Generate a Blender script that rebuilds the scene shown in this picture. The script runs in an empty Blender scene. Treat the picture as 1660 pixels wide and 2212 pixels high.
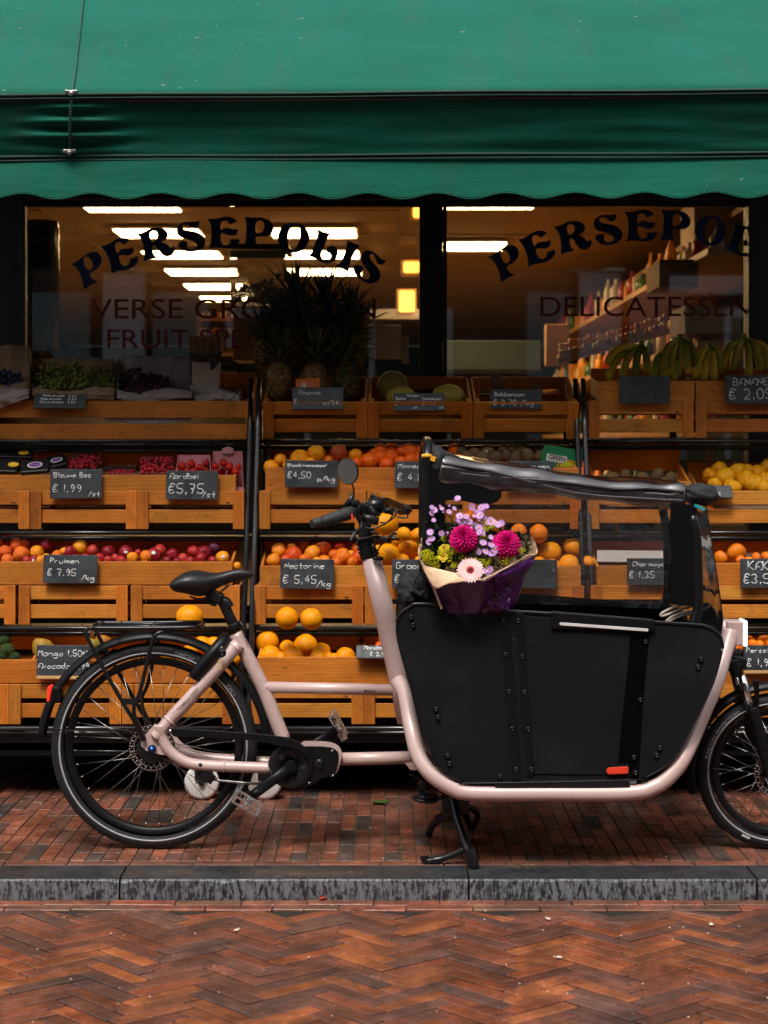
import bpy, math, random
from mathutils import Vector, Matrix, Euler, noise
V = Vector
rnd = random.Random(7)
sc = bpy.context.scene
COLL = sc.collection
# ---------------------------------------------------------------- camera
CAMD = 5.2; EYE = 1.37
cam = bpy.data.cameras.new('camera'); camo = bpy.data.objects.new('camera', cam); COLL.objects.link(camo)
camo.location = (0, -CAMD, EYE); camo.rotation_euler = (math.radians(90), 0, 0)
cam.sensor_fit = 'VERTICAL'; cam.sensor_height = 36; cam.lens = 54.43; cam.shift_y = -0.0701
cam.clip_start = .1; cam.clip_end = 300
cam.dof.use_dof = True; cam.dof.focus_distance = 5.3; cam.dof.aperture_fstop = 3.6
sc.camera = camo
# ---------------------------------------------------------------- world, sun, exposure
SUN_EL, SUN_AZ = 60, 196
w = bpy.data.worlds.new('World'); sc.world = w; w.use_nodes = True
nt = w.node_tree; nt.nodes.clear()
sky = nt.nodes.new('ShaderNodeTexSky'); sky.sky_type = 'NISHITA'; sky.sun_disc = False
sky.sun_elevation = math.radians(SUN_EL); sky.sun_rotation = math.radians(SUN_AZ); sky.dust_density = 4; sky.air_density = 1.0
hs = nt.nodes.new('ShaderNodeHueSaturation'); hs.inputs['Saturation'].default_value = .25
bg = nt.nodes.new('ShaderNodeBackground'); bg.inputs['Strength'].default_value = .15
wo = nt.nodes.new('ShaderNodeOutputWorld')
nt.links.new(sky.outputs[0], hs.inputs['Color']); nt.links.new(hs.outputs[0], bg.inputs[0]); nt.links.new(bg.outputs[0], wo.inputs[0])
sun = bpy.data.lights.new('sun', 'SUN'); suno = bpy.data.objects.new('sun', sun); COLL.objects.link(suno)
sun.energy = 1.5; sun.angle = math.radians(14); sun.color = (1, .95, .88)
_a, _e = math.radians(SUN_AZ), math.radians(SUN_EL)
_d = V((math.sin(_a)*math.cos(_e), math.cos(_a)*math.cos(_e), math.sin(_e)))
suno.rotation_euler = _d.to_track_quat('Z', 'Y').to_euler(); suno.location = (-2, -6, 9)
sc.view_settings.view_transform = 'Standard'; sc.view_settings.look = 'None'
sc.view_settings.exposure = 0.58; sc.view_settings.gamma = 1
sc.render.engine = 'CYCLES'; sc.cycles.max_bounces = 8; sc.cycles.transparent_max_bounces = 16
sc.cycles.diffuse_bounces = 3; sc.cycles.caustics_reflective = False; sc.cycles.caustics_refractive = False
sc.cycles.sample_clamp_indirect = 12; sc.cycles.use_denoising = True

# ---------------------------------------------------------------- measuring: photo pixels (1660 wide view) to metres
def W(x, y, Y=0.0):
    d = CAMD + Y
    return V(((x-830)*d/3345, Y, EYE-(y-951)*d/3345))
def Zm(x0, y0, s):
    return lambda x, y: ((x0+x/s)/1.15663, (y0+y/s)/1.15663)
PX = 1/3345
# ---------------------------------------------------------------- materials
def lin(c):
    if isinstance(c, str):
        c = [int(c[i:i+2], 16)/255 for i in (0, 2, 4)]
        c = [x/12.92 if x < .04045 else ((x+.055)/1.055)**2.4 for x in c]
    return (c[0], c[1], c[2], 1)
class M:
    def __init__(s, name):
        s.m = bpy.data.materials.new(name); s.m.use_nodes = True; s.t = s.m.node_tree
        s.p = s.t.nodes['Principled BSDF']; s.out = s.t.nodes['Material Output']; s._co = {}
    def n(s, typ, **kw):
        nd = s.t.nodes.new('ShaderNode'+typ)
        for k, v in kw.items():
            if k[0] == '_': nd.inputs[int(k[1:])].default_value = v
            elif k in nd.inputs.keys(): nd.inputs[k].default_value = v
            else: setattr(nd, k, v)
        return nd
    def l(s, a, b): s.t.links.new(a, b); return s
    def set(s, **kw):
        for k, v in kw.items():
            k = k.replace('_', ' ')
            if hasattr(v, 'links'): s.l(v, s.p.inputs[k])
            else: s.p.inputs[k].default_value = v
        return s
    def co(s, kind='Object', sc_=(1, 1, 1), rot=(0, 0, 0), loc=(0, 0, 0), rnd=False):
        tc = s.n('TexCoord'); mp = s.n('Mapping')
        mp.inputs['Scale'].default_value = sc_; mp.inputs['Rotation'].default_value = rot; mp.inputs['Location'].default_value = loc
        s.l(tc.outputs[kind], mp.inputs[0])
        if rnd:
            oi = s.n('ObjectInfo'); mu = s.n('VectorMath', operation='SCALE'); mu.inputs[0].default_value = (37, 91, 53)
            s.l(oi.outputs['Random'], mu.inputs['Scale']); ad = s.n('VectorMath', operation='ADD')
            s.l(mp.outputs[0], ad.inputs[0]); s.l(mu.outputs[0], ad.inputs[1]); return ad.outputs[0]
        return mp.outputs[0]
    def noise(s, scale, co=None, detail=4, rough=.55, dist=0):
        nd = s.n('TexNoise'); nd.inputs['Scale'].default_value = scale; nd.inputs['Detail'].default_value = detail
        nd.inputs['Roughness'].default_value = rough; nd.inputs['Distortion'].default_value = dist
        if co is not None: s.l(co, nd.inputs['Vector'])
        return nd.outputs['Fac']
    def ramp(s, fac, stops):
        r = s.n('ValToRGB'); e = r.color_ramp.elements
        while len(e) < len(stops): e.new(.5)
        for i, (p, c) in enumerate(stops): e[i].position = p; e[i].color = lin(c) if not isinstance(c, (int, float)) else (c, c, c, 1)
        s.l(fac, r.inputs[0]); return r.outputs[0]
    def mix(s, fac, a, b, mode='MIX'):
        r = s.n('Mix', data_type='RGBA', blend_type=mode)
        for sock, v in ((r.inputs[0], fac), (r.inputs[6], a), (r.inputs[7], b)):
            if hasattr(v, 'links'): s.l(v, sock)
            elif isinstance(v, (int, float)) : sock.default_value = v
            else: sock.default_value = lin(v)
        return r.outputs[2]
    def math(s, op, a, b=0):
        r = s.n('Math', operation=op)
        for i, v in enumerate((a, b)):
            if hasattr(v, 'links'): s.l(v, r.inputs[i])
            else: r.inputs[i].default_value = v
        return r.outputs[0]
    def attr(s, name='Col'):
        a = s.n('Attribute'); a.attribute_name = name; return a.outputs['Color']
    def bump(s, h, strength=.3, dist=.01, normal=None):
        b = s.n('Bump'); b.inputs['Strength'].default_value = strength; b.inputs['Distance'].default_value = dist
        s.l(h, b.inputs['Height'])
        if normal is not None: s.l(normal, b.inputs['Normal'])
        s.l(b.outputs[0], s.p.inputs['Normal']); return b.outputs[0]
    def drops(s, scale=220, thr=.16, strength=.5, normal=None):
        'small rain drops standing on the surface'
        co = s.co(); vo = s.n('TexVoronoi'); vo.inputs['Scale'].default_value = scale; s.l(co, vo.inputs['Vector'])
        big = s.noise(scale*.08, co, 2)
        mx = s.math('MULTIPLY', big, thr*1.7)
        d = s.math('SUBTRACT', mx, vo.outputs['Distance']); d = s.math('MAXIMUM', d, 0)
        return s.bump(d, strength, .004, normal)
mats = {}
def simple(name, col, rough=.5, metal=0, bump=None, var=.12, vs=8, **kw):
    m = M(name); co = m.co(rnd=True)
    c = lin(col); n = m.noise(vs, co, 5)
    f = m.ramp(n, [(.3, 1-var), (.7, 1+var)])
    base = m.mix(1.0, (c[0], c[1], c[2]), f, 'MULTIPLY')
    m.set(Base_Color=base, Metallic=metal)
    rr = m.ramp(m.noise(vs*3, co, 3), [(.3, max(0, rough-.08)), (.7, min(1, rough+.1))])
    m.set(Roughness=rr, **kw)
    if bump: m.bump(m.noise(bump[0], co, 4), bump[1], bump[2] if len(bump) > 2 else .002)
    mats[name] = m.m; return m
# wood: grain runs along u of the board's own uv
def wood(name, a, b, c, rough=.5, spec=.4):
    m = M(name); uv = m.co('UV')
    mp = m.n('Mapping'); mp.inputs['Scale'].default_value = (1.6, 16, 1); m.l(uv, mp.inputs[0])
    n1 = m.noise(2.2, mp.outputs[0], 3, .5, 1.6)
    wv = m.n('TexWave', wave_type='BANDS', bands_direction='Y'); wv.inputs['Scale'].default_value = 1.6; wv.inputs['Distortion'].default_value = 7
    wv.inputs['Detail'].default_value = 2; wv.inputs['Detail Scale'].default_value = .8
    m.l(mp.outputs[0], wv.inputs['Vector'])
    mp2 = m.n('Mapping'); mp2.inputs['Scale'].default_value = (12, 420, 1); m.l(uv, mp2.inputs[0])
    fib = m.noise(1, mp2.outputs[0], 4, .6)
    g = m.mix(.22, n1, wv.outputs['Fac'])
    col = m.ramp(g, [(.05, a), (.42, b), (.95, c)])
    col = m.mix(.3, col, m.ramp(fib, [(.3, .45), (.65, 1.25)]), 'MULTIPLY')
    # knots
    mk = m.n('Mapping'); mk.inputs['Scale'].default_value = (3.2, 7, 1); m.l(uv, mk.inputs[0])
    vo = m.n('TexVoronoi'); vo.inputs['Scale'].default_value = 1.7; m.l(mk.outputs[0], vo.inputs['Vector'])
    kn = m.ramp(vo.outputs['Distance'], [(.03, .22), (.075, 1)])
    col = m.mix(1.0, col, kn, 'MULTIPLY')
    blot = m.ramp(m.noise(5, m.co('UV'), 3), [(.3, .72), (.7, 1.12)])
    col = m.mix(1.0, col, blot, 'MULTIPLY')
    oi = m.n('ObjectInfo'); col = m.mix(1.0, col, m.ramp(oi.outputs['Random'], [(0, (.72, .66, .58)), (.35, (.95, .88, .8)), (.7, (1.02, 1.04, 1.1)), (1, (1.12, 1.22, 1.45))]), 'MULTIPLY')
    stn = m.ramp(m.noise(11, m.co(rnd=True), 5, .65), [(.56, 1), (.72, .55)]); col = m.mix(1.0, col, stn, 'MULTIPLY')
    col = m.mix(1.0, col, m.attr(), 'MULTIPLY')
    m.set(Base_Color=col, Roughness=m.ramp(fib, [(.2, rough-.08), (.8, rough+.18)]))
    m.p.inputs['Specular IOR Level'].default_value = spec
    m.bump(m.mix(.6, g, fib), .25, .0015)
    mats[name] = m.m
wood('crate_wood', (.34, .10, .010), (.56, .178, .017), (.72, .275, .035))
wood('pale_wood', (.50, .24, .08), (.62, .33, .13), (.70, .42, .2))
def paint():
    m = M('pink_paint'); co = m.co()
    base = m.mix(m.ramp(m.noise(900, co, 2), [(.45, 0.0), (.62, 1.0)]), (.58, .40, .365), (.76, .58, .54))
    m.set(Base_Color=base, Metallic=.08, Roughness=m.ramp(m.noise(500, co, 2), [(.3, .3), (.7, .48)]))
    m.p.inputs['Coat Weight'].default_value = .35; m.p.inputs['Coat Roughness'].default_value = .25
    m.drops(300, .15, .35); mats['pink_paint'] = m.m
paint()
def panelmat():
    m = M('box_panel'); co = m.co()
    dust = m.ramp(m.noise(3.2, m.co(sc_=(1, 1, 1.6)), 7, .72), [(.45, (.0065, .007, .0085)), (.75, (.015, .015, .016))])
    sc = m.ramp(m.noise(40, m.co(sc_=(.15, 1, 1.8), rot=(0, .5, 0)), 3, .6), [(.70, 0), (.74, .5)]); col = m.mix(sc, dust, (.045, .045, .045))
    m.set(Base_Color=col, Roughness=m.ramp(m.noise(6, co, 4), [(.35, .55), (.65, .85)])); m.p.inputs['Specular IOR Level'].default_value = .16
    b = m.bump(m.noise(420, co, 3), .35, .0015); m.drops(210, .13, .5, b); mats['box_panel'] = m.m
panelmat()
def wetblack(name, col, rough, thr=.15, scale=260, st=.5, spec=.5):
    m = M(name); co = m.co()
    b = m.bump(m.noise(1200, co, 2), .08, .0005)
    m.set(Base_Color=lin(col), Roughness=rough); m.p.inputs['Specular IOR Level'].default_value = spec
    m.drops(scale, thr, st, b); mats[name] = m.m
wetblack('black_plastic', (.006, .006, .007), .4, spec=.25)
simple('pedal_silver', (.62, .61, .6), .22, .85, var=.2, vs=60)
wetblack('black_tube', (.008, .008, .009), .28, spec=.45)
wetblack('saddle_vinyl', (.016, .016, .017), .42, .17, 190, .7)
simple('black_metal', (.012, .012, .013), .33, .2, var=.2)
simple('black_frame', (.006, .007, .008), .5, 0, var=.25)
simple('rubber', (.009, .009, .010), .75, 0, bump=(300, .4, .002), var=.25, vs=30)
wetblack('rack_tube', (.016, .016, .018), .2, spec=.9)
simple('grip_rubber', (.022, .022, .024), .62, 0, bump=(900, .4, .001))
simple('chrome', (.75, .74, .72), .14, 1, var=.05)
simple('steel', (.36, .34, .32), .3, 1, var=.12, vs=60)
simple('disc_steel', (.16, .13, .12), .42, 1, var=.2, vs=60)
simple('reflective', (.42, .42, .43), .5, .0, var=.15, vs=90)
simple('print_white', (.5, .5, .5), .5)
simple('print_dark', (.02, .015, .015), .5)
simple('white_plastic', (.72, .70, .66), .4, var=.12, vs=14)
simple('cream_cable', (.72, .64, .55), .45)
simple('blue_anodised', (.03, .10, .3), .25, .9)
simple('yellow_strap', (.85, .42, .02), .5)
simple('teal_strap', (.01, .3, .33), .5)
simple('red_tag', (.85, .05, .015), .55, bump=(600, .3))
simple('key_wood', (.62, .42, .2), .6)
simple('slate', (.038, .045, .052), .55, 0, bump=(120, .4, .001), var=.5, vs=14)
simple('slate_wet', (.020, .027, .033), .4, 0, bump=(120, .3, .001), var=.5, vs=14)
simple('chalk', (.80, .80, .78), .9, 0, bump=(900, .6), var=.35, vs=260)
simple('cork', (.60, .33, .12), .8, bump=(200, .6))
def fruit(name, a, b, c=None, rough=.42, bumps=(160, .35, .0016), nsc=3.0, spec=.28, sss=.03):
    m = M(name); co = m.co(rnd=True)
    n = m.noise(nsc*8, co, 3, .5); oi = m.n('ObjectInfo')
    n = m.math('ADD', n, m.math('MULTIPLY', m.math('SUBTRACT', oi.outputs['Random'], .5), .35))
    st = [(.32, a), (.66, b)] if c is None else [(.30, a), (.5, b), (.68, c)]
    col = m.ramp(n, st)
    sp = m.ramp(m.noise(260, co, 2), [(.35, .86), (.6, 1.05)])
    spot = m.ramp(m.noise(38, co, 3, .6), [(.60, 1), (.70, .55)]); big = m.ramp(m.noise(11, co, 2), [(.3, .82), (.7, 1.08)])
    m.set(Base_Color=m.mix(1.0, m.mix(1.0, m.mix(1.0, col, sp, 'MULTIPLY'), spot, 'MULTIPLY'), big, 'MULTIPLY'), Roughness=rough)
    m.p.inputs['Specular IOR Level'].default_value = spec
    m.p.inputs['Subsurface Weight'].default_value = sss; m.p.inputs['Subsurface Radius'].default_value = (.01, .005, .002)
    m.bump(m.noise(bumps[0], co, 2), bumps[1], bumps[2]); mats[name] = m.m
fruit('orange_skin', (.90, .17, .0), (.95, .26, .002), bumps=(420, .5, .0012))
fruit('red_orange_skin', (.80, .085, .0), (.92, .15, .002), bumps=(420, .5, .0012))
fruit('grapefruit_skin', (.95, .30, .0), (.98, .38, .002), bumps=(380, .45, .0012))
fruit('blood_orange_skin', (.35, .04, .01), (.6, .12, .01), bumps=(420, .5, .0012))
fruit('nectarine_skin', (.82, .36, .01), (.80, .16, .008), (.50, .012, .006), nsc=2)
fruit('peach_skin', (.82, .30, .02), (.75, .10, .012), (.38, .015, .012), rough=.7, nsc=2)
fruit('apricot_skin', (.85, .36, .008), (.86, .27, .006), (.6, .06, .008), nsc=1.6, rough=.5)
fruit('plum_skin', (.14, .01, .02), (.42, .012, .02), (.5, .05, .03), rough=.3, nsc=2)
fruit('dark_plum_skin', (.05, .01, .03), (.12, .012, .03), rough=.4)
fruit('mango_skin', (.14, .2, .02), (.55, .25, .03), (.5, .04, .02), nsc=1.3)
fruit('avocado_skin', (.015, .04, .01), (.05, .09, .015), bumps=(180, .9, .003))
fruit('quince_skin', (.86, .33, .0), (.92, .43, .004), bumps=(120, .4, .003))
fruit('kiwi_skin', (.10, .055, .022), (.17, .10, .045), rough=.8)
fruit('melon_skin', (.30, .22, .05), (.42, .33, .08), rough=.6, bumps=(150, .9, .004))
fruit('melon_yellow', (.50, .36, .05), (.60, .45, .08), rough=.5)
fruit('persimmon_skin', (.82, .17, .008), (.85, .24, .01), rough=.25)
fruit('strawberry_skin', (.48, .008, .008), (.66, .02, .012), rough=.3, bumps=(420, 1, .002))
fruit('raspberry_skin', (.30, .008, .02), (.45, .015, .03), rough=.4)
fruit('blueberry_skin', (.012, .016, .05), (.03, .04, .10), rough=.55)
fruit('green_grape_skin', (.10, .13, .012), (.22, .25, .03), rough=.35)
fruit('dark_grape_skin', (.03, .006, .012), (.08, .012, .02), rough=.35)
fruit('banana_skin', (.11, .13, .006), (.34, .28, .010), (.62, .42, .02), rough=.5, nsc=1, bumps=(40, .2, .002))
fruit('pineapple_skin', (.03, .032, .008), (.16, .09, .03), (.26, .17, .05), rough=.6, nsc=5, bumps=(90, .8, .004))
def leafmat(name, a, b, rough=.5):
    m = M(name); co = m.co(rnd=True); n = m.noise(30, co, 4)
    m.set(Base_Color=m.mix(1, m.ramp(n, [(.3, a), (.7, b)]), m.attr(), 'MULTIPLY'), Roughness=rough)
    m.p.inputs['Specular IOR Level'].default_value = .15; m.bump(m.noise(120, co, 2), .3, .002); mats[name] = m.m
leafmat('pineapple_leaf', (.03, .055, .035), (.12, .15, .10), .6)
leafmat('stem_green', (.025, .06, .012), (.08, .14, .03))
leafmat('calyx_green', (.03, .08, .01), (.08, .16, .03))
leafmat('petal_magenta', (.55, .0, .11), (.78, .0, .21), .7)
leafmat('petal_lilac', (.56, .26, .68), (.78, .48, .86), .6)
leafmat('petal_pink', (.85, .50, .48), (.95, .66, .62), .6)
leafmat('petal_peach', (.85, .48, .28), (.92, .62, .42), .6)
leafmat('petal_yellow', (.80, .55, .02), (.88, .68, .06), .6)
leafmat('goldenrod', (.35, .36, .01), (.70, .62, .02), .7)
leafmat('gerbera_heart', (.10, .01, .015), (.5, .06, .06), .7)
def thin(name, tint, alpha, rough=.08, wr=None, sc_=30, drops=False, ior=1.5, lo=.04, hi=.6):
    'thin clear sheet: see through, with a glossy skin growing at grazing view'
    m = M(name); t = m.t
    tr = m.n('BsdfTransparent'); tr.inputs[0].default_value = lin(tint)
    gl = m.n('BsdfGlossy'); gl.inputs['Roughness'].default_value = rough; gl.inputs[0].default_value = (1, 1, 1, 1)
    fr = m.n('Fresnel'); fr.inputs['IOR'].default_value = ior
    if wr:
        co = m.co(sc_=wr[2] if len(wr) > 2 else (1, 1, 1)); b = m.n('Bump'); b.inputs['Strength'].default_value = wr[1]; b.inputs['Distance'].default_value = .01
        m.l(m.noise(wr[0], co, 3, .5, 1.2), b.inputs['Height']); 
        if drops:
            vo = m.n('TexVoronoi'); vo.inputs['Scale'].default_value = 170; m.l(m.co(), vo.inputs['Vector'])
            d = m.math('MAXIMUM', m.math('SUBTRACT', m.math('MULTIPLY', m.noise(12, m.co(), 2), .34), vo.outputs['Distance']), 0)
            b2 = m.n('Bump'); b2.inputs['Strength'].default_value = .8; b2.inputs['Distance'].default_value = .004
            m.l(d, b2.inputs['Height']); m.l(b.outputs[0], b2.inputs['Normal']); b = b2
        m.l(b.outputs[0], gl.inputs['Normal']); m.l(b.outputs[0], fr.inputs['Normal'])
    mx = m.n('MixShader'); f = m.math('MULTIPLY', fr.outputs[0], 1.6); f = m.math('ADD', f, alpha)
    m.l(f, mx.inputs[0]); m.l(tr.outputs[0], mx.inputs[1]); m.l(gl.outputs[0], mx.inputs[2])
    m.l(mx.outputs[0], m.out.inputs[0]); mats[name] = m.m
thin('window_glass', (.93, .94, .93), .0, .015)
thin('clear_film', (.92, .89, .88), .045, .07, (5, .9, (.6, 1, 3)), drops=True)
thin('windshield_film', (.88, .87, .87), .04, .05, (3, .3))
thin('cellophane', (.9, .9, .9), .02, .1, (40, .6))
def vinyl():
    m = M('black_vinyl'); co = m.co(sc_=(.35, 2.2, 2.2))
    b = m.bump(m.noise(7, co, 2, .5, 1.2), .5, .012)
    m.set(Base_Color=lin((.022, .016, .017)), Roughness=.07); m.p.inputs['Specular IOR Level'].default_value = .8; m.p.inputs['Coat Weight'].default_value = 1.0; m.p.inputs['Coat Roughness'].default_value = .04
    m.drops(230, .19, .5, b); mats['black_vinyl'] = m.m
vinyl()
simple('border_fabric', (.004, .004, .005), .9)
mats['border_fabric'].node_tree.nodes['Principled BSDF'].inputs['Specular IOR Level'].default_value = .1
simple('gap_black', (.0015, .0015, .002), .9)
mats['gap_black'].node_tree.nodes['Principled BSDF'].inputs['Specular IOR Level'].default_value = .05
simple('black_fabric', (.016, .017, .019), .8, 0, bump=(25, .9, .012), var=.3)
def emis(name, col, st):
    m = M(name); m.set(Base_Color=lin(col)); m.p.inputs['Emission Color'].default_value = lin(col); m.p.inputs['Emission Strength'].default_value = st; mats[name] = m.m
emis('panel_light', (1, .62, .27), 22.0)
emis('warm_reflection', (1, .42, .06), 2.6)  # emission imitating ceiling lights reflected inside the shop
emis('rear_light', (1, .02, .01), 1.3)
emis('front_light', (.85, .88, 1.0), 1.1)
def canvas():
    m = M('green_canvas'); co = m.co()
    big = m.noise(1.6, m.co(sc_=(1, 2, 2)), 5)
    col = m.ramp(big, [(.3, (.0015, .105, .070)), (.7, (.003, .135, .092))])
    # bleached specks of dirt on the upper cloth
    sp = m.noise(46, co, 2, .5); reg = m.noise(1.3, m.co(loc=(3.1, 0, 0)), 2)
    spk = m.math('MULTIPLY', m.ramp(sp, [(.71, 0), (.76, .7)]), m.ramp(reg, [(.48, 0), (.62, .6)]))
    col = m.mix(spk, col, (.38, .42, .33))
    dirt = m.ramp(m.noise(2.3, m.co(sc_=(3, 1, .8)), 6, .7), [(.5, 0), (.75, .3)])
    col = m.mix(dirt, col, (.05, .075, .05))
    fine = m.ramp(m.noise(700, co, 2), [(.3, .8), (.7, 1.18)])
    col = m.mix(1, col, fine, 'MULTIPLY')
    col = m.mix(1, col, m.attr(), 'MULTIPLY')
    m.set(Base_Color=col, Roughness=.8); m.p.inputs['Specular IOR Level'].default_value = .2
    m.p.inputs['Sheen Weight'].default_value = .06
    b = m.bump(m.noise(4, m.co(sc_=(.5, 1, 3)), 4), .25, .03)
    m.bump(m.noise(900, co, 2), .25, .001, b)
    mats['green_canvas'] = m.m
canvas()
simple('canvas_seam', (.012, .05, .035), .7, bump=(500, .4))
simple('stitch', (.10, .45, .30), .7)
simple('cord', (.03, .10, .07), .8, bump=(700, .6))
def brick(name, wetlow, wethigh, joints=False):
    m = M(name); co = m.co(); at = m.attr()
    n = m.noise(10, co, 4, .6, .3); n2 = m.noise(60, co, 5, .7)
    col = m.mix(1, at, m.ramp(n, [(.34, .52), (.5, .88), (.66, 1.4)]), 'MULTIPLY')
    col = m.mix(1, col, m.ramp(n2, [(.3, .6), (.7, 1.25)]), 'MULTIPLY')
    grit = m.ramp(m.noise(420, co, 2), [(.63, 0), (.70, .55)])
    col = m.mix(grit, col, (.30, .22, .17))
    # standing water film: patches, stretched
    wt = m.noise(4.2, m.co(sc_=(1, 2.2, 1)), 6, .7, .8)
    r = m.ramp(wt, [(.36, wetlow), (.60, wethigh)])
    m.set(Base_Color=col, Roughness=r); m.p.inputs['Specular IOR Level'].default_value = .55
    m.p.inputs['Coat Weight'].default_value = .25 if name == 'road_brick' else 0; m.p.inputs['Coat Roughness'].default_value = .12
    m.bump(m.mix(.5, n, n2), .35, .006); mats[name] = m.m
brick('road_brick', .25, .55); brick('walk_brick', .18, .5)
def mortar():
    m = M('joint_sand'); co = m.co(); n = m.noise(7, co, 5)
    moss = m.ramp(m.noise(3.5, co, 3), [(.5, 0), (.66, 1)])
    col = m.ramp(n, [(.3, (.045, .04, .022)), (.7, (.12, .10, .055))])
    m.set(Base_Color=m.mix(moss, col, (.07, .085, .02)), Roughness=.8); m.bump(m.noise(150, co), .8, .01); mats['joint_sand'] = m.m
mortar()
def kerbm():
    m = M('kerb_stone'); co = m.co()
    st = m.noise(30, m.co(sc_=(2.6, .3, .95)), 6, .78, .5)
    ge = m.n('NewGeometry'); sx = m.n('SeparateXYZ'); m.l(ge.outputs['True Normal'], sx.inputs[0])
    face = m.math('GREATER_THAN', m.math('MULTIPLY', sx.outputs['Y'], -1), .5)
    streak = m.ramp(st, [(.45, (.022, .024, .028)), (.55, (.185, .195, .21))])
    top = m.ramp(m.noise(14, co, 6, .7), [(.3, (.014, .016, .019)), (.75, (.05, .054, .06))])
    m.set(Base_Color=m.mix(face, top, streak), Roughness=m.ramp(m.noise(6, co, 4), [(.35, .18), (.65, .5)]))
    m.bump(m.noise(90, co, 5), .4, .004); mats['kerb_stone'] = m.m
kerbm()
simple('kraft_paper', (.78, .52, .32), .75, bump=(60, .4, .004), var=.12, vs=20)
simple('purple_paper', (.075, .010, .125), .32, bump=(35, .6, .008), var=.3, vs=14)
simple('tissue_paper', (.30, .25, .235), .75, bump=(40, .7, .01), var=.25, vs=12)
simple('brown_paper', (.26, .16, .09), .8, bump=(60, .5, .006), var=.2)
simple('cream_paper', (.5, .44, .36), .8, var=.12)
simple('pink_card', (.62, .22, .26), .6, var=.1)
simple('green_card', (.01, .20, .07), .5, var=.1)
simple('white_card', (.72, .70, .66), .6, var=.06)
simple('orange_card', (.72, .17, .02), .6)
simple('purple_print', (.13, .02, .2), .5)
simple('yellow_print', (.7, .4, .02), .5)
simple('red_letter', (.17, .016, .02), .6)
simple('navy_letter', (.004, .030, .13), .45)
simple('ceiling_paint', (.60, .38, .17), .8, var=.06, vs=2)
simple('interior_wall', (.045, .07, .075), .75, var=.3, vs=2)
simple('interior_floor', (.12, .09, .06), .5)
simple('beige_laminate', (.5, .36, .22), .6)
simple('facade_brick', (.085, .055, .045), .85, var=.4, vs=3, bump=(14, .6, .02))
simple('facade_white', (.66, .68, .70), .6, var=.1)
simple('dark_glass', (.02, .025, .03), .12)
simple('asphalt', (.05, .048, .045), .7, bump=(120, .6, .006), var=.3)
simple('shop_wood', (.42, .22, .07), .5)
simple('jar_amber', (.75, .30, .03), .3); simple('jar_red', (.4, .04, .02), .3); simple('jar_green', (.05, .12, .04), .3)
simple('jar_cream', (.6, .5, .35), .5)

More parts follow.
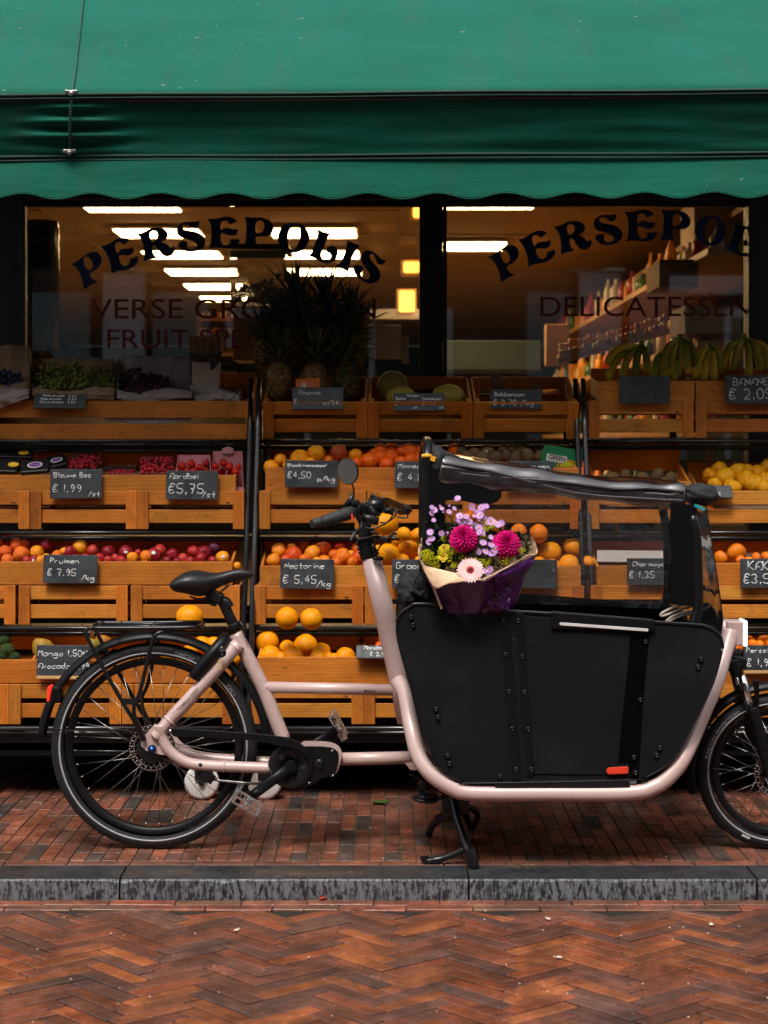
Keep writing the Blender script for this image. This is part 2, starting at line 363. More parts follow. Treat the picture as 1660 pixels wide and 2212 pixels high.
# ---------------------------------------------------------------- mesh builder
def ident(p): return p
class MB:
    def __init__(s): s.v = []; s.f = []; s.uv = []; s.c = []; s.sm = []; s.mi = []
    def face(s, idx, uv=None, col=(1, 1, 1), smooth=False, mi=0):
        s.f.append(tuple(idx)); s.uv.append(uv or [(0, 0)]*len(idx)); s.c.append(col); s.sm.append(smooth); s.mi.append(mi)
    def box(s, c, size, rot=None, tint=None, mi=0, jit=.1):
        c = V(c); hx, hy, hz = size[0]/2, size[1]/2, size[2]/2; b = len(s.v)
        if tint is None: t = 1+rnd.uniform(-jit, jit)*1.9; h_ = rnd.uniform(-.16, .14); tint = (t, t*(1+h_), t*(1+h_*1.8))
        loc = [(sx*hx, sy*hy, sz*hz) for sx in (-1, 1) for sy in (-1, 1) for sz in (-1, 1)]
        for p in loc:
            q = V(p)
            if rot is not None: q = rot @ q
            s.v.append(c+q)
        ax = max(range(3), key=lambda i: size[i]); o = [i for i in range(3) if i != ax]; ou, ov = rnd.uniform(0, 50), rnd.uniform(0, 50)
        for q in ((0, 1, 3, 2), (4, 6, 7, 5), (0, 4, 5, 1), (2, 3, 7, 6), (0, 2, 6, 4), (1, 5, 7, 3)):
            s.face([b+i for i in q], [(loc[i][ax]+ou, loc[i][o[0]]+loc[i][o[1]]+ov) for i in q], tint, False, mi)
        return s
    def tube(s, path, r, n=10, closed=False, caps=True, col=(1, 1, 1), mi=0, flat=1.0, up=None):
        P = [V(p) for p in path]; m = len(P); R = r if isinstance(r, (list, tuple)) else [r]*m
        T = []
        for i in range(m):
            a = P[(i-1) % m] if (closed or i) else P[0]; c = P[(i+1) % m] if (closed or i < m-1) else P[-1]
            t = c-a; T.append(t.normalized() if t.length > 1e-9 else V((0, 0, 1)))
        ref = V(up) if up else (V((0, 0, 1)) if abs(T[0].z) < .9 else V((1, 0, 0)))
        N = (ref-T[0]*ref.dot(T[0])).normalized(); b = len(s.v); L = 0; us = []
        for i in range(m):
            if i:
                L += (P[i]-P[i-1]).length
                N = (N-T[i]*N.dot(T[i])); N = N.normalized() if N.length > 1e-9 else V((0, 0, 1))
            if up is not None:
                N = (ref-T[i]*ref.dot(T[i])).normalized()
            B = T[i].cross(N); us.append(L)
            for k in range(n):
                a = 2*math.pi*k/n; s.v.append(P[i]+(N*math.cos(a)+B*math.sin(a)*flat)*R[i])
        for i in range(m if closed else m-1):
            j = (i+1) % m
            for k in range(n):
                q = (b+i*n+k, b+i*n+(k+1) % n, b+j*n+(k+1) % n, b+j*n+k)
                s.face(q, [(us[i], k/n*.1), (us[i], (k+1)/n*.1), (us[j], (k+1)/n*.1), (us[j], k/n*.1)], col, True, mi)
        if caps and not closed:
            s.face([b+k for k in range(n)][::-1], None, col, False, mi); s.face([b+(m-1)*n+k for k in range(n)], None, col, False, mi)
        return s
    def cyl(s, a, b, r, r2=None, n=16, **k): return s.tube([a, b], [r, r if r2 is None else r2], n, **k)
    def lathe(s, prof, c=(0, 0, 0), ax=(0, 1, 0), n=48, col=(1, 1, 1), mi=0, closed=True, arc=(0, 2*math.pi), smooth=True):
        'prof: (radius, offset along axis)'
        ax = V(ax).normalized(); u = ax.orthogonal().normalized() if abs(ax.y) < .99 else V((1, 0, 0)); w_ = u.cross(ax) if abs(ax.y) < .99 else V((0, 0, 1)); c = V(c)
        full = abs(arc[1]-arc[0]-2*math.pi) < 1e-6; m = n if full else n+1; b = len(s.v); k = len(prof)
        for i in range(m):
            a = arc[0]+(arc[1]-arc[0])*i/n
            for (r, h) in prof: s.v.append(c+(u*math.cos(a)+w_*math.sin(a))*r+ax*h)
        for i in range(n):
            j = (i+1) % m
            for q in range(k if closed else k-1):
                p = (q+1) % k
                s.face((b+i*k+q, b+j*k+q, b+j*k+p, b+i*k+p), [(i/n, q/k), ((i+1)/n, q/k), ((i+1)/n, (q+1)/k), (i/n, (q+1)/k)], col, smooth, mi)
        if closed and not full:
            s.face([b+q for q in range(k)], None, col, False, mi); s.face([b+n*k+q for q in range(k)][::-1], None, col, False, mi)
        return s
    def prism(s, outline, fn, w0, w1, col=(1, 1, 1), mi=0, smooth=False):
        b = len(s.v); n = len(outline)
        for w_ in (w0, w1):
            for (x, y) in outline: s.v.append(V(fn(x, y, w_)))
        s.face([b+i for i in range(n)], [(x, y) for x, y in outline], col, False, mi)
        s.face([b+n+i for i in range(n)][::-1], [(x, y) for x, y in outline][::-1], col, False, mi)
        for i in range(n):
            j = (i+1) % n; s.face((b+i, b+n+i, b+n+j, b+j), None, col, smooth, mi)
        return s
    def ball(s, c, r, n=16, m=10, fn=None, col=(1, 1, 1), mi=0, rot=None):
        c = V(c); R = r if isinstance(r, (tuple, list)) else (r, r, r); b = len(s.v)
        def put(d):
            k = fn(d) if fn else 1; q = V((d.x*R[0]*k, d.y*R[1]*k, d.z*R[2]*k))
            if rot is not None: q = rot @ q
            s.v.append(c+q)
        put(V((0, 0, 1)))
        for i in range(1, m):
            t = math.pi*i/m
            for k in range(n):
                a = 2*math.pi*k/n; put(V((math.sin(t)*math.cos(a), math.sin(t)*math.sin(a), math.cos(t))))
        put(V((0, 0, -1))); e = len(s.v)-1
        for k in range(n): s.face((b, b+1+k, b+1+(k+1) % n), None, col, True, mi); s.face((e, e-n+(k+1) % n, e-n+k), None, col, True, mi)
        for i in range(m-2):
            for k in range(n):
                a = b+1+i*n; s.face((a+k, a+n+k, a+n+(k+1) % n, a+(k+1) % n), None, col, True, mi)
        return s
    def grid(s, fn, nu, nv, col=(1, 1, 1), mi=0, smooth=True, thick=0):
        'fn(u,v)->point; thick gives a second skin along the given vector'
        b = len(s.v); cf = col if callable(col) else (lambda u, v: col)
        for i in range(nu+1):
            for j in range(nv+1): s.v.append(V(fn(i/nu, j/nv)))
        for i in range(nu):
            for j in range(nv):
                a = b+i*(nv+1)+j
                s.face((a, a+nv+1, a+nv+2, a+1), [(i/nu, j/nv), ((i+1)/nu, j/nv), ((i+1)/nu, (j+1)/nv), (i/nu, (j+1)/nv)], cf((i+.5)/nu, (j+.5)/nv), smooth, mi)
        return s
    def merge(s, o, fn=ident):
        b = len(s.v); s.v += [V(fn(p)) for p in o.v]; s.f += [tuple(b+i for i in f) for f in o.f]
        s.uv += o.uv; s.c += o.c; s.sm += o.sm; s.mi += o.mi; return s
    def mesh(s, name, origin=V((0, 0, 0))):
        me = bpy.data.meshes.new(name); me.from_pydata([tuple(p-origin) for p in s.v], [], s.f)
        uvl = me.uv_layers.new(name='UVMap'); flat = [x for f in s.uv for p in f for x in p]; uvl.data.foreach_set('uv', flat)
        ca = me.color_attributes.new('Col', 'FLOAT_COLOR', 'CORNER')
        cc = []
        for f, c in zip(s.f, s.c): cc += [c[0], c[1], c[2], 1]*len(f)
        ca.data.foreach_set('color', cc)
        me.polygons.foreach_set('use_smooth', s.sm); me.polygons.foreach_set('material_index', s.mi)
        me.update(); return me
ORG = {}
def tag(o, label=None, cat=None, group=None, kind=None):
    if label: o['label'] = label
    if cat: o['category'] = cat
    if group: o['group'] = group
    if kind: o['kind'] = kind
    return o
def thing(name, label, cat, loc=(0, 0, 0), group=None):
    o = bpy.data.objects.new(name, None); COLL.objects.link(o); o.location = loc; o.empty_display_size = .05
    ORG[o.name] = V(loc); return tag(o, label, cat, group)
def part(name, mb, mat, parent=None, bevel=0, solid=0, sub=0, label=None, seg=2):
    'mesh object; geometry is given in world space'
    if parent is not None: org = ORG[parent.name]
    else:
        xs = [p.x for p in mb.v]; ys = [p.y for p in mb.v]; zs = [p.z for p in mb.v]
        org = V(((min(xs)+max(xs))/2, (min(ys)+max(ys))/2, min(zs)))
    me = mb.mesh(name, org); o = bpy.data.objects.new(name, me); COLL.objects.link(o)
    for mm in (mat if isinstance(mat, (list, tuple)) else [mat]): me.materials.append(mats[mm])
    ORG[o.name] = org
    if parent is not None: o.parent = parent
    else: o.location = org
    if solid: md = o.modifiers.new('solid', 'SOLIDIFY'); md.thickness = solid; md.offset = 0
    if bevel: md = o.modifiers.new('bevel', 'BEVEL'); md.width = bevel; md.segments = seg; md.limit_method = 'ANGLE'; md.angle_limit = math.radians(40)
    if sub: md = o.modifiers.new('sub', 'SUBSURF'); md.levels = sub; md.render_levels = sub
    if label: o['label'] = label
    return o
def single(name, mb, mat, label, cat, group=None, **kw):
    return tag(part(name, mb, mat, None, **kw), label, cat, group)
def struct(name, mb, mat, **kw):
    return tag(part(name, mb, mat, None, **kw), kind='structure')
def copy_tree(o, parent=None):
    c = o.copy(); COLL.objects.link(c)
    if parent is not None: c.parent = parent
    ORG[c.name] = ORG.get(o.name, V((0, 0, 0)))
    for ch in list(o.children): copy_tree(ch, c)
    return c
def catmull(pts, k=6, closed=False):
    P = [V(p) for p in pts]; n = len(P); out = []
    for i in range(n if closed else n-1):
        if closed: a, b, c, d = P[(i-1) % n], P[i], P[(i+1) % n], P[(i+2) % n]
        else: a, b, c, d = P[max(i-1, 0)], P[i], P[i+1], P[min(i+2, n-1)]
        for j in range(k):
            t = j/k; out.append(.5*((2*b)+(c-a)*t+(2*a-5*b+4*c-d)*t*t+(3*b-3*c+d-a)*t**3))
    if not closed: out.append(P[-1])
    return out
def chaikin(p, n=1, closed=True):
    for _ in range(n):
        q = []; m = len(p)
        if not closed: q.append(p[0])
        for i in range(m if closed else m-1):
            a, b = p[i], p[(i+1) % m]
            q.append((a[0]*.75+b[0]*.25, a[1]*.75+b[1]*.25)); q.append((a[0]*.25+b[0]*.75, a[1]*.25+b[1]*.75))
        if not closed: q.append(p[-1])
        p = q
    return p
def RX(a): return Matrix.Rotation(math.radians(a), 3, 'X')
def RY(a): return Matrix.Rotation(math.radians(a), 3, 'Y')
def RZ(a): return Matrix.Rotation(math.radians(a), 3, 'Z')
def filled(loops, ext):
    'flat shape with holes as a mesh builder in its own xy plane'
    cu = bpy.data.curves.new('shape', 'CURVE'); cu.dimensions = '2D'; cu.fill_mode = 'BOTH'; cu.extrude = ext
    for lp in loops:
        sp = cu.splines.new('POLY'); sp.points.add(len(lp)-1); sp.use_cyclic_u = True
        for i, (x, y) in enumerate(lp): sp.points[i].co = (x, y, 0, 1)
    return from_curve(cu)
def from_curve(cu):
    o = bpy.data.objects.new('shape', cu); me = bpy.data.meshes.new_from_object(o); mb = MB()
    mb.v = [v.co.copy() for v in me.vertices]
    for p in me.polygons: mb.face(list(p.vertices))
    bpy.data.objects.remove(o); bpy.data.curves.remove(cu); bpy.data.meshes.remove(me); return mb
def typeset(text, size, ext=.0004, align='CENTER', offset=0, space=1.0, shear=0):
    cu = bpy.data.curves.new('type', 'FONT'); cu.body = text; cu.size = size; cu.extrude = ext; cu.align_x = align; cu.offset = offset
    cu.space_character = space; cu.resolution_u = 4; cu.shear = shear
    return from_curve(cu)
# ================================================================ ground
simple('wet_joint', (.022, .018, .014), .6, bump=(150, .8, .004), var=.3)
def road():
    mb = MB(); mb.box((0, -8, -.0955), (60, 15.3, .05), tint=(1, 1, 1)); struct('ground', MB().box((0, 0, -.30), (240, 240, .1), tint=(1, 1, 1)), 'asphalt')
    struct('road_bed', mb, 'wet_joint')
    bm = MB(); L, B, g = .205, .051, .0055
    pal = [(.26, .074, .024), (.30, .088, .026), (.22, .066, .026), (.17, .054, .030), (.14, .052, .032), (.12, .050, .034), (.16, .052, .028), (.11, .050, .034), (.20, .056, .025), (.25, .064, .022)]
    def brick(cx, cy, ang, l=L, b=B, z=-.065, col=None):
        c = col or rnd.choice(pal); k = rnd.uniform(.75, 1.15); dz = rnd.uniform(-.0014, .0014)
        rot = RZ(ang) @ RX(rnd.uniform(-.5, .5)) @ RY(rnd.uniform(-.35, .35))
        bm.box((cx, cy, z-.03+dz), (l-g, b-g, .06), rot, (c[0]*k, c[1]*k, c[2]*k))
    n = 4; c45, s45 = math.cos(math.pi/4), math.sin(math.pi/4)
    x1, y0, y1 = 2.9, -3.4, -.25
    # herringbone lattice (4:1 bricks) turned by 45 degrees
    for i in range(-110, 111):
        for k in range(-10, 11):
            for lx, ly, an in ((2, .5, 0), (4.5, -1, 90)):
                X, Yv = (lx+i+k*8)*B, (ly+i)*B
                gx = (X-Yv)*c45; gy = (X+Yv)*s45-1.8
                if abs(gx) < x1 and y0 < gy < y1: brick(gx+.008*noise.noise(V((gx*1.5, gy*1.5, 0))), gy+.012*noise.noise(V((gx*1.2, gy*1.5, 4))), an+45+rnd.uniform(-.8, .8), B*4, B)
    bm.v = [V(((p.x*math.cos(-.07)-(p.y+1.4)*math.sin(-.07))*1.13, (p.x*math.sin(-.07)+(p.y+1.4)*math.cos(-.07))*.9-1.4, p.z)) for p in bm.v]
    rb = bm; bm = MB()
    # gutter: two courses laid along the kerb
    for j in range(2):
        x = -2.8+j*.1
        g = .003
        while x < 2.8:
            brick(x, -.395-j*.052, 0, L, B, -.064, (.26*rnd.uniform(.6, 1.1), .075, .04)); x += L
    keep = MB()
    for i in range(0, len(rb.v), 8):
        cy = sum(p.y for p in rb.v[i:i+8])/8
        if max(p.y for p in rb.v[i:i+8]) > -.400 and False: continue
        if max(p.y for p in rb.v[i:i+8]) > -.418:
            for p in rb.v[i:i+8]: p.y = min(p.y, -.4715+rnd.uniform(0, .0005))
            if cy > -.455: continue
        b_ = len(keep.v); keep.v += rb.v[i:i+8]; f0 = i//8*6
        for f, u_, c_ in zip(rb.f[f0:f0+6], rb.uv[f0:f0+6], rb.c[f0:f0+6]): keep.face([q-i+b_ for q in f], u_, c_)
    struct('road', keep, 'road_brick', bevel=.0022, seg=1); struct('gutter', bm, 'walk_brick', bevel=.002, seg=1)
    # kerb: long blue stone blocks
    xs = [-2.9, -1.9, -.826, .265, 1.165, 2.1, 3.0]
    for a, b in zip(xs, xs[1:]):
        k = MB(); n_ = int((b-a)/.012)
        for i in range(n_+1):
            x = a+.003+(b-a-.006)*i/n_; e = .5+.5*noise.noise(V((x*22, a, 2))); c_ = .0035+.004*e+.006*max(0, noise.noise(V((x*9, a, 5)))-.25)*3; f_ = -.3625+.0012*noise.noise(V((x*14, 1, a)))
            for (yy, zz) in ((-.2075, -.13), (-.2075, -.0015), (-.209, 0), (f_+c_*1.6, 0), (f_+c_*.5, -c_*.35), (f_, -c_*1.3), (f_, -.13)): k.v.append(V((x, yy, zz)))
        for i in range(n_):
            for j in range(7): q_ = (j+1) % 7; k.face((i*7+j, i*7+q_, i*7+7+q_, i*7+7+j), smooth=False)
        k.face(list(range(7))[::-1]); k.face([n_*7+j for j in range(7)]); struct('kerb', k, 'kerb_stone')
    # pavement
    pm = MB(); pb = MB().box((0, 1.2, -.0345), (7, 2.82, .06), tint=(1, 1, 1)); struct('pavement_bed', pb, 'joint_sand')
    pal2 = [(.24, .082, .048), (.27, .090, .050), (.21, .076, .050), (.17, .068, .046), (.14, .064, .048), (.085, .062, .055), (.25, .080, .042), (.19, .070, .045), (.22, .078, .046)]
    bm = MB(); x = -2.7
    while x < 2.7:
        bw = .0515; y = -.155-.0+rnd.choice((0, .1)); 
        if y > -.155: c = rnd.choice(pal2); bm.box((x, (y-.155)/2, -.03), (bw-.005, y+.155-.005, .06), RY(rnd.uniform(-.6, .6)), c)
        while y < 1.6:
            c = rnd.choice(pal2); k = rnd.uniform(.75, 1.15); l = .2+rnd.uniform(-.004, .004)
            bm.box((x+rnd.uniform(-.0015, .0015), y+l/2, -.03+rnd.uniform(-.002, .002)), (bw-.0048, l-.0045, .06), RX(rnd.uniform(-.5, .5)) @ RY(rnd.uniform(-.8, .8)), (c[0]*k, c[1]*k, c[2]*k)); y += l
        x += bw
    x = -2.75
    while x < 2.75:
        c = rnd.choice(pal2[:4]); bm.box((x, -.1835, -.03), (.197, .046, .06), None, c); x += .203
    struct('pavement', bm, 'walk_brick', bevel=.001, seg=1)
road()
# fallen leaves and petals
def leaf(name, x, y, z, L, wd, ang, mat, label, curl=.3):
    mb = MB()
    def fn(u, v):
        t = u*2-1; s_ = (v*2-1)*wd*math.sin(math.pi*min(1, max(0, u*.96+.02)))**.7
        return V((x, y, z)) + RZ(ang) @ V((t*L, s_, .004+abs(v*2-1)*wd*curl+.3*curl*L*(t*t)*.6))
    mb.grid(fn, 8, 4); mb.tube([V((x, y, z+.004+.18*curl*L))+RZ(ang) @ V((L*.98, 0, 0)), V((x, y, z+.006))+RZ(ang) @ V((L*1.5, .004, 0))], .0012, 5)
    single(name, mb, mat, label, 'leaf', solid=.0012)
p = W(823, 1719, .68); leaf('leaf', p.x, .62, .002, .03, .02, 10, 'calyx_green', 'curled green leaf on the pavement behind the bicycle')
leaf('leaf', .0-.19, -.372, -.063, .017, .01, 60, 'jar_red', 'small reddish dry leaf leaning at the foot of the kerb')
simple('petal_white', (.7, .62, .5), .7)
for (x, y, c) in ((512, 2012, 'pale petal on the road bricks left of centre'), (1537, 2000, 'large pale petal on the road bricks at the far right'), (1208, 2071, 'small pale petal lying on the herringbone bricks under the box'), (1185, 1988, 'wet flat petal in the gutter near the middle')):
    d = (EYE+.063)*3345/(y*1.0-951); q = V(((x-830)*d/3345, d-CAMD, -.063)); leaf('petal', q.x, q.y, q.z, .009, .007, rnd.uniform(0, 180), 'petal_white', c, .15)
gm = MB()
for _ in range(150):
    x, y = rnd.uniform(-1.7, 1.7), rnd.uniform(-1.6, -.37); r = rnd.uniform(.0008, .0022)
    gm.ball((x, y, -.0635), (r*1.6, r*1.6, r), 5, 3, col=(1, 1, 1))
for _ in range(60):
    x, y = rnd.uniform(-1.7, 1.7), rnd.uniform(-.15, .9); r = rnd.uniform(.0008, .002); gm.ball((x, y, .002), (r*1.6, r*1.6, r), 5, 3)
tag(part('grit', gm, 'petal_white'), 'pale grit and crumbs scattered over the wet bricks', 'grit', kind='stuff')

# ================================================================ shop building
WY = 1.6
shop = thing('shop_building', 'dark framed greengrocer shop front with two big lettered windows', 'shop', (0, WY, 0))
def rect(x0, x1, z0, z1, y0=WY-.05, y1=WY+.05): return ((x0+x1)/2, (y0+y1)/2, (z0+z1)/2), (x1-x0, y1-y0, z1-z0)
def wx(x): return (x-830)*6.75/3345
def wz(y): return EYE-(y-951)*6.75/3345
top, sill = wz(430), .62
b = MB()
for a in ((-4.4, wx(48), -.05, 3.2), (wx(915), wx(957), sill, top), (wx(1618), wx(1750), -.05, 3.2), (wx(48), wx(1618), -.05, sill), (wx(48), wx(1618), top, 3.2)): b.box(*rect(*a))
for x in (wx(48), wx(915)-.018, wx(957)): b.box(((x+.009), WY-.06, (sill+top)/2), (.018, .02, top-sill))
part('wall', b, 'black_frame', shop, bevel=.003)
b = MB().box((0, WY+.05, 4.6), (9, .25, 2.8)); part('upper_wall', b, 'facade_brick', shop)
for (x0, x1) in ((wx(48), wx(915)), (wx(957), wx(1618))):
    win = part('window', MB().box(((x0+x1)/2, WY+.02, top-.012), (x1-x0, .03, .024)), 'black_frame', shop)
    part('sill', MB().box(((x0+x1)/2, WY+.02, sill+.012), (x1-x0, .03, .024)), 'black_frame', win)
    part('pane', MB().box(((x0+x1)/2, WY, (sill+top)/2), (x1-x0, .004, top-sill-.05)), 'window_glass', win)
    if x0 < 0: winL = win
    else: winR = win
Z1, Z2, Z3 = Zm(170, 520, 5.533), Zm(430, 520, 5.533), Zm(690, 520, 5.533)
GLY = [(Z1, ["30,775 90,755 170,700 250,640 330,605 400,605 445,640 470,700 465,760 430,820 380,860 330,885 300,905 310,945 340,985 380,1000 415,1020 360,1040 300,1070 255,1110 225,1125 215,1070 205,1000 170,920 130,840 90,795", "215,690 260,668 300,690 335,740 350,800 330,845 290,860 250,830 225,770"]),
 (Z1, ["455,525 530,515 590,480 660,430 740,405 820,410 865,440 820,470 775,515 745,480 700,465 655,490 655,540 685,640 720,575 780,558 850,560 895,530 915,575 895,630 840,658 770,650 705,655 710,720 740,780 790,805 840,780 860,740 850,705 910,690 970,655 975,720 945,780 880,830 800,858 700,865 650,885 605,912 598,860 590,780 560,690 520,600 480,555"]),
 (Z1, ["945,350 1010,345 1080,315 1150,280 1240,268 1330,285 1385,335 1385,400 1340,445 1275,472 1340,480 1390,520 1410,552 1440,550 1450,515 1480,560 1470,620 1430,660 1370,675 1310,655 1260,590 1220,520 1175,515 1170,580 1190,640 1240,690 1160,700 1100,715 1045,742 1050,690 1055,600 1040,500 1010,420 970,375", "1130,340 1180,312 1230,330 1245,380 1225,430 1170,478 1145,440"]),
 (Z2, ["375,165 380,210 365,260 320,285 270,270 220,225 160,228 135,255 160,295 230,310 320,320 400,355 455,410 465,470 440,540 370,590 280,608 180,600 110,555 85,505 110,465 165,450 220,475 205,520 225,560 280,572 340,545 350,500 300,460 220,430 130,410 75,370 60,310 80,250 130,205 200,185 280,190 340,185"]),
 (Z2, ["488,145 560,150 640,140 720,118 800,118 870,145 908,190 850,205 795,230 780,190 735,170 685,185 668,240 672,310 720,272 780,272 850,295 905,285 915,320 890,370 830,385 760,370 720,350 675,345 672,430 690,490 740,520 790,505 808,465 805,430 870,430 940,425 930,480 890,530 820,555 740,560 640,545 580,545 510,560 535,500 545,400 545,290 530,210 505,170"]),
 (Z2, ["1000,125 1040,120 1120,132 1220,125 1320,150 1385,200 1410,270 1395,340 1340,385 1250,395 1160,390 1155,440 1175,500 1190,545 1120,540 1050,540 975,545 1010,500 1025,420 1030,300 1030,200", "1165,190 1220,165 1265,190 1280,250 1260,320 1200,350 1155,340 1155,260"]),
 (Z3, ["245,195 340,210 420,280 465,370 460,460 410,550 330,605 240,622 150,600 80,550 30,470 20,390 50,300 120,220", "255,235 310,240 335,290 335,380 315,480 270,560 215,580 175,540 160,450 170,350 205,270"]),
 (Z3, ["565,280 610,305 680,335 765,350 730,380 700,440 670,520 640,590 622,650 640,700 690,722 740,710 765,665 745,620 690,605 695,560 740,520 800,520 845,560 860,620 840,690 790,745 720,768 640,755 570,710 510,680 437,668 490,620 520,540 560,440 580,360"]),
 (Z3, ["980,440 1040,470 1100,490 1172,518 1120,560 1080,630 1040,710 1015,800 1005,885 960,865 900,830 818,800 880,770 920,700 950,620 980,530"]),
 (Z3, ["1525,718 1510,755 1460,788 1410,775 1380,720 1365,660 1335,630 1295,640 1300,700 1350,760 1410,820 1445,890 1440,970 1390,1030 1310,1048 1220,1025 1140,965 1080,890 1065,830 1095,790 1150,785 1195,810 1220,855 1180,880 1170,930 1205,980 1265,985 1305,950 1290,890 1240,830 1185,750 1165,690 1185,630 1240,585 1310,585 1370,615 1430,680 1480,715"])]
LY = WY-.004
def letters(win, dx, dy, count=10):
    mb = MB()
    for zf, loops in GLY[:count]:
        ls = []
        for s in loops:
            pts = [tuple(map(float, q.split(','))) for q in s.split()]
            pts = [zf(*q) for q in pts]; pts = [((x+dx-830)*(CAMD+LY)/3345, EYE-(y+dy-951)*(CAMD+LY)/3345) for x, y in pts]
            ls.append(chaikin(pts, 1))
        g = filled(ls, .0006); mb.merge(g, lambda p: V((p.x, LY+p.z, p.y)))
    part('lettering', mb, 'navy_letter', win, label='navy arched ornamental shop name lettering')
letters(winL, 0, 0); letters(winR, 1042/1.15663, -17.3/1.15663, 9)
def glasstext(win, text, x0, x1, ybase, h):
    'straight red lettering from x0 to x1 (view px), cap height h'
    g = typeset(text, h*(CAMD+LY)/3345/.70, .0005, 'LEFT'); xs = [p.x for p in g.v]; a, c = min(xs), max(xs)
    X0, X1 = (x0-830)*(CAMD+LY)/3345, (x1-830)*(CAMD+LY)/3345; k = (X1-X0)/(c-a); zb = EYE-(ybase-951)*(CAMD+LY)/3345
    part('lettering', MB().merge(g, lambda p: V((X0+(p.x-a)*k, LY+p.z, zb+p.y))), 'red_letter', win, label='red window lettering in plain capitals')
glasstext(winL, 'VERSE GROENTEN', 197, 812, 688, 43); glasstext(winL, 'FRUIT SPECERIJEN', 232, 775, 753, 42)
glasstext(winR, 'DELICATESSEN', 1168, 1622, 683, 43)
# interior
CZ = 2.85
struct('ceiling', MB().box((-.6, 10.5, CZ+.06), (9.2, 17.6, .1), tint=(1, 1, 1)), 'ceiling_paint')
tb = MB()
for k in range(13): tb.box((-.6, 2.4+1.2*k, CZ+.004), (9.2, .02, .008))
for x in (-3.4, -2.2, -1.05, .1, 1.25, 2.4): tb.box((x, 10.5, CZ+.003), (.02, 17, .006))
tag(part('ceiling_grid', tb, 'beige_laminate'), kind='structure')
struct('shop_floor', MB().box((-.6, 10.5, -.03), (9.2, 17.6, .05), tint=(1, 1, 1)), 'interior_floor')
b = MB().box((-.6, 19.2, 1.4), (9.2, .1, 2.9)).box((-4.9, 10.5, 1.4), (.1, 17.6, 2.9)).box((3.6, 10.5, 1.4), (.1, 17.6, 2.9))
struct('interior_wall', b, 'interior_wall')
def light(x0, x1, d0, d1, mat='panel_light', col='left'):
    y0, y1 = d0-CAMD, d1-CAMD; t = thing('ceiling_light', 'x', 'ceiling light', ((x0+x1)/2, (y0+y1)/2, CZ), 'lit panels on the shop ceiling')
    part('frame', MB().box(((x0+x1)/2, (y0+y1)/2, CZ-.012), (x1-x0+.03, y1-y0+.03, .022)), 'beige_laminate', t)
    part('diffuser', MB().box(((x0+x1)/2, (y0+y1)/2, CZ-.027), (x1-x0, y1-y0, .008)), mat, t); return t
ords = ['nearest', 'second', 'third', 'fourth', 'fifth', 'sixth', 'seventh']
for i in range(6):
    light(-1.87, -1.29, 9.42+1.19*i*1.06, 9.84+1.19*i*1.06)['label'] = '%s lit panel in the left ceiling row behind the first window' % ords[i]
for i in range(3):
    light(-.79, -.2, 10.66+1.19*i*1.06, 11.1+1.19*i*1.06)['label'] = '%s lit panel in the middle ceiling row behind the curved letters' % ords[i]
light(.33, .93, 9.3, 9.72)['label'] = 'nearer lit panel seen through the right window'; light(.33, .9, 11.4, 11.85)['label'] = 'farther lit panel seen through the right window'
light(-3.2, -2.55, 11, 11.5)['label'] = 'lit panel at the far left above the hanging cylinder'
def reflected_glow(x0, y0, x1, y1, dist, label):  # glowing boxes standing in for reflections of the ceiling lights
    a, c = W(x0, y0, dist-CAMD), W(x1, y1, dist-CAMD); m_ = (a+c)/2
    t = thing('light_reflection', label, 'light reflection', m_, 'orange light reflections beside the dark shop pillar')
    part('reflection_back', MB().box(m_+V((0, .06, 0)), (abs(c.x-a.x)+.03, .08, abs(a.z-c.z)+.03)), 'shop_wood', t, bevel=.005)
    part('lens', MB().box(m_, (abs(c.x-a.x), .04, abs(a.z-c.z))), 'warm_reflection', t, bevel=.01)  # emissive face of the imitated reflection, no lamp behind it
reflected_glow(893, 432, 914, 470, 9, 'topmost orange light reflection beside the window mullion'); reflected_glow(872, 566, 906, 589, 9.5, 'middle square orange light reflection beside the mullion'); reflected_glow(862, 628, 896, 674, 10, 'lowest tall orange light reflection beside the mullion')
def at(x0, y0, x1, y1, d, th, name, mat, label, cat, bevel=.004, group=None):
    a, c = W(x0, y0, d-CAMD), W(x1, y1, d-CAMD); m_ = (a+c)/2
    return single(name, MB().box(m_+V((0, th/2, 0)), (abs(c.x-a.x), th, abs(a.z-c.z))), mat, label, cat, group, bevel=bevel)
ORDN0 = 'first second third fourth fifth sixth seventh eighth ninth tenth eleventh twelfth'.split()
# counter, shelves and stock in the shop
b = MB(); a = W(300, 830, 3.4)
def cabinet(name, x0, y0, x1, y1, d, th, label, nshelf=2):
    a, c = W(x0, y0, d-CAMD), W(x1, y1, d-CAMD); cx, cz = (a.x+c.x)/2, (a.z+c.z)/2; w_, h_ = abs(c.x-a.x), abs(a.z-c.z)
    t = thing(name, label, 'shelf', (cx, a.y, c.z)); b = MB()
    for sx in (-1, 1): b.box((cx+sx*(w_/2-.012), a.y+th/2, cz), (.024, th, h_))
    b.box((cx, a.y+th-.008, cz), (w_-.05, .012, h_)); part('side_panel', b, 'shop_wood', t, bevel=.002)
    for k in range(nshelf+1):
        z = c.z+.012+(h_-.024)*k/nshelf; part('shelf', MB().box((cx, a.y+th/2, z), (w_-.05, th-.02, .024)), 'shop_wood', t, bevel=.002)
    return t
cabinet('wooden_shelf', 425, 685, 575, 762, 9.4, .4, 'orange wooden shelf with packets behind the red lettering', 1)
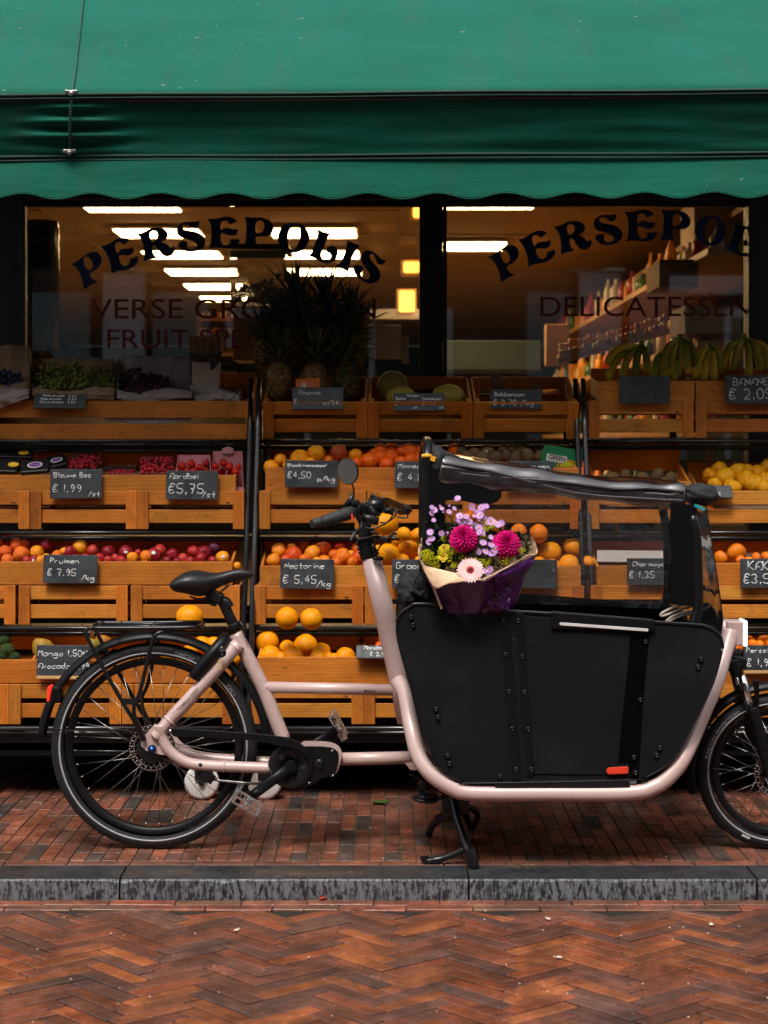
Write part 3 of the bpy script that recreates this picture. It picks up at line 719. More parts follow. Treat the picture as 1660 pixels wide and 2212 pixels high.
for i in range(12):
    x = 428+12.5*i; hgt = 6+9*((i*7) % 5)/4
    at(x, 684-hgt, x+10, 684, 9.3, .06, 'packet', ['jar_red', 'jar_cream', 'jar_green', 'yellow_print', 'jar_amber'][i % 5], '%s small packet from the left on top of the orange wooden shelf' % ORDN0[i], 'packet', .003, 'packets on the wooden shelf')
for i in range(9):
    x = 432+15*i
    at(x, 708+(i*5) % 9, x+12, 721, 9.25, .06, 'packet', ['jar_cream', 'jar_red', 'jar_amber', 'jar_green'][i % 4], '%s packet from the left inside the orange wooden shelf' % ORDN0[i], 'packet', .003, 'packets on the wooden shelf')
at(810, 702, 866, 775, 8.6, .03, 'notice_board', 'cream_paper', 'plain beige board standing behind the pineapples', 'board')
at(870, 728, 883, 785, 8.4, .03, 'post', 'beige_laminate', 'thin beige upright beside the beige board', 'post')
at(800, 668, 915, 690, 10, .05, 'shelf_board', 'cream_paper', 'pale horizontal shelf edge left of the window mullion', 'shelf')
# hanging cylinder far left
mb = MB(); c0 = W(88, 640, 3.0); r = 80*.5*8.2*PX
mb.tube([c0+V((0, 0, -.28)), c0+V((0, 0, .36)), c0+V((0, 0, .395)), c0+V((0, 0, .40))], [r, r, r*.93, r*.7], 28)
single('water_boiler', mb, 'white_plastic', 'tall pale cylinder inside the left window edge', 'boiler')
# bulk nut dispenser
d = thing('nut_dispenser', 'clear bulk bin half full of mixed nuts behind the letters', 'dispenser', W(560, 760, 3.2))
a, c = W(497, 540, 3.2), W(618, 655, 3.2); cx = (a.x+c.x)/2
part('bin', MB().box((cx, 3.4, (a.z+c.z)/2), (c.x-a.x, .35, a.z-c.z)), 'window_glass', d)
part('lid', MB().box((cx, 3.4, a.z+.02), (c.x-a.x+.03, .4, .03)), 'black_metal', d, bevel=.004)
nb = MB()
for _ in range(260):
    x = rnd.uniform(a.x+.02, c.x-.02); z = c.z+rnd.uniform(.01, .13)*(1+.3*math.sin(x*9)); nb.ball((x, 3.26+rnd.uniform(0, .2), z), rnd.uniform(.008, .014), 6, 4, mi=rnd.choice((0, 0, 0, 1)))
o = part('nuts', nb, ['kiwi_skin', 'jar_cream'], d); o['kind'] = 'stuff'
part('stand', MB().box((cx, 3.4, c.z-.16), (c.x-a.x-.02, .3, .3)), 'shop_wood', d, bevel=.01)
# right-hand shelving running into the shop
sh = thing('wall_shelf', 'long wooden wall shelves running back along the right side', 'shelves', (1.85, 7, 0))
levels = [(.95, 1.55), (1.42, 1.55), (1.86, 1.55), (2.32, 1.6), (2.62, 1.9)]
for z, x in levels: part('shelf', MB().box((x+.25, 6.2, z-.015), (.5, 7.5, .035)), 'shop_wood', sh, bevel=.003)
for y in (4.4, 6.3, 8.2, 9.9): part('upright', MB().box((2.02, y, 1.33), (.03, .03, 2.6)), 'shop_wood', sh)
lvn = ['lowest', 'second', 'third', 'top']; ORDN = 'first second third fourth fifth sixth seventh eighth ninth tenth eleventh twelfth thirteenth fourteenth fifteenth sixteenth seventeenth eighteenth nineteenth twentieth twentyfirst twentysecond twentythird twentyfourth twentyfifth twentysixth twentyseventh twentyeighth twentyninth thirtieth'.split()
for li, (z, x) in enumerate(levels[:4]):
    y = 2.7; nb_ = [0, 0]
    while y < 9.6:
        r = rnd.uniform(.03, .05); h = rnd.uniform(.12, .26); m_ = rnd.choice(['jar_amber', 'jar_amber', 'jar_red', 'jar_green', 'jar_cream']); px = x+.06+rnd.uniform(0, .06)
        ib = 0 if rnd.random() < .6 else 1; nb_[ib] += 1; pos = ORDN[min(29, nb_[ib]-1)]
        if ib == 0:
            o = MB().tube([(px, y, z), (px, y, z+h*.65), (px, y, z+h*.8), (px, y, z+h)], [r, r, r*.4, r*.35], 10)
            single('bottle', o, m_, '%s bottle from the window on the %s right-hand shelf' % (pos, lvn[li]), 'bottle', 'bottles on the wall shelves')
        else:
            single('packet', MB().box((px+.02, y, z+h*.4), (.07, r*2, h*.8)), m_, '%s packet from the window on the %s right-hand shelf' % (pos, lvn[li]), 'packet', 'packets on the wall shelves', bevel=.004)
        y += r*2+rnd.uniform(.03, .25)
for (x0, y0, x1, y1, dd, lab) in ((1425, 560, 1510, 620, 8, 'large brown carton on the upper right shop shelf'), (1500, 430, 1612, 545, 8.6, 'tall beige cabinet end high in the right window'), (1480, 660, 1600, 720, 7.6, 'wide low brown carton above the bananas')):
    at(x0, y0, x1, y1, dd, .4, 'carton', 'beige_laminate' if 'beige' in lab else 'brown_paper', lab, 'carton', .006)
for i in range(46):
    u = (i % 23)/22; x = 1215+225*u; y = 770-62*u-(14+6*rnd.random())*(i//23); dd = 8.3+.2*(i//23); r = rnd.uniform(5, 9)
    at(x-r*.7, y-r*1.6, x+r*.7, y+r*.4, dd, .05, 'packet', rnd.choice(['jar_amber', 'jar_amber', 'yellow_print', 'jar_red', 'jar_cream']), '%s packet from the left on the %s orange goods row above the blank slate' % (ORDN[i % 23], ['front', 'back'][i//23]), 'packet', .006, 'packets on the low orange rows')
single('goods_ledge', MB().tube([W(1205, 778, 3.15), W(1445, 712, 3.15)], .025, 4), 'shop_wood', 'sloping orange ledge under the rows of packets', 'ledge')
at(960, 735, 1170, 800, 10.5, .5, 'counter', 'interior_wall', 'dark teal counter behind the right window', 'counter', .01)
at(1180, 700, 1230, 790, 9.5, .1, 'stock_rack', 'shop_wood', 'narrow orange rack of goods behind the banana window', 'rack', .004)
# building across the street (seen mirrored in the panes)
simple('facade_grey', (.26, .33, .36), .6, var=.2)
fb = thing('opposite_house', 'dark brick house front with white pilasters across the street', 'house', (0, -9, 0))
part('wall', MB().box((0, -9.2, 4.7), (22, .3, 9.6)), 'facade_brick', fb)
b = MB()
for x in (-2.915, 2.42): b.box((x, -8.98, 1.55), (.47, .14, 3.4)).box((x, -8.97, 3.3), (.55, .2, .1))
b.box((4.6, -8.98, 3.1), (2.8, .14, .22)).box((4.6, -8.98, 3.36), (2.8, .2, .08)); part('pilaster', b, 'facade_white', fb, bevel=.02)
for (x0, x1) in ((-4.3, -3.3), (-2.6, -1.95), (1.6, 2.1), (2.75, 3.4)): part('shopfront_panel', MB().box(((x0+x1)/2, -9.0, 1.5), (x1-x0, .08, 3.05)), 'facade_grey', fb, bevel=.02)
part('cornice', MB().box((0, -8.98, 3.75), (21, .2, .12)), 'facade_grey', fb)
for x in (-4.6, -1.3, .3, 4.3): 
    f_ = part('window', MB().box((x, -9.02, 1.9), (.95, .06, 1.9)), 'facade_white', fb, bevel=.01); part('pane', MB().box((x, -8.98, 1.9), (.8, .02, 1.7)), 'dark_glass', f_)

for (x, lab) in ((-19, 'tall dark brick house closing the street at the left'), (19, 'tall dark brick house closing the street at the right')):
    e = thing('street_end_house', lab, 'house', (x, -4, 0)); sg = 1 if x < 0 else -1
    part('wall', MB().box((x, -4, 4.7), (.4, 14, 9.6)), 'facade_brick', e)
    for y in (-8.5, -6, -3.5, -1):
        for z in (1.6, 4.6, 7.4): f_ = part('window', MB().box((x+sg*.22, y, z), (.06, 1.1, 1.7)), 'facade_white', e); part('pane', MB().box((x+sg*.26, y, z), (.02, .95, 1.5)), 'dark_glass', f_)
for x in (-4.6, -1.3, .3, 2.3, 4.4):
    f_ = part('window', MB().box((x, -9.02, 5.6), (.95, .06, 1.7)), 'facade_white', fb, bevel=.01); part('pane', MB().box((x, -8.98, 5.6), (.8, .02, 1.5)), 'dark_glass', f_)

# ================================================================ awning
aw = thing('awning', 'green canvas shop awning with a scalloped valance', 'awning', (0, .3, 2.24))
AY = .32; s1 = (CAMD+AY)*PX
def az(y): return EYE-(y-951)*s1
skew = lambda x: (x/1.37)*6.0*s1     # cloth rises slightly to the right
def wr(x, z, k=1):
    return .004*math.sin(x*3.1+z*9)+.003*noise.noise(V((x*2, z*6, 1)))
yT, zT, zB = AY, az(200), az(328)
def up(u, v):
    x = -2.7+5.4*u; t = v
    return V((x, yT+t*1.25, zT+skew(x)+t*1.15-.03*math.sin(math.pi*t)+.006*noise.noise(V((x*1.3, t*3, 2)))))
part('canopy', MB().grid(up, 80, 24), 'green_canvas', aw, solid=.002)
CX_ = W(156, 265, AY).x
def front(u, v):
    x = -2.7+5.4*u; z = zT+skew(x)-(zT-zB)*v
    g = math.exp(-((x-CX_)/.14)**2)*math.sin(math.pi*v)
    y = yT+.10*v**.7+.012*math.sin(math.pi*v)*noise.noise(V((x*.9, v, 5)))*2
    y += -.02*g+.022*g*math.sin(v*26+4*abs(x-CX_)) + .006*noise.noise(V((x*2.2, v*5, 9)))
    return V((x, y, z))
part('front_panel', MB().grid(front, 220, 36), 'green_canvas', aw, solid=.002)
per = 150.5*s1*1.0; ph = 455
def val(u, v):
    x = -2.7+5.4*u; zt = zB+skew(x)*.6; px = x/s1+830
    zb = az(415)+skew(x)*.25+ .5*13*s1*-math.cos(2*math.pi*(px-492)/151.5)*-1
    y = yT+.095-.012*v+.006*math.sin(x*2.3+v)+.008*v*noise.noise(V((x*1.6, v*1.5, 3)))
    return V((x, y, zt+(zb-zt)*v))
part('valance', MB().grid(val, 360, 14), 'green_canvas', aw, solid=.002)
tb = MB(); st2 = MB()
for i in range(0, 360): 
    a_, b_ = val(i/360, 1), val((i+1)/360, 1); o_ = V((0, -.002, .0))
    tb.tube([a_+o_, b_+o_], .0022, 5, caps=False)
    c_, d_ = val(i/360, .955), val((i+.6)/360, .955); st2.tube([c_+V((0, -.0016, 0)), d_+V((0, -.0016, 0))], .0006, 4, caps=False)
part('hem', tb, 'green_canvas', aw); part('stitching', st2, 'stitch', aw)
tb = MB()
for zf, yy, rr, k in ((0, yT-.003, .0055, 1), (-.0125, yT-.001, .003, 1), (-(zT-zB)+.006, yT+.088, .0055, .8), (-(zT-zB)-.008, yT+.088, .0028, .8)):
    tb.tube([V((x_, yy, zT+skew(x_)*(1 if zf > -.05 else .75)+zf+.0015*math.sin(x_*5))) for x_ in [(-2.7+.1*i) for i in range(55)]], rr, 8)
part('seam', tb, 'canvas_seam', aw)
cd = MB(); q0 = W(156, 200, AY-.02); q1 = W(152, 328, AY+.075)
tp = up((q0.x+2.7)/5.4, .9); cd.tube(catmull([q0]+[up((q0.x-.16*t+2.7)/5.4, t)+V((0, -.008, .008)) for t in (.1, .35, .6, .9)], 4), .003, 6)
cd.tube(catmull([q0, (q0+q1)/2+V((.002, -.025, 0)), q1], 8), .0045, 6)
for k in range(26): t = k/26; p_ = q0.lerp(q1, t)+V((0, -.025*math.sin(math.pi*t), 0)); cd.ball(p_, (.0055, .0055, .003), 6, 4)
part('cord', cd, 'cord', aw)
for q in (q0, q1):
    c = part('cord_clip', MB().box(q+V((0, -.008, 0)), (.045, .012, .012)).cyl(q+V((-.017, -.018, 0)), q+V((-.017, -.004, 0)), .007).cyl(q+V((.017, -.018, 0)), q+V((.017, -.004, 0)), .007).cyl(q+V((0, -.02, -.008)), q+V((0, -.004, -.008)), .008), 'steel', aw, bevel=.002)
part('front_bar', MB().cyl((-2.7, yT+.03, zT-.01-skew(2.7)), (2.7, yT+.03, zT-.01+skew(2.7)), .018), 'black_metal', aw)
part('lower_bar', MB().cyl((-2.7, yT+.118, zB+.01-skew(2.7)*.7), (2.7, yT+.118, zB+.01+skew(2.7)*.7), .016), 'black_metal', aw)
# ================================================================ display racks
BX = [-1.86, -.527, .797, 2.13]            # side frames between the bays
ROWS = [dict(Y=1.09, top=866, bot=946), dict(Y=.955, top=1060, bot=1143), dict(Y=.825, top=1266, bot=1349), dict(Y=.67, top=1477, bot=1564)]
for r in ROWS:
    s_ = (CAMD+r['Y'])*PX; r['zt'] = EYE-(r['top']-951)*s_; r['zb'] = EYE-(r['bot']-951)*s_
labs = ['black steel display rack carrying the berry and plum crates at left', 'black steel display rack in the middle under the pineapples and melons', 'black steel display rack at right under the bananas']
for bi in range(3):
    x0, x1 = BX[bi], BX[bi+1]; t = thing('display_rack', labs[bi], 'rack', ((x0+x1)/2, .9, 0), 'black racks carrying the crates')
    for k, r in enumerate(ROWS):
        z = r['zb']-.014
        mb.cyl((x0+.02, r['Y']-.012, z), (x1-.02, r['Y']-.012, z), .0085, n=12)
        mb.cyl((x0+.02, r['Y']+.02, z-.022), (x1-.02, r['Y']+.02, z-.022), .005, n=8)
        part('rail', mb, 'rack_tube', t)
        part('shelf', MB().box(((x0+x1)/2, r['Y']+.18, z-.03), (x1-x0-.04, .30, .012)), 'black_frame', t)
    for sx in (x0+.016, x1-.016):
        mb = MB(); mb.tube([(sx, 1.13, 1.62), (sx, ROWS[0]['Y']-.02, 1.42), (sx, .92, .98), (sx, .64, .30), (sx, .64, .13)], .011, 10)
        mb.cyl((sx, 1.45, .13), (sx, 1.45, 1.5), .012, n=8).cyl((sx, 1.45, .2), (sx, .66, .2), .01, n=8)
        for q in (1.25, .85, .5): mb.ball((sx, .95+(q-.98)*.42-.012, q), .007, 8, 6)
        part('post', mb, 'rack_tube', t)
    part('base_panel', MB().box(((x0+x1)/2, .72, .245), (x1-x0-.05, .03, .06)).box(((x0+x1)/2, 1.05, .17), (x1-x0-.05, .62, .02)), 'black_frame', t, bevel=.002)
    cs = {0: [(-.695, .71)], 1: [(-.455, .71), (.70, .73)], 2: [(.90, .73)]}[bi]
    for cx, cy in cs:
        w_ = part('caster', MB().lathe([(0, -.014), (.055, -.014), (.066, -.010), (.066, .010), (.055, .014), (0, .014)], (cx, cy, .066), closed=False, n=32), 'white_plastic', t)
        part('bracket', MB().box((cx, cy-.02, .12), (.05, .004, .09)).box((cx, cy+.02, .12), (.05, .004, .09)).box((cx, cy, .162), (.06, .07, .006)).cyl((cx, cy-.026, .066), (cx, cy+.026, .066), .012), 'black_metal', w_)
struct('under_rack_shade', MB().box((0, 1.3, .3), (6, .03, .6), tint=(1, 1, 1)), 'black_frame')  # black sheet put where only shade fills the hollow under the racks

# ---------------------------------------------------------------- crates
CW, CD = .424, .30
def crate(name, label, h=.152, wd=CW, dp=CD, grp='slatted wooden crates along the racks', mat='crate_wood', foot=.024, inner=True):
    t = thing(name, label, 'crate', (0, 0, 0), grp); pw, th = .044, .010
    sl = (h-foot-.022)/2; z1 = foot+sl/2; z2 = h-.002-sl/2
    for sx in (-1, 1):
        part('corner_post', MB().box((sx*(wd/2-pw/2), -.004, h/2), (pw, .010, h)), mat, t, bevel=.0018); nb = MB()
        for z in (z1, z2):
            for dx in (-.011, .010): nb.lathe([(0, -.0006), (.0016, -.0006), (.0018, .001), (0, .001)], (sx*(wd/2-pw/2)+dx+rnd.uniform(-.003, .003), -.0092, z+rnd.uniform(-.01, .01)), n=8, closed=False)
        part('nails', nb, 'rubber', t)
    b = MB()
    for z in (z1, z2): b.box((0, .006, z), (wd-.008, th, sl))
    part('front_slats', b, mat, t, bevel=.0018)
    b = MB()
    for z in (z1, z2): b.box((0, dp-.006, z), (wd-.03, th, sl))
    for sx in (-1, 1): b.box((sx*(wd/2-pw/2-.008), dp-.0165, h/2), (.03, .010, h))
    part('back_slats', b, mat, t, bevel=.0018)
    for sx in (-1, 1):
        b = MB()
        for z in (z1, z2): b.box((sx*(wd/2-.008), dp/2, z), (th, dp-.026, sl))
        b.box((sx*(wd/2-.019), .026, h/2), (.012, .028, h))
        part('side_slats', b, mat, t, bevel=.0018)
    b = MB()
    for k in range(5): b.box((0, .035+k*(dp-.07)/4, foot+.004), (wd-.03, .05, .007))
    part('floor_slats', b, mat, t)
    return t
ordn = ['first', 'second', 'third', 'fourth']
bayn = ['left', 'middle', 'right']; rown = ['top', 'second', 'third', 'bottom']
protos = []
def place(o, loc, rx=0, rz=0, label=None, group=None, s=(1, 1, 1)):
    o.location = loc; o.rotation_euler = (math.radians(rx), 0, math.radians(rz)); o.scale = s
    if label: o['label'] = label
    if group: o['group'] = group
    ORG[o.name] = V(loc); return o
protos = [crate('wooden_crate', 'x') for _ in range(3)]; used = [False]*3
def new_crate():
    k = rnd.randrange(3)
    if not used[k]: used[k] = True; return protos[k]
    return copy_tree(protos[k])
# crate centres per row (view px) taken from the joints between crates
joints = {(0, 1): [568, 795, 1021, 1250], (0, 2): [1270, 1500, 1732], (1, 0): [-168, 68, 295, 530], (1, 1): [560, 792, 1024, 1256], (1, 2): [1270, 1502, 1735],
          (2, 0): [-205, 38, 281, 521], (2, 1): [550, 787, 1025, 1262], (2, 2): [1275, 1512, 1750], (3, 0): [-222, 22, 263, 508], (3, 1): [543, 785, 1027, 1270], (3, 2): [1285, 1527, 1770]}
where = {(0, 1): ['crate with the pineapples', 'crate with the melons', 'crate beside the melons holding the plantains'], (0, 2): ['crate under the blank slate and bananas', 'crate under the banana price slate']}
for (ri, bi), js in joints.items():
    r = ROWS[ri]
    for ci, (a, b) in enumerate(zip(js, js[1:])):
        if ri == 0 and bi == 1: continue
        x = ((a+b)/2-830)*(CAMD+r['Y'])*PX
        lab = where.get((ri, bi), [None]*4)[ci] if (ri, bi) in where else '%s slatted crate from the left in the %s row of the %s rack' % (ordn[ci], rown[ri], bayn[bi])
        place(new_crate(), (x+rnd.uniform(-.001, .001), r['Y']+rnd.uniform(-.003, .003), r['zb']), 0, rnd.uniform(-.4, .4), lab)
# tilted crates of the top row in the middle
r = ROWS[0]
for ci, (a, b) in enumerate(zip(joints[(0, 1)], joints[(0, 1)][1:])):
    x = ((a+b)/2-830)*(CAMD+r['Y'])*PX
    place(new_crate(), (x, r['Y']+.02, r['zb']), 20, 0, 'tilted slatted '+where[(0, 1)][ci], s=(1, 1.15, 1.02))
# boarded trays that hold the fruit
def tray(x0, x1, ri, ztop, zbot, name='display_tray', label='', tilt=13, dp=.29, parts=(), yoff=.012, slats=None, mat='crate_wood', backh=None, backz=0):
    'x0,x1,ztop,zbot in view px at the row depth'
    Y = ROWS[ri]['Y']+yoff; s_ = (CAMD+Y)*PX; X0, X1 = (x0-830)*s_, (x1-830)*s_; zt, zb = EYE-(ztop-951)*s_, EYE-(zbot-951)*s_
    t = thing(name, label, 'tray', ((X0+X1)/2, Y, zb), 'boarded fruit trays on the crates'); R = RX(tilt); c0 = V((0, Y, zb))
    def P_(x, y, z): return c0+V((x, 0, 0))+R @ V((0, y, z))
    h = zt-zb; b = MB()
    if slats:
        for (a, c) in slats:
            za, zc = EYE-(a-951)*s_, EYE-(c-951)*s_; b.box(((X0+X1)/2, Y, (za+zc)/2), (X1-X0, .014, za-zc), None)
    else: b.box(((X0+X1)/2, Y, (zt+zb)/2), (X1-X0, .016, h))
    part('front_board', b, mat, t, bevel=.002)
    bh = backh or h
    part('back_board', MB().box(P_((X0+X1)/2, dp, bh/2+.03+backz), (X1-X0, .012, bh*.9), R), mat, t, bevel=.002)
    for x in [X0+.006, X1-.006]: part('side_board', MB().box(P_(x, dp/2+.008, h*.45), (.010, dp-.03, h*.88), R), mat, t, bevel=.002)
    for x in parts:
        X = (x-830)*s_; part('divider', MB().box(P_(X-.007, dp/2+.01, h*.42), (.008, dp-.04, h*.8), R).box(P_(X+.007, dp/2+.01, h*.42), (.008, dp-.04, h*.8), R), mat, t, bevel=.002)
    part('floor_board', MB().box(P_((X0+X1)/2, dp/2, .008), (X1-X0-.02, dp, .008), R), mat, t)
    return t
tray(-60, 537, 0, 866, 953, 'slatted_tray', 'long two board tray at left holding the grape boxes', 18, .36, (), .0, [(866, 902), (916, 953)])
b = MB(); s_ = (CAMD+ROWS[0]['Y'])*PX
tray(-60, 510, 1, 1026, 1062, label='long low tray behind the blueberry and strawberry slates', parts=(150, 300), dp=.28)
tray(574, 1250, 1, 1010, 1061, label='tray of oranges behind the blood orange slate', parts=(806, 1030))
tray(1284, 1494, 1, 1040, 1086, label='tray of brown fruit seen over the canopy front', parts=(), backh=.13, tilt=18)
tray(1512, 1760, 1, 1060, 1128, label='two board tray of yellow quinces at the right edge', slats=[(1060, 1092), (1102, 1128)], backh=.13, tilt=18)
tray(-60, 503, 2, 1213, 1263, label='pale tray of plums and peaches behind the left slate', parts=(70, 307), dp=.27)
tray(562, 1255, 2, 1222, 1267, label='tray of nectarines and grapefruit behind the middle slates', parts=(790, 1030), dp=.27)
tray(1290, 1490, 2, 1222, 1267, label='tray lined with white card under the clear canopy side', parts=(), dp=.27)
tray(1500, 1760, 2, 1216, 1296, label='two board tray of persimmons at the right edge', slats=[(1216, 1265), (1267, 1296)], dp=.27)
tray(-60, 500, 3, 1425, 1475, label='pale tray of mangoes and avocados behind the rear wheel', parts=(70, 300), dp=.27)
tray(556, 1262, 3, 1419, 1477, label='tray of large oranges behind the crossbar of the bicycle', parts=(780, 1030), dp=.27)
tray(1290, 1760, 3, 1432, 1478, label='tray of small oranges behind the front lamp', parts=(1520,), dp=.27)

# ---------------------------------------------------------------- fruit
def bumpy(a, fr, seed=0):
    return lambda d: 1+a*noise.noise(V((d.x*fr+seed, d.y*fr, d.z*fr)))
def fruitmesh(kind, seed):
    mb = MB(); sd = seed*7.3
    if kind in ('nectarine', 'peach', 'apricot', 'plum', 'dark_plum'):
        def f(d):
            cre = 1-.05*math.exp(-((d.y)/.12)**2)*(1 if d.x > 0 else 0)
            dip = 1-.16*math.exp(-((1-d.z)/.06))
            return cre*dip*(1+.09*noise.noise(d*1.5+V((sd, 0, 0))))
        mb.ball((0, 0, 0), (1, 1, .95), 22, 16, f)
    elif kind in ('orange', 'red_orange', 'grapefruit', 'blood_orange', 'big_orange'):
        mb.ball((0, 0, 0), (1, 1, .93 if kind == 'grapefruit' else .96), 26, 18, lambda d: (1-.06*math.exp(-((1-d.z)/.03)))*(1+.07*noise.noise(d*1.3+V((sd, 0, 0)))))
        mb.ball((0, 0, .915 if kind != 'grapefruit' else .885), (.07, .07, .02), 8, 4, mi=1)
    elif kind == 'persimmon':
        mb.ball((0, 0, 0), (1, 1, .8), 22, 16, lambda d: 1+.03*math.cos(4*math.atan2(d.y, d.x))*(1-d.z*d.z))
        for k in range(4): mb.ball((.22*math.cos(k*1.57), .22*math.sin(k*1.57), .79), (.2, .2, .03), 8, 4, mi=1)
    elif kind == 'quince':
        mb.ball((0, 0, 0), (1, 1, .98), 20, 14, bumpy(.16, 1.7, sd)); mb.ball((0, 0, -.95), (.12, .12, .06), 8, 4, mi=2)
    elif kind == 'kiwi': mb.ball((0, 0, 0), (1.15, .9, .88), 18, 12, bumpy(.08, 1.8, sd))
    elif kind == 'mango': mb.ball((0, 0, 0), (1.3, .9, .95), 20, 14, bumpy(.2, 1.1, sd))
    elif kind == 'avocado': mb.ball((0, 0, 0), (.85, .85, 1.2), 20, 14, lambda d: (1-.18*max(0, d.z))*(1+.05*noise.noise(d*6)))
    elif kind == 'melon': mb.ball((0, 0, 0), (1, 1, 1), 28, 20, bumpy(.03, 9, sd))
    elif kind == 'melon_yellow': mb.ball((0, 0, 0), (1.25, .95, .9), 24, 16, bumpy(.04, 2, sd))
    return mb
SKIN = dict(nectarine='nectarine_skin', peach='peach_skin', apricot='apricot_skin', plum='plum_skin', dark_plum='dark_plum_skin', orange='orange_skin', red_orange='red_orange_skin', big_orange='grapefruit_skin',
            grapefruit='grapefruit_skin', blood_orange='blood_orange_skin', persimmon='persimmon_skin', quince='quince_skin', kiwi='kiwi_skin', mango='mango_skin', avocado='avocado_skin', melon='melon_skin', melon_yellow='melon_yellow')
cache = {}; heaps = {}
def fruit_at(kind, x, y, r, Y, heap, adj='', sticker=False, group=None, name=None):
    vs = cache.setdefault(kind, [])
    if len(vs) < 3:
        me = fruitmesh(kind, len(vs)).mesh(kind)
        for mm in (SKIN[kind], 'calyx_green', 'jar_red'): me.materials.append(mats[mm])
        vs.append(me); me_ = me
    else: me_ = rnd.choice(vs)
    nm = name or {'red_orange': 'orange', 'big_orange': 'orange', 'melon_yellow': 'melon', 'dark_plum': 'plum'}.get(kind, kind)
    o = bpy.data.objects.new(nm, me_); COLL.objects.link(o)
    p = W(x, y, Y); R = r*(CAMD+Y)*PX; o.location = p; k_ = rnd.uniform(.95, 1.05); o.scale = (R*k_*rnd.uniform(.94, 1.04), R*k_, R*k_*rnd.uniform(.93, 1.04))
    if kind in ('melon_yellow',): o.rotation_euler = (rnd.uniform(-.2, .2), 0, rnd.uniform(-.3, .3))
    elif kind == 'avocado': o.rotation_euler = (1.2, rnd.uniform(-.5, .5), 0)
    elif kind == 'mango': o.rotation_euler = (.3, .8, .5)
    elif kind in ('grapefruit', 'big_orange'): o.rotation_euler = (rnd.uniform(-.7, .9), rnd.uniform(-.7, .7), rnd.uniform(0, 6))
    else: o.rotation_euler = (rnd.uniform(-1.6, 1.6), rnd.uniform(-1.6, 1.6), rnd.uniform(0, 6))
    ORG[o.name] = p
    if sticker:
        c = V((0, 0, 0)); d = V((rnd.uniform(-.3, .3), -.9, rnd.uniform(-.1, .35))).normalized()
        q = d.to_track_quat('Z', 'Y').to_matrix(); mb = MB(); n = 14
        for ring, rr in enumerate((0, .14, .27)):
            for k in range(n):
                a = 2*math.pi*k/n; e = V((rr*math.cos(a), rr*.8*math.sin(a), math.sqrt(1-rr*rr)*1.025)); mb.v.append(q @ e)
        for ring in (0, 1):
            for k in range(n): mb.face((ring*n+k, ring*n+n+k, ring*n+n+(k+1) % n, ring*n+(k+1) % n), smooth=True)
        inv = o.rotation_euler.to_matrix().inverted(); mb.v = [inv @ v for v in mb.v]
        me = mb.mesh('sticker'); me.materials.append(mats['white_card']); so = bpy.data.objects.new('sticker', me); COLL.objects.link(so); so.parent = o
    g = heaps.setdefault(heap, []); g.append((o, x, y, r, kind, sticker, adj)); return o
def heap(zf, k, ri, ytop, name, where_, items, span=62, base=.045):
    'items: kind x y r (zoom px); deeper for fruit drawn higher'
    for it in items:
        kind, x, y, r = it[:4]; X, Y_ = zf(x, y); rr = r/k/1.15663
        dep = ROWS[ri]['Y']+base+rr*(CAMD+1)*PX*.75+min(1, max(0, (ytop-Y_)/span))*.17
        fruit_at(kind, X, Y_, rr, dep, name, sticker=len(it) > 4 and it[4] == 's')
    heaps[name].append(where_)
A, Bz, Dz, Ez, Gz, Cz = Zm(0, 1300, 2.3714), Zm(600, 1300, 3.32), Zm(600, 880, 2.594), Zm(1200, 840, 2.3056), Zm(1560, 1300, 4.611), Zm(1000, 1080, 1.8043)
def parse(s):
    out = []; names = dict(p='peach', a='apricot', u='plum', d='dark_plum', n='nectarine', g='grapefruit', o='orange', r='red_orange', l='blood_orange', b='big_orange', k='kiwi', q='quince', m='mango', v='avocado', s='persimmon', w='melon', y='melon_yellow')
    for t in s.split():
        e = t[1:].split(','); out.append((names[t[0]], float(e[0]), float(e[1]), float(e[2])) + (('s',) if len(e) > 3 else ()))
    return out
heap(A, 2.3714, 2, 1213, 'plum tray', 'behind the plum slate', parse("p100,155,50 p150,140,32 p30,190,45 p8,130,28 p125,205,50 p45,238,40 p42,112,32 a220,190,42 a475,160,45 a785,225,40 a340,208,34 a868,215,38 a1320,220,42,s a380,185,27 a240,238,30 u275,150,40 u415,190,42 u550,178,36 u645,190,45 u745,190,40,s u685,228,30 u640,238,30 u720,240,28 u915,205,47,s u1020,205,37 u945,182,40 u1085,230,38 u1145,185,36 u1208,195,48 d1270,165,40 u1190,225,38 u1262,238,28 u990,240,30 u205,235,32,s u345,235,34 u450,235,34 u505,225,30 u820,190,20 a1405,272,26 u590,225,32 a560,240,34 u1050,245,26 u1130,243,28 a275,228,30 u160,238,26"))
heap(Bz, 3.32, 2, 1222, 'nectarine tray', 'in the tray behind the nectarine slate', parse("n320,255,72 n430,220,42 n540,195,70 n640,170,46 n690,225,72 n830,210,66 n280,335,62 n445,295,76 n600,275,72 n780,290,52 n850,300,73 n930,350,46 n540,330,55 n700,338,58 n800,352,52 n975,240,54 n975,310,58 n920,280,34 n380,330,46 n640,345,40"))
heap(Bz, 3.32, 2, 1222, 'grapefruit heap', 'in the tray right of the handlebar', parse("g1235,285,98 g1400,225,97 g1290,190,50 g1480,330,34 g1090,330,60 g1150,250,50 g1350,330,60"), base=.02)
heap(Cz, 1.8043, 2, 1222, 'clear side heap', 'seen through the clear canopy side', parse("g675,542,53 g782,520,52 g760,592,45 g625,600,40 g850,585,30 g690,610,40"), base=.02)
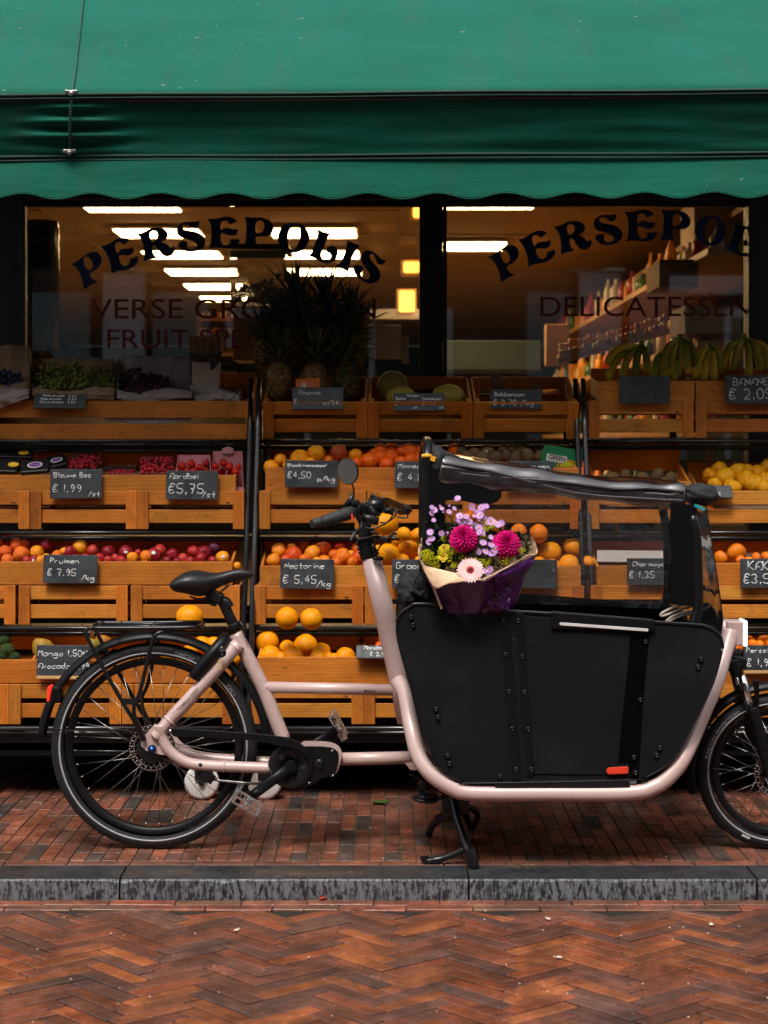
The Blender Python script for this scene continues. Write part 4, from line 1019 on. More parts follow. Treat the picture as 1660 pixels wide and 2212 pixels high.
for (x, y, r, dd, lb) in ((1210, 30, 105, .80, 'big yellow grapefruit resting above the rail behind the handlebar'), (1360, 112, 60, .90, 'grapefruit half hidden behind the rail right of the handlebar'), (1470, 118, 54, .90, 'grapefruit low behind the rail beside the canopy post')):
    X, Y_ = Bz(x, y); o = fruit_at('grapefruit', X, Y_, r/3.32/1.15663, dd, '_', adj=lb); o['label'] = lb; o['category'] = 'grapefruit'
for (x, y, r, lb) in ((440, 432, 30, 'orange behind the lilac flowers'), (318, 382, 32, 'orange just above the magenta flower'), (535, 447, 38, 'left one of two oranges behind the clear canopy side'), (625, 457, 46, 'right one of two oranges behind the clear canopy side')):
    X, Y_ = Cz(x, y); o = fruit_at('orange', X, Y_, r/1.8043/1.15663, .90, '_'); o['label'] = lb; o['category'] = 'orange'
heap(Dz, 2.594, 1, 1010, 'orange tray', 'behind the blood orange slate', parse("b205,750,52 b262,700,42 b387,692,62 b495,660,58 l640,655,58 b750,670,46 o575,700,32 r840,705,60 r905,682,46 r980,680,52 r910,640,46 r980,625,46 r950,728,52 r760,718,38 r1105,650,62 r1105,702,52 r1050,645,42 r1165,692,42 r1170,640,42 r1390,632,42 l690,720,40 b320,735,42 r1040,715,44 b455,720,40 r870,660,36"), 60, .03)
heap(Ez, 2.3056, 1, 1010, 'kiwi tray', 'in the tray behind the green carton', parse("k45,662,44,s k235,655,45 k330,645,50 k275,692,43 k90,702,46 k150,690,36 k180,650,32 k15,700,40 k-30,680,42 k-70,700,42 k130,655,36 k205,705,40 k-110,660,40 k350,690,40"), 60, .03)
heap(Ez, 2.3056, 1, 1045, 'brown fruit tray', 'in the tray above the canopy roof', parse("k760,815,42 k840,800,38 k935,820,46 k1020,807,46 k1100,822,40 k850,838,34 k700,830,36 k890,845,34 k980,850,34 k1060,848,34"), 60, .03)
heap(Ez, 2.3056, 1, 1060, 'quince tray', 'in the tray at the right edge', parse("q1320,800,43 q1380,772,49 q1350,852,42 q1415,817,56 q1485,785,52 q1530,832,62 q1465,875,42 q1600,790,47 q1575,857,62 q1640,832,52 q1662,750,47 q1630,872,42 q1440,860,40 q1540,775,40 q1700,800,50 q1700,860,50"), 60, .03)
heap(Gz, 4.611, 2, 1216, 'persimmon tray', 'behind the persimmon slate', parse("s1110,440,86 s1295,375,112 s1345,465,60 s1520,432,66 s1655,422,78 s1800,430,80 s1440,470,60"), 60, .03)
heap(Gz, 4.611, 3, 1432, 'small orange tray', 'beside the white front lamp', parse("o1430,1375,66 o1600,1375,76 o1310,1465,64 o1480,1425,62 o1200,1440,60 o1700,1420,70 o1560,1440,60 o1050,1440,60 o1380,1440,50"), 60, .03)
heap(A, 2.3714, 3, 1425, 'avocado tray', 'behind the slate reading Mango', parse("v40,772,56 v28,712,44 v8,812,34 m268,775,68 m620,722,48 m300,800,50 v90,815,40 m560,740,40"), 60, .03)
for (x, y, r, dd, lb) in ((1125, 575, 82, .62, 'big grapefruit sitting on the rail above the luggage rack'),):
    X, Y_ = A(x, y); o = fruit_at('grapefruit', X, Y_, r/2.3714/1.15663, dd, '_'); o['label'] = lb; o['category'] = 'grapefruit'
heap(A, 2.3714, 3, 1425, 'mudguard heap', 'in the tray behind the mudguard', parse("b1200,742,56 b1265,732,46 b1375,822,52 b1290,790,46 b1120,790,50 b1000,800,50"), 60, .03)
for (x, y, r, lb) in ((390, 812, 96, 'left one of two big oranges balanced on the rail'), (592, 818, 101, 'right one of two big oranges balanced on the rail')):
    X, Y_ = Bz(x, y); o = fruit_at('big_orange', X, Y_, r/3.32/1.15663, .66, '_'); o['label'] = lb; o['category'] = 'orange'
heap(Bz, 3.32, 3, 1419, 'big orange tray', 'in the tray behind the crossbar', parse("b230,1008,100 b255,1125,86 b390,1055,66 b545,1040,101 b440,1125,86 b680,1092,76 b660,1145,76 b735,1125,34 b875,1135,86 r1180,980,34 r1160,1045,42 b340,1140,50 b780,1150,50 r1220,1030,50"), 60, .03)
heap(Dz, 2.594, 0, 866, 'melon crate', 'in the melon crate', [('melon', 990, 225, 108), ('melon_yellow', 1045, 290, 80), ('melon_yellow', 1352, 285, 80)], 100, .06)
heap(Ez, 2.3056, 0, 866, 'plantain crate', 'in the crate right of the melons', [('kiwi', 100, 268, 46), ('kiwi', 320, 300, 30)], 100, .05)
ORD = ORDN
kn = dict(red_orange='deep orange', big_orange='large orange', blood_orange='dark blood', melon_yellow='smooth yellow', dark_plum='dark purple', dark='dark')
for hname, items in heaps.items():
    if hname == '_': continue
    wh = ' '.join(dict.fromkeys(i for i in items if isinstance(i, str))); its = [i for i in items if not isinstance(i, str)]
    bykind = {}
    for it in its: bykind.setdefault((it[4], it[5]), []).append(it)
    for (kind, stk), lst in bykind.items():
        pl = {'plum': 'glossy red plum', 'dark_plum': 'dark purple plum', 'peach': 'blushed peach', 'apricot': 'yellow apricot', 'nectarine': 'red and yellow nectarine', 'grapefruit': 'yellow grapefruit', 'orange': 'orange', 'red_orange': 'deep orange citrus fruit',
              'big_orange': 'large orange', 'blood_orange': 'dark blood orange', 'kiwi': 'brown kiwi fruit', 'quince': 'knobbly yellow quince', 'mango': 'red and green mango', 'avocado': 'dark green avocado', 'persimmon': 'shiny orange persimmon', 'melon': 'netted green melon', 'melon_yellow': 'smooth yellow melon'}[kind]
        if stk: pl += ' with a white sticker'
        ls = sorted(lst, key=lambda i: i[1])
        for i_, it in enumerate(ls):
            o = it[0]; n_ = len(ls)
            role = '' if n_ == 1 else ('leftmost ' if i_ == 0 else 'rightmost ' if i_ == n_-1 else ORD[i_]+' ' if i_ < n_/2 else ORD[n_-1-i_]+' ')
            tail = '' if n_ == 1 or i_ in (0, n_-1) else (' from the left' if i_ < n_/2 else ' from the right')
            pos = 'high ' if it[2]-it[3] <= min(q[2]-q[3] for q in ls)+3 and n_ > 2 else ''
            o['label'] = (role+pos+pl+tail+' '+wh).strip(); o['category'] = kind.replace('red_', '').replace('big_', '').replace('blood_', '').replace('dark_', '').replace('melon_yellow', 'melon'); o['group'] = 'fruit '+wh

# ---------------------------------------------------------------- chalk lettering: own handwriting strokes (x 0-4, y: base 2, x-height 5, cap 8)
F = {'A': '02175862 42|1434'.replace(' ', ''), 'B': '0208|082847352505|2535433212 02'.replace(' ', ''), 'C': '4728180704031222 4 3'.replace(' ', ''), 'E': '48080242|0535', 'G': '47281807031232434525', 'K': '0208|4805 42'.replace(' ', ''),
     'M': '0208254842', 'N': '02084248', 'P': '02080828474615 05'.replace(' ', ''), 'R': '0208284746150542', 'V': '084248'.replace('4248', '2248'), 'W': '0812254248'.replace('4248', '3248'), 'I': '2822', 'S': '47281706354332 1203'.replace(' ', ''),
     'a': '45350504 03 12 3243|4542'.replace(' ', ''), 'b': '0802|0415354443 3202'.replace(' ', ''), 'c': '453515040312 3243'.replace(' ', ''), 'd': '4842|4415050403 12 3243'.replace(' ', ''), 'e': '04444535150403123243', 'f': '48382722|0545',
     'g': '45351504031333 44|45413010 01'.replace(' ', ''), 'h': '0802|0415354442', 'i': '2522|2726', 'j': '25211001|2726', 'k': '0802|450442', 'l': '2822', 'm': '0502|04152422|24354442', 'n': '0502|0415354442', 'o': '2514031232434425'.replace('4425', '443525'),
     'p': '0500|0415354443320 3'.replace(' ', ''), 'r': '0502|041535', 's': '4515043332 12 02'.replace(' ', ''), 't': '2822 32|0545'.replace(' ', ''), 'u': '0503123243|4542', 'v': '052245', 'w': '0512244 2'.replace(' ', '')+'45', 'x': '0542|4502', 'y': '0523|451000',
     'z': '05450242', '0': '280704123243463728', '1': '2822', '2': '0718283746021242'.replace('4602', '4502'), '3': '07283746253443321203'.replace('2534', '2534'), '4': '38044 4|3632'.replace(' ', ''), '5': '4808053544433212 03'.replace(' ', ''), '7': '084822|1535',
     '8': '28171625343332 12 1314253637 28'.replace(' ', ''), '9': '46 37 28 17 15 35 46 44 22'.replace(' ', ''), ',': '2321', '.': '2322', '/': '0148', '(': '28151 2'.replace(' ', ''), '€': '4738182604 1232 43|0636|0434'.replace('26', '16').replace(' ', '')}
def chalk(text, x, z, h, P_, rad, sp=1.15, jit=.12, wave=0):
    'strokes laid on the board: P_(x,z) gives the point on its face; h = cap height'
    mb = MB(); u = h/6; cx = x
    for i, ch in enumerate(text):
        if ch == ' ': cx += u*3*sp; continue
        g = F.get(ch); nar = ch in '1iIl,./j'
        off = 1.2 if ch in '1iIl,.' else 0; wch = 2.2 if ch in '1iIl,.' else 4.4
        for st in g.split('|'):
            pts = [((int(st[k])-off)*u*.92, (int(st[k+1])-2)*u) for k in range(0, len(st)-1, 2)]
            if len(pts) > 2: pts = chaikin(pts, 2, False)
            dz = math.sin(i*1.7+x*40)*u*jit; sh = .06
            q = [P_(cx+a+c*sh+rnd.uniform(-1, 1)*u*.04, z+c+dz) for a, c in pts]
            mb.tube(q, [rad*rnd.uniform(.8, 1.15) for _ in q], 5)
        cx += u*wch*sp
    return mb
def sign(x0, y0, x1, y1, Y, lines, label, tilt=0, roll=0, mat='slate', lean=0, name='price_slate', lower=None, cork=False):
    'slate from view px box; lines: (text, fx, fy, h) in board fractions'
    a, c = W(x0, y0, Y), W(x1, y1, Y); w_, h_ = c.x-a.x, a.z-c.z; m_ = V(((a.x+c.x)/2, Y, (a.z+c.z)/2)); R = RY(roll) @ RX(tilt)
    t = thing(name, label, 'price sign', m_, 'chalked price slates')
    b = MB().box(m_, (w_, .008, h_), R, (1, 1, 1)); part('board', b, mat, t, bevel=.0015)
    for (tx, fx, fy, hh) in lines:
        def P_(x, z): return m_+R @ V((x-w_/2, -.0046, z-h_/2))
        part('chalk_text', chalk(tx, fx*w_, (1-fy)*h_, hh*h_, P_, .0016 if hh < .3 else .0021), 'chalk', t)
    if cork: part('torn_edge', MB().box(m_+R @ V((0, -.001, -h_/2-.006)), (w_, .008, .014), R), 'cork', t, bevel=.003)
    sm = MB()
    return t
r1, r2, r3, r4 = [r['Y'] for r in ROWS]
sign(109, 1014, 221, 1077, r2-.022, [('Blauwe Bes', .07, .28, .17), ('€ 1,99', .05, .78, .26), ('/st', .74, .92, .17)], 'slate with white chalk reading Blauwe Bes', -3, 0)
sign(359, 1017, 471, 1079, r2-.022, [('Aardbei', .07, .28, .19), ('€5,75', .05, .80, .34), ('/st', .70, .92, .2)], 'slate with white chalk reading Aardbei', -3, .5)
sign(94, 1199, 211, 1260, r3-.022, [('Pruimen', .13, .30, .19), ('€ 7.95', .08, .74, .24), ('/kg', .70, .90, .2)], 'slate with white chalk reading Pruimen', -3, .6)
sign(80, 1394, 193, 1460, r4-.022, [('Mango 1,50', .03, .36, .2), ('st', .88, .28, .12), ('Avocado 0,99', .03, .76, .18)], 'wide slate listing Mango and Avocado prices', -3, .4, cork=True)
sign(616, 995, 730, 1053, r2-.022, [('Bloedsinaasappel', .05, .24, .12), ('€4,50', .05, .66, .24), ('p/kg', .62, .78, .2)], 'slate with white chalk reading Bloedsinaasappel', -3, .4)
sign(853, 997, 966, 1055, r2-.022, [('Minneola', .07, .26, .18), ('€ 4.88', .05, .72, .27)], 'slate reading Minneola partly behind the canopy post', -3, .3)
sign(1095, 996, 1196, 1052, r2-.022, [('Kiwi groen', .12, .3, .2), ('€ 3,95', .1, .8, .25)], 'slate reading Kiwi groen beside the green carton', -3, .6)
sign(606, 1208, 722, 1272, r3-.022, [('Nectarine', .08, .32, .19), ('€ 5,45', .05, .82, .27), ('/kg', .68, .92, .2)], 'slate with white chalk reading Nectarine', -3, .8)
sign(847, 1209, 965, 1271, r3-.022, [('Grapefruit', .08, .32, .22), ('€ 2,30', .05, .80, .27)], 'slate reading Grapefruit half behind the canopy post', -3, .3)
sign(1114, 1209, 1204, 1271, r3-.022, [], 'blank worn slate under the grapefruit behind the bouquet', -3, 0)
sign(1355, 1206, 1458, 1264, r3-.022, [('Cherimoya', .12, .30, .17), ('€ 1,35', .04, .74, .25)], 'slate reading Cherimoya seen through the clear side', -3, 0)
sign(1600, 1207, 1712, 1270, r3-.022, [('KAKI', .14, .38, .3), ('€3,50', .05, .84, .32)], 'slate reading Kaki at the right edge', -3, -.6)
sign(1607, 1394, 1712, 1448, r4-.022, [('Perssinaasappel', .05, .3, .2), ('€ 1,99', .05, .84, .3)], 'slate with the orange juice price beside the front lamp', -3, -.3, cork=True)
sign(632, 836, 742, 886, r1-.02, [('Ananas', .12, .34, .2), ('€', .03, .75, .22), ('p/St.', .62, .8, .2)], 'dark slate under the pineapples reading Ananas', -16, -.2, mat='slate_wet')
sign(851, 849, 962, 889, r1-.02, [('Meloen', .26, .2, .14), ('Galia', .04, .38, .16), ('Cantaloupe', .55, .38, .13), ('€', .02, .68, .2), ('€ 1.99', .55, .68, .2), ('st', .38, .88, .14), ('st', .88, .88, .14)], 'dark slate with melon prices', -16, -.2, mat='slate_wet')
sign(1060, 841, 1171, 884, r1-.02, [('Bakbanaan', .08, .36, .2), ('€ 3.70 /kg', .05, .82, .28)], 'dark slate right of the melon prices', -12, .5, mat='slate_wet')
sign(74, 849, 186, 886, r1-.03, [('Witte druiven', .16, .2, .13), ('Rode druiven', .13, .42, .13), ('Blauwe druiven', .12, .64, .13), ('€ 3,9', .66, .2, .13), ('€ 3,9', .66, .42, .13), ('€ 2,9', .66, .64, .13)], 'dark slanted slate with three grape prices', -30, .6, mat='slate_wet')
sign(1338, 812, 1448, 872, r1-.025, [], 'blank slate on the crate left of the bananas price', -4, .8)
sign(1567, 810, 1690, 872, r1-.025, [('BANANEN', .14, .36, .25), ('€ 2,05', .06, .84, .36)], 'slate with white chalk reading Bananen', -4, -.8)
sign(1480, 1047, 1582, 1078, r2-.03, [('Kweepeer', .08, .36, .24), ('3,20', .55, .8, .22)], 'small slate tipped back beside the canopy corner', -35, .5)
sign(770, 1394, 856, 1424, r4-.02, [('Mandarijn', .2, .34, .3), ('€ 2,99', .35, .84, .3)], 'slate tipped back reading Mandarijn behind the head tube', -30, .5)
# ================================================================ cargo bicycle
bike = thing('cargo_bicycle', 'pink framed front loading cargo bicycle with a black box and rain canopy', 'cargo bicycle', (0, 0, 0))
Zr, Zs, Zb, Zh, Zp, Zf, Zw = Zm(100, 1500, 2.767), Zm(400, 1400, 6.385), Zm(560, 1780, 2.441), Zm(740, 1120, 4.882), Zm(960, 1480, 1.729), Zm(1560, 1300, 4.611), Zm(1680, 1660, 4.425)
def Q(zf, s, Y=0):
    'points "x,y x,y" in a zoom, at depth Y (number or list)'
    pts = [tuple(map(float, q.split(','))) for q in s.split()]; n = len(pts)
    return [W(*zf(*p), Y[i] if isinstance(Y, (list, tuple)) else Y) for i, p in enumerate(pts)]
mir = lambda P: [V((p.x, -p.y, p.z)) for p in P]
def bp(name, mb, mat, par=None, **k): return part(name, mb, mat, par or bike, **k)
def wheel(name, c, R, wt, side_label, nsp):
    c = V(c); rr = R-.025; b = R-.048
    mb = MB(); prof = [(b, -.015), (b-.004, -.0155), (b-.019, -.012), (b-.024, -.006), (b-.024, .006), (b-.019, .012), (b-.004, .0155), (b, .015), (b-.006, 0)]
    mb.lathe(prof, c, n=96); wh = bp(name, mb, 'black_plastic')
    mb = MB(); pr = []
    for k in range(17):
        a = math.radians(-128+256*k/16); pr.append((rr+.025*math.cos(a), .0262*math.sin(a)))
    mb.lathe(pr+[(b+.004, 0)], c, n=128)
    for k in range(int(R*520)):
        for j, (hh, yy) in enumerate(((0, 0), (-.002, .009), (-.002, -.009), (-.0075, .0175), (-.0075, -.0175))):
            a = 2*math.pi*(k+.5*(j % 2))/int(R*520); rad = R+hh-.0002; q = c+V((math.cos(a)*rad, yy, math.sin(a)*rad))
            mb.box(q, (.0035, .0055, .0072), RY(-math.degrees(a)), (1, 1, 1))
    bp('tyre', mb, 'rubber', wh)
    mb = MB(); sr = R-.031
    for sg in (-1, 1): mb.lathe([(sr-.0028, sg*.0253), (sr+.0028, sg*.0262), (sr+.0028, sg*.0268), (sr-.0028, sg*.0260)], c, n=128)
    bp('reflective_stripe', mb, 'reflective', wh)
    mb = MB(); mb.lathe([(.012, -.055), (.02, -.04), (.03, -.034), (.03, -.030), (.02, -.026), (.02, .026), (.03, .03), (.03, .034), (.02, .04), (.012, .055)], c, n=28, closed=False)
    mb.cyl(c+V((0, -.085, 0)), c+V((0, .085, 0)), .006, n=10); bp('hub', mb, 'black_metal', wh)
    for k in range(nsp):
        a = 2*math.pi*(k+.35)/nsp; sg = -1 if k % 2 else 1; off = math.radians(62)*(1 if (k//2) % 2 else -1)
        p0 = c+V((.029*math.cos(a+off), sg*.032, .029*math.sin(a+off))); p1 = c+V(((b-.023)*math.cos(a), sg*.002, (b-.023)*math.sin(a)))
        e = (p1-p0).normalized(); mb = MB().cyl(p0, p1, .0012, n=5).cyl(p1-e*.014, p1, .0021, n=6); bp('spoke', mb, 'steel', wh)
    # brake rotor: thin pierced ring with arms
    mb = MB(); yr = -.048; ro = .077 if R > .3 else .08; n = 48
    for i in range(n):
        a0, a1 = 2*math.pi*i/n, 2*math.pi*(i+1)/n
        for (ra, rb) in ((ro-.018, ro-.0135), (ro-.005, ro-.0)): mb.lathe([(ra, yr), (rb, yr), (rb, yr+.0018), (ra, yr+.0018)], c, n=1, arc=(a0, a1))
        if i % 2: mb.lathe([(ro-.0135, yr), (ro-.005, yr), (ro-.005, yr+.0018), (ro-.0135, yr+.0018)], c, n=1, arc=(a0, a1))
    for k in range(6):
        a = k*math.pi/3; mb.tube([c+V((.022*math.cos(a), yr+.001, .022*math.sin(a))), c+V(((ro-.016)*math.cos(a+.35), yr+.001, (ro-.016)*math.sin(a+.35)))], .003, 6)
    bp('disc_rotor', mb, 'disc_steel', wh); return wh
RC = W(333.7, 1610.7); RR = RC.z; FC = W(1674, 1665); FR = FC.z
rw = wheel('wheel', RC, RR, 0, 'rear', 36); fw = wheel('wheel', FC, FR, 0, 'front', 32)
def arctext(txt, c, r, a0, size, par, Y=-.0272, mat='reflective'):
    'letters standing round the tyre; a0 = angle in degrees where the text starts, running clockwise'
    g = typeset(txt, size, .0002, 'LEFT', space=1.05); mb = MB().merge(g, lambda p: V((c.x+(r+p.y)*math.cos(math.radians(a0)-p.x/r), Y+p.z, c.z+(r+p.y)*math.sin(math.radians(a0)-p.x/r))))
    o = bp('tyre_lettering', mb, mat, par)
arctext('PUNCTU', RC, RR-.0265, 77, .0155, rw); arctext('ION +', RC, RR-.0265, 40, .0155, rw); arctext('PUNCTURE PROTECTION+', FC, FR-.0265, 180-11, .0155, fw)
mb = MB()
for (c, R, a0, a1, w_) in ((RC, RR-.0265, 33, 22, rw), (FC, FR-.0265, 119, 112, fw)):
    mb = MB(); mb.lathe([(R+.001, -.0270), (R+.011, -.0270), (R+.011, -.0274), (R+.001, -.0274)], c, n=8, arc=(-math.radians(a0), -math.radians(a1))); bp('tyre_label', mb, 'reflective', w_)
# ---- frame
fr = MB()
st = catmull(Q(lambda x, y: (x, y), "509,1368 538,1425 568,1484 590,1540 613,1597"), 5)
fr.tube(st, .0242, 20)
sst = Q(Zr, "1375,300 1180,520 1000,720 880,850 800,950", [-.022, -.045, -.06, -.064, -.066])
fr.tube(catmull(sst, 6), [.0235]*8+[.0225]*8+[.021]*9, 18); fr.tube(catmull(mir(sst), 6), .021, 14)
cst = Q(Zr, "835,860 850,960 905,1050 1010,1118 1150,1142 1400,1153 1590,1160", [-.065, -.066, -.066, -.064, -.06, -.05, -.045])
fr.tube(catmull(cst, 6), [.0235, .0232, .0225, .022]+[.0185]*33, 18); fr.tube(catmull(mir(cst), 6), .0185, 14)
drp = [Zr(*map(float, q.split(','))) for q in "800,850 700,960 700,1005 735,1040 800,1060 870,1072 930,1070 880,1000".split()]
for Y0, Y1 in ((-.071, -.059), (.059, .071)): fr.prism([(x, y) for x, y in drp], lambda x, y, w_: W(x, y, w_), Y0, Y1)
tt = Q(lambda x, y: (x, y), "572,1484.6 862,1491"); fr.tube(tt, .0195, 18)
for (p, r, d) in ((tt[0]+V((.006, 0, 0)), .0225, V((1, 0, 0))), (tt[1]-V((.004, 0, 0)), .0225, V((1, 0, 0)))):   # weld beads
    fr.lathe([(r-.003, -.004), (r, -.002), (r+.0005, 0), (r, .002), (r-.003, .004)], p, ax=(1, 0, .02), n=24, closed=False)
for P_, r in ((catmull(sst, 6)[1], .0262), (catmull(sst, 6)[17], .0248)):
    d = (sst[2]-sst[0]).normalized(); fr.lathe([(r-.004, -.005), (r-.0005, -.002), (r, 0), (r-.0005, .002), (r-.004, .005)], P_, ax=tuple(d), n=24, closed=False)
d = V((1, 0, -.15)).normalized(); P_ = catmull(cst, 6)[27]; fr.lathe([(.0175, -.005), (.0205, -.002), (.021, 0), (.0205, .002), (.0175, .005)], P_, ax=tuple(d), n=24, closed=False)
hd = Q(lambda x, y: (x, y), "802.5,1205 835,1340 868,1478 880,1560"); fr.tube(hd, [.0325, .0355, .0385, .034], 28)
hoop = Q(Zp, "62,385 92,440 118,580 150,705 205,785 290,842 380,866 700,868 1050,866 1170,838 1245,780 1300,700 1370,540 1437,380 1478,240 1498,170", [-.05, -.10, -.19, -.235, -.26, -.268, -.27, -.27, -.27, -.268, -.262, -.245, -.18, -.11, -.045, -.02])
hp = catmull(hoop, 7); fr.tube(hp, .0262, 20); fr.tube(catmull(mir(hoop), 7), .0262, 16)
lt = Q(Zb, "700,285 900,281 1160,275"); fr.tube(lt, .0215, 16)
fr.prism([Zb(*q) for q in ((1105, 312), (1165, 300), (1178, 352), (1135, 350), (1118, 325))], lambda x, y, w_: W(x, y, w_), -.02, .02)
fr.tube([W(1178, 1700, -.2), W(1178, 1700, .2)], .018, 12); fr.tube([W(950, 1668, -.2), W(950, 1668, .2)], .018, 12)
fr.tube(Q(Zf, "1130,1150 1175,1320 1235,1545"), [.019, .021, .0215], 18)
fr.tube(catmull(Q(Zf, "1170,1250 1190,1400 1265,1440"), 5), .012, 12)
msh = [Zb(*q) for q in ((465, 175), (560, 174), (640, 178), (690, 195), (716, 225), (719, 262), (706, 320), (690, 372), (660, 385), (600, 388), (470, 330), (440, 250))]
fr.prism(chaikin(msh, 1), lambda x, y, w_: W(x, y, w_), -.046, .046, smooth=True)
bp('frame', fr, 'pink_paint')
def facetext(txt, p, size, ang, mat, par=None, name='frame_lettering', Y=0, flip=False, bold=0):
    g = typeset(txt, size, .0002, 'LEFT', offset=bold); c, s_ = math.cos(math.radians(ang)), math.sin(math.radians(ang))
    mb = MB().merge(g, lambda q: V((p.x+q.x*c-q.y*s_, p.y+q.z, p.z+q.x*s_+q.y*c))); return bp(name, mb, mat, par)
facetext('VELOCARGO F900E', W(*Zr(922, 808), -.0838), .0145, 47.3, 'print_dark')
facetext('BTWIN', W(*Zm(600, 1300, 3.32)(1025, 1428), -.0203), .0125, 0, 'print_dark')
facetext('E', W(549, 1428, -.025), .015, -62, 'print_white')
for zf, x, y, Y, r in ((Zr, 1110, 1137, -.079, .0062), (Zr, 903, 908, -.08, .008)):
    p = W(*zf(x, y), Y); bp('frame_bolt', MB().lathe([(.0, -.003), (r*.5, -.003), (r*.6, -.001), (r, -.001), (r, .006), (0, .006)], p, n=20, closed=False), 'black_metal' if y > 1000 else 'steel')
p = W(*Zr(775, 1030), -.078); bp('hub_cover', MB().lathe([(.0, -.057), (.046, -.057), (.05, -.054), (.05, -.050), (0, -.050)], RC, n=32, closed=False), 'black_metal', rw)
bp('axle_nut', MB().lathe([(0, -.014), (.0045, -.014), (.0048, -.006), (.009, -.006), (.011, 0), (0, 0)], p, n=20, closed=False).cyl(p+V((0, -.001, 0)), p+V((0, .01, 0)), .014, n=20), ['blue_anodised'])
p = W(*Zr(715, 975), -.078); bp('rack_bolt', MB().lathe([(0, -.006), (.005, -.006), (.006, 0), (0, 0)], p, n=12, closed=False), 'chrome')
# ---- mudguards
def guard(name, c, r, a0, a1, dx, dz, w_=.031):
    mb = MB(); n = 70
    def fn(u, v):
        a = math.radians(a0+(a1-a0)*u); t = v*2-1; tap = 1 if u > .03 else .5+u/.06
        rad = r-.024*abs(t)**2.6; return V((c.x+dx*math.cos(a)+rad*math.cos(a), t*w_*tap, c.z+dz+rad*math.sin(a)))
    mb.grid(fn, n, 10); return bp(name, mb, 'black_plastic', solid=.0025)
guard('mudguard', RC, .379, 176, 3, .012, .004); guard('mudguard', FC, .296, 196, 20, 0, .004, .029)
bp('mudguard_stay', MB().tube(Q(Zr, "90,893 260,905 690,963", -.035), .0018, 6), 'black_metal')
bp('mudguard_stay', MB().tube([W(1495, 1735, -.02)+V((0, 0, .1)), W(1540, 1660, -.04), FC+V((0, -.07, 0))], .0018, 6), 'black_metal')
bp('mudguard_bridge', MB().grid(lambda u, v: W(*Zw(885+70*v+(40-30*v)*math.sin(u*3.14)*.6, 170+310*u), -.075+.03*u), 8, 3), 'black_plastic', solid=.006)
# ---- luggage rack
rk = MB(); zt = W(300, 1357, -.075).z
loop = [V((W(200, 1357, -.075).x, -.075, zt)), V((W(300, 1356, -.075).x, -.075, zt)), V((W(405, 1355, -.075).x, -.075, zt+.002)), V((W(428, 1353, -.06).x, -.055, zt+.002)), V((W(437, 1352, 0).x, 0, zt+.002))]
lp = loop+mir(loop[:-1])[::-1]; rk.tube(catmull(lp, 6), .0068, 10)
for y in (-.03, .03): rk.tube([V((W(215, 1357, 0).x, y, zt)), V((W(425, 1355, 0).x, y, zt+.002))], .005, 8)
for x in (212, 255, 330): rk.tube([V((W(x, 1357, 0).x, -.075, zt)), V((W(x, 1357, 0).x, .075, zt))], .005, 8)
l1 = [V((W(200, 1357, -.075).x, -.075, zt))]+Q(Zr, "345,192 318,215 330,262 450,490 570,700 660,850 715,965", [-.075, -.077, -.08, -.083, -.084, -.082, -.08])
l2 = Q(Zr, "935,208 870,214 812,232 780,280 735,460 690,640 655,720 655,800 700,900 725,970", [-.05, -.07, -.08, -.082, -.083, -.084, -.084, -.084, -.083, -.08])
for l in (l1, l2): rk.tube(catmull(l, 5), .0068, 10); rk.tube(catmull(mir(l), 5), .0068, 8)
bp('luggage_rack', rk, 'black_tube')
q = Q(Zr, "560,680 660,680 660,722 570,720", -.085); b = MB(); b.v = q+[p+V((0, .003, 0)) for p in q]
for f in ((0, 1, 2, 3), (7, 6, 5, 4), (0, 4, 5, 1), (2, 6, 7, 3)): b.face(f)
bp('rack_bridge', b, 'black_metal')
bp('rack_reflector', MB().box(W(*Zr(345, 235), -.03), (.018, .05, .022), RY(-20)), 'chrome', bevel=.004)
tl = MB().box(W(*Zr(125, 640), -.0), (.036, .06, .050), RY(4)); bp('tail_light', tl, 'black_plastic', bevel=.006)
bp('tail_lens', MB().box(W(*Zr(70, 640), -.0), (.008, .052, .050), RY(4)), 'rear_light', bevel=.004)
# ---- saddle
def saddle():
    up_ = [Zs(*q) for q in ((158, 360), (190, 300), (270, 235), (390, 175), (500, 157), (620, 165), (750, 190), (860, 203), (980, 190), (1100, 160), (1220, 137), (1330, 137), (1430, 165), (1490, 215))]
    lo = [Zs(*q) for q in ((158, 430), (200, 500), (300, 530), (420, 545), (540, 580), (640, 600), (740, 575), (850, 490), (960, 430), (1080, 385), (1200, 355), (1300, 340), (1400, 312), (1490, 262))]
    wd = [.055, .078, .088, .093, .092, .085, .07, .055, .042, .034, .028, .024, .02, .010]
    mb = MB(); n = 18; Yc = -.0
    for i in range(14):
        tU, tL = W(*up_[i], -.02), W(*lo[i], -.04); hz = tU.z-tL.z
        for k in range(n):
            a = 2*math.pi*k/n; c, s_ = math.cos(a), math.sin(a)
            top = max(0, s_); z = tL.z+hz*.5+hz*.5*(abs(s_)**.75*(1 if s_ > 0 else -1)); dip = .004*math.exp(-(c/.25)**2)*top
            mb.v.append(V((tU.x*.5+tL.x*.5, wd[i]*(abs(c)**.8*(1 if c > 0 else -1))*(1 if s_ > -.1 else .82), z-dip)))
    for i in range(13):
        for k in range(n): mb.face((i*n+k, (i+1)*n+k, (i+1)*n+(k+1) % n, i*n+(k+1) % n), smooth=True)
    mb.face(list(range(n))[::-1]); mb.face([13*n+k for k in range(n)])
    return bp('saddle', mb, 'saddle_vinyl', sub=2)
sd = saddle()
for y in (-.025, .025): bp('rail', MB().tube(catmull(Q(Zs, "480,575 600,618 750,600 900,560 1000,480 1110,385", y), 4), .0035, 8), 'black_metal', sd)
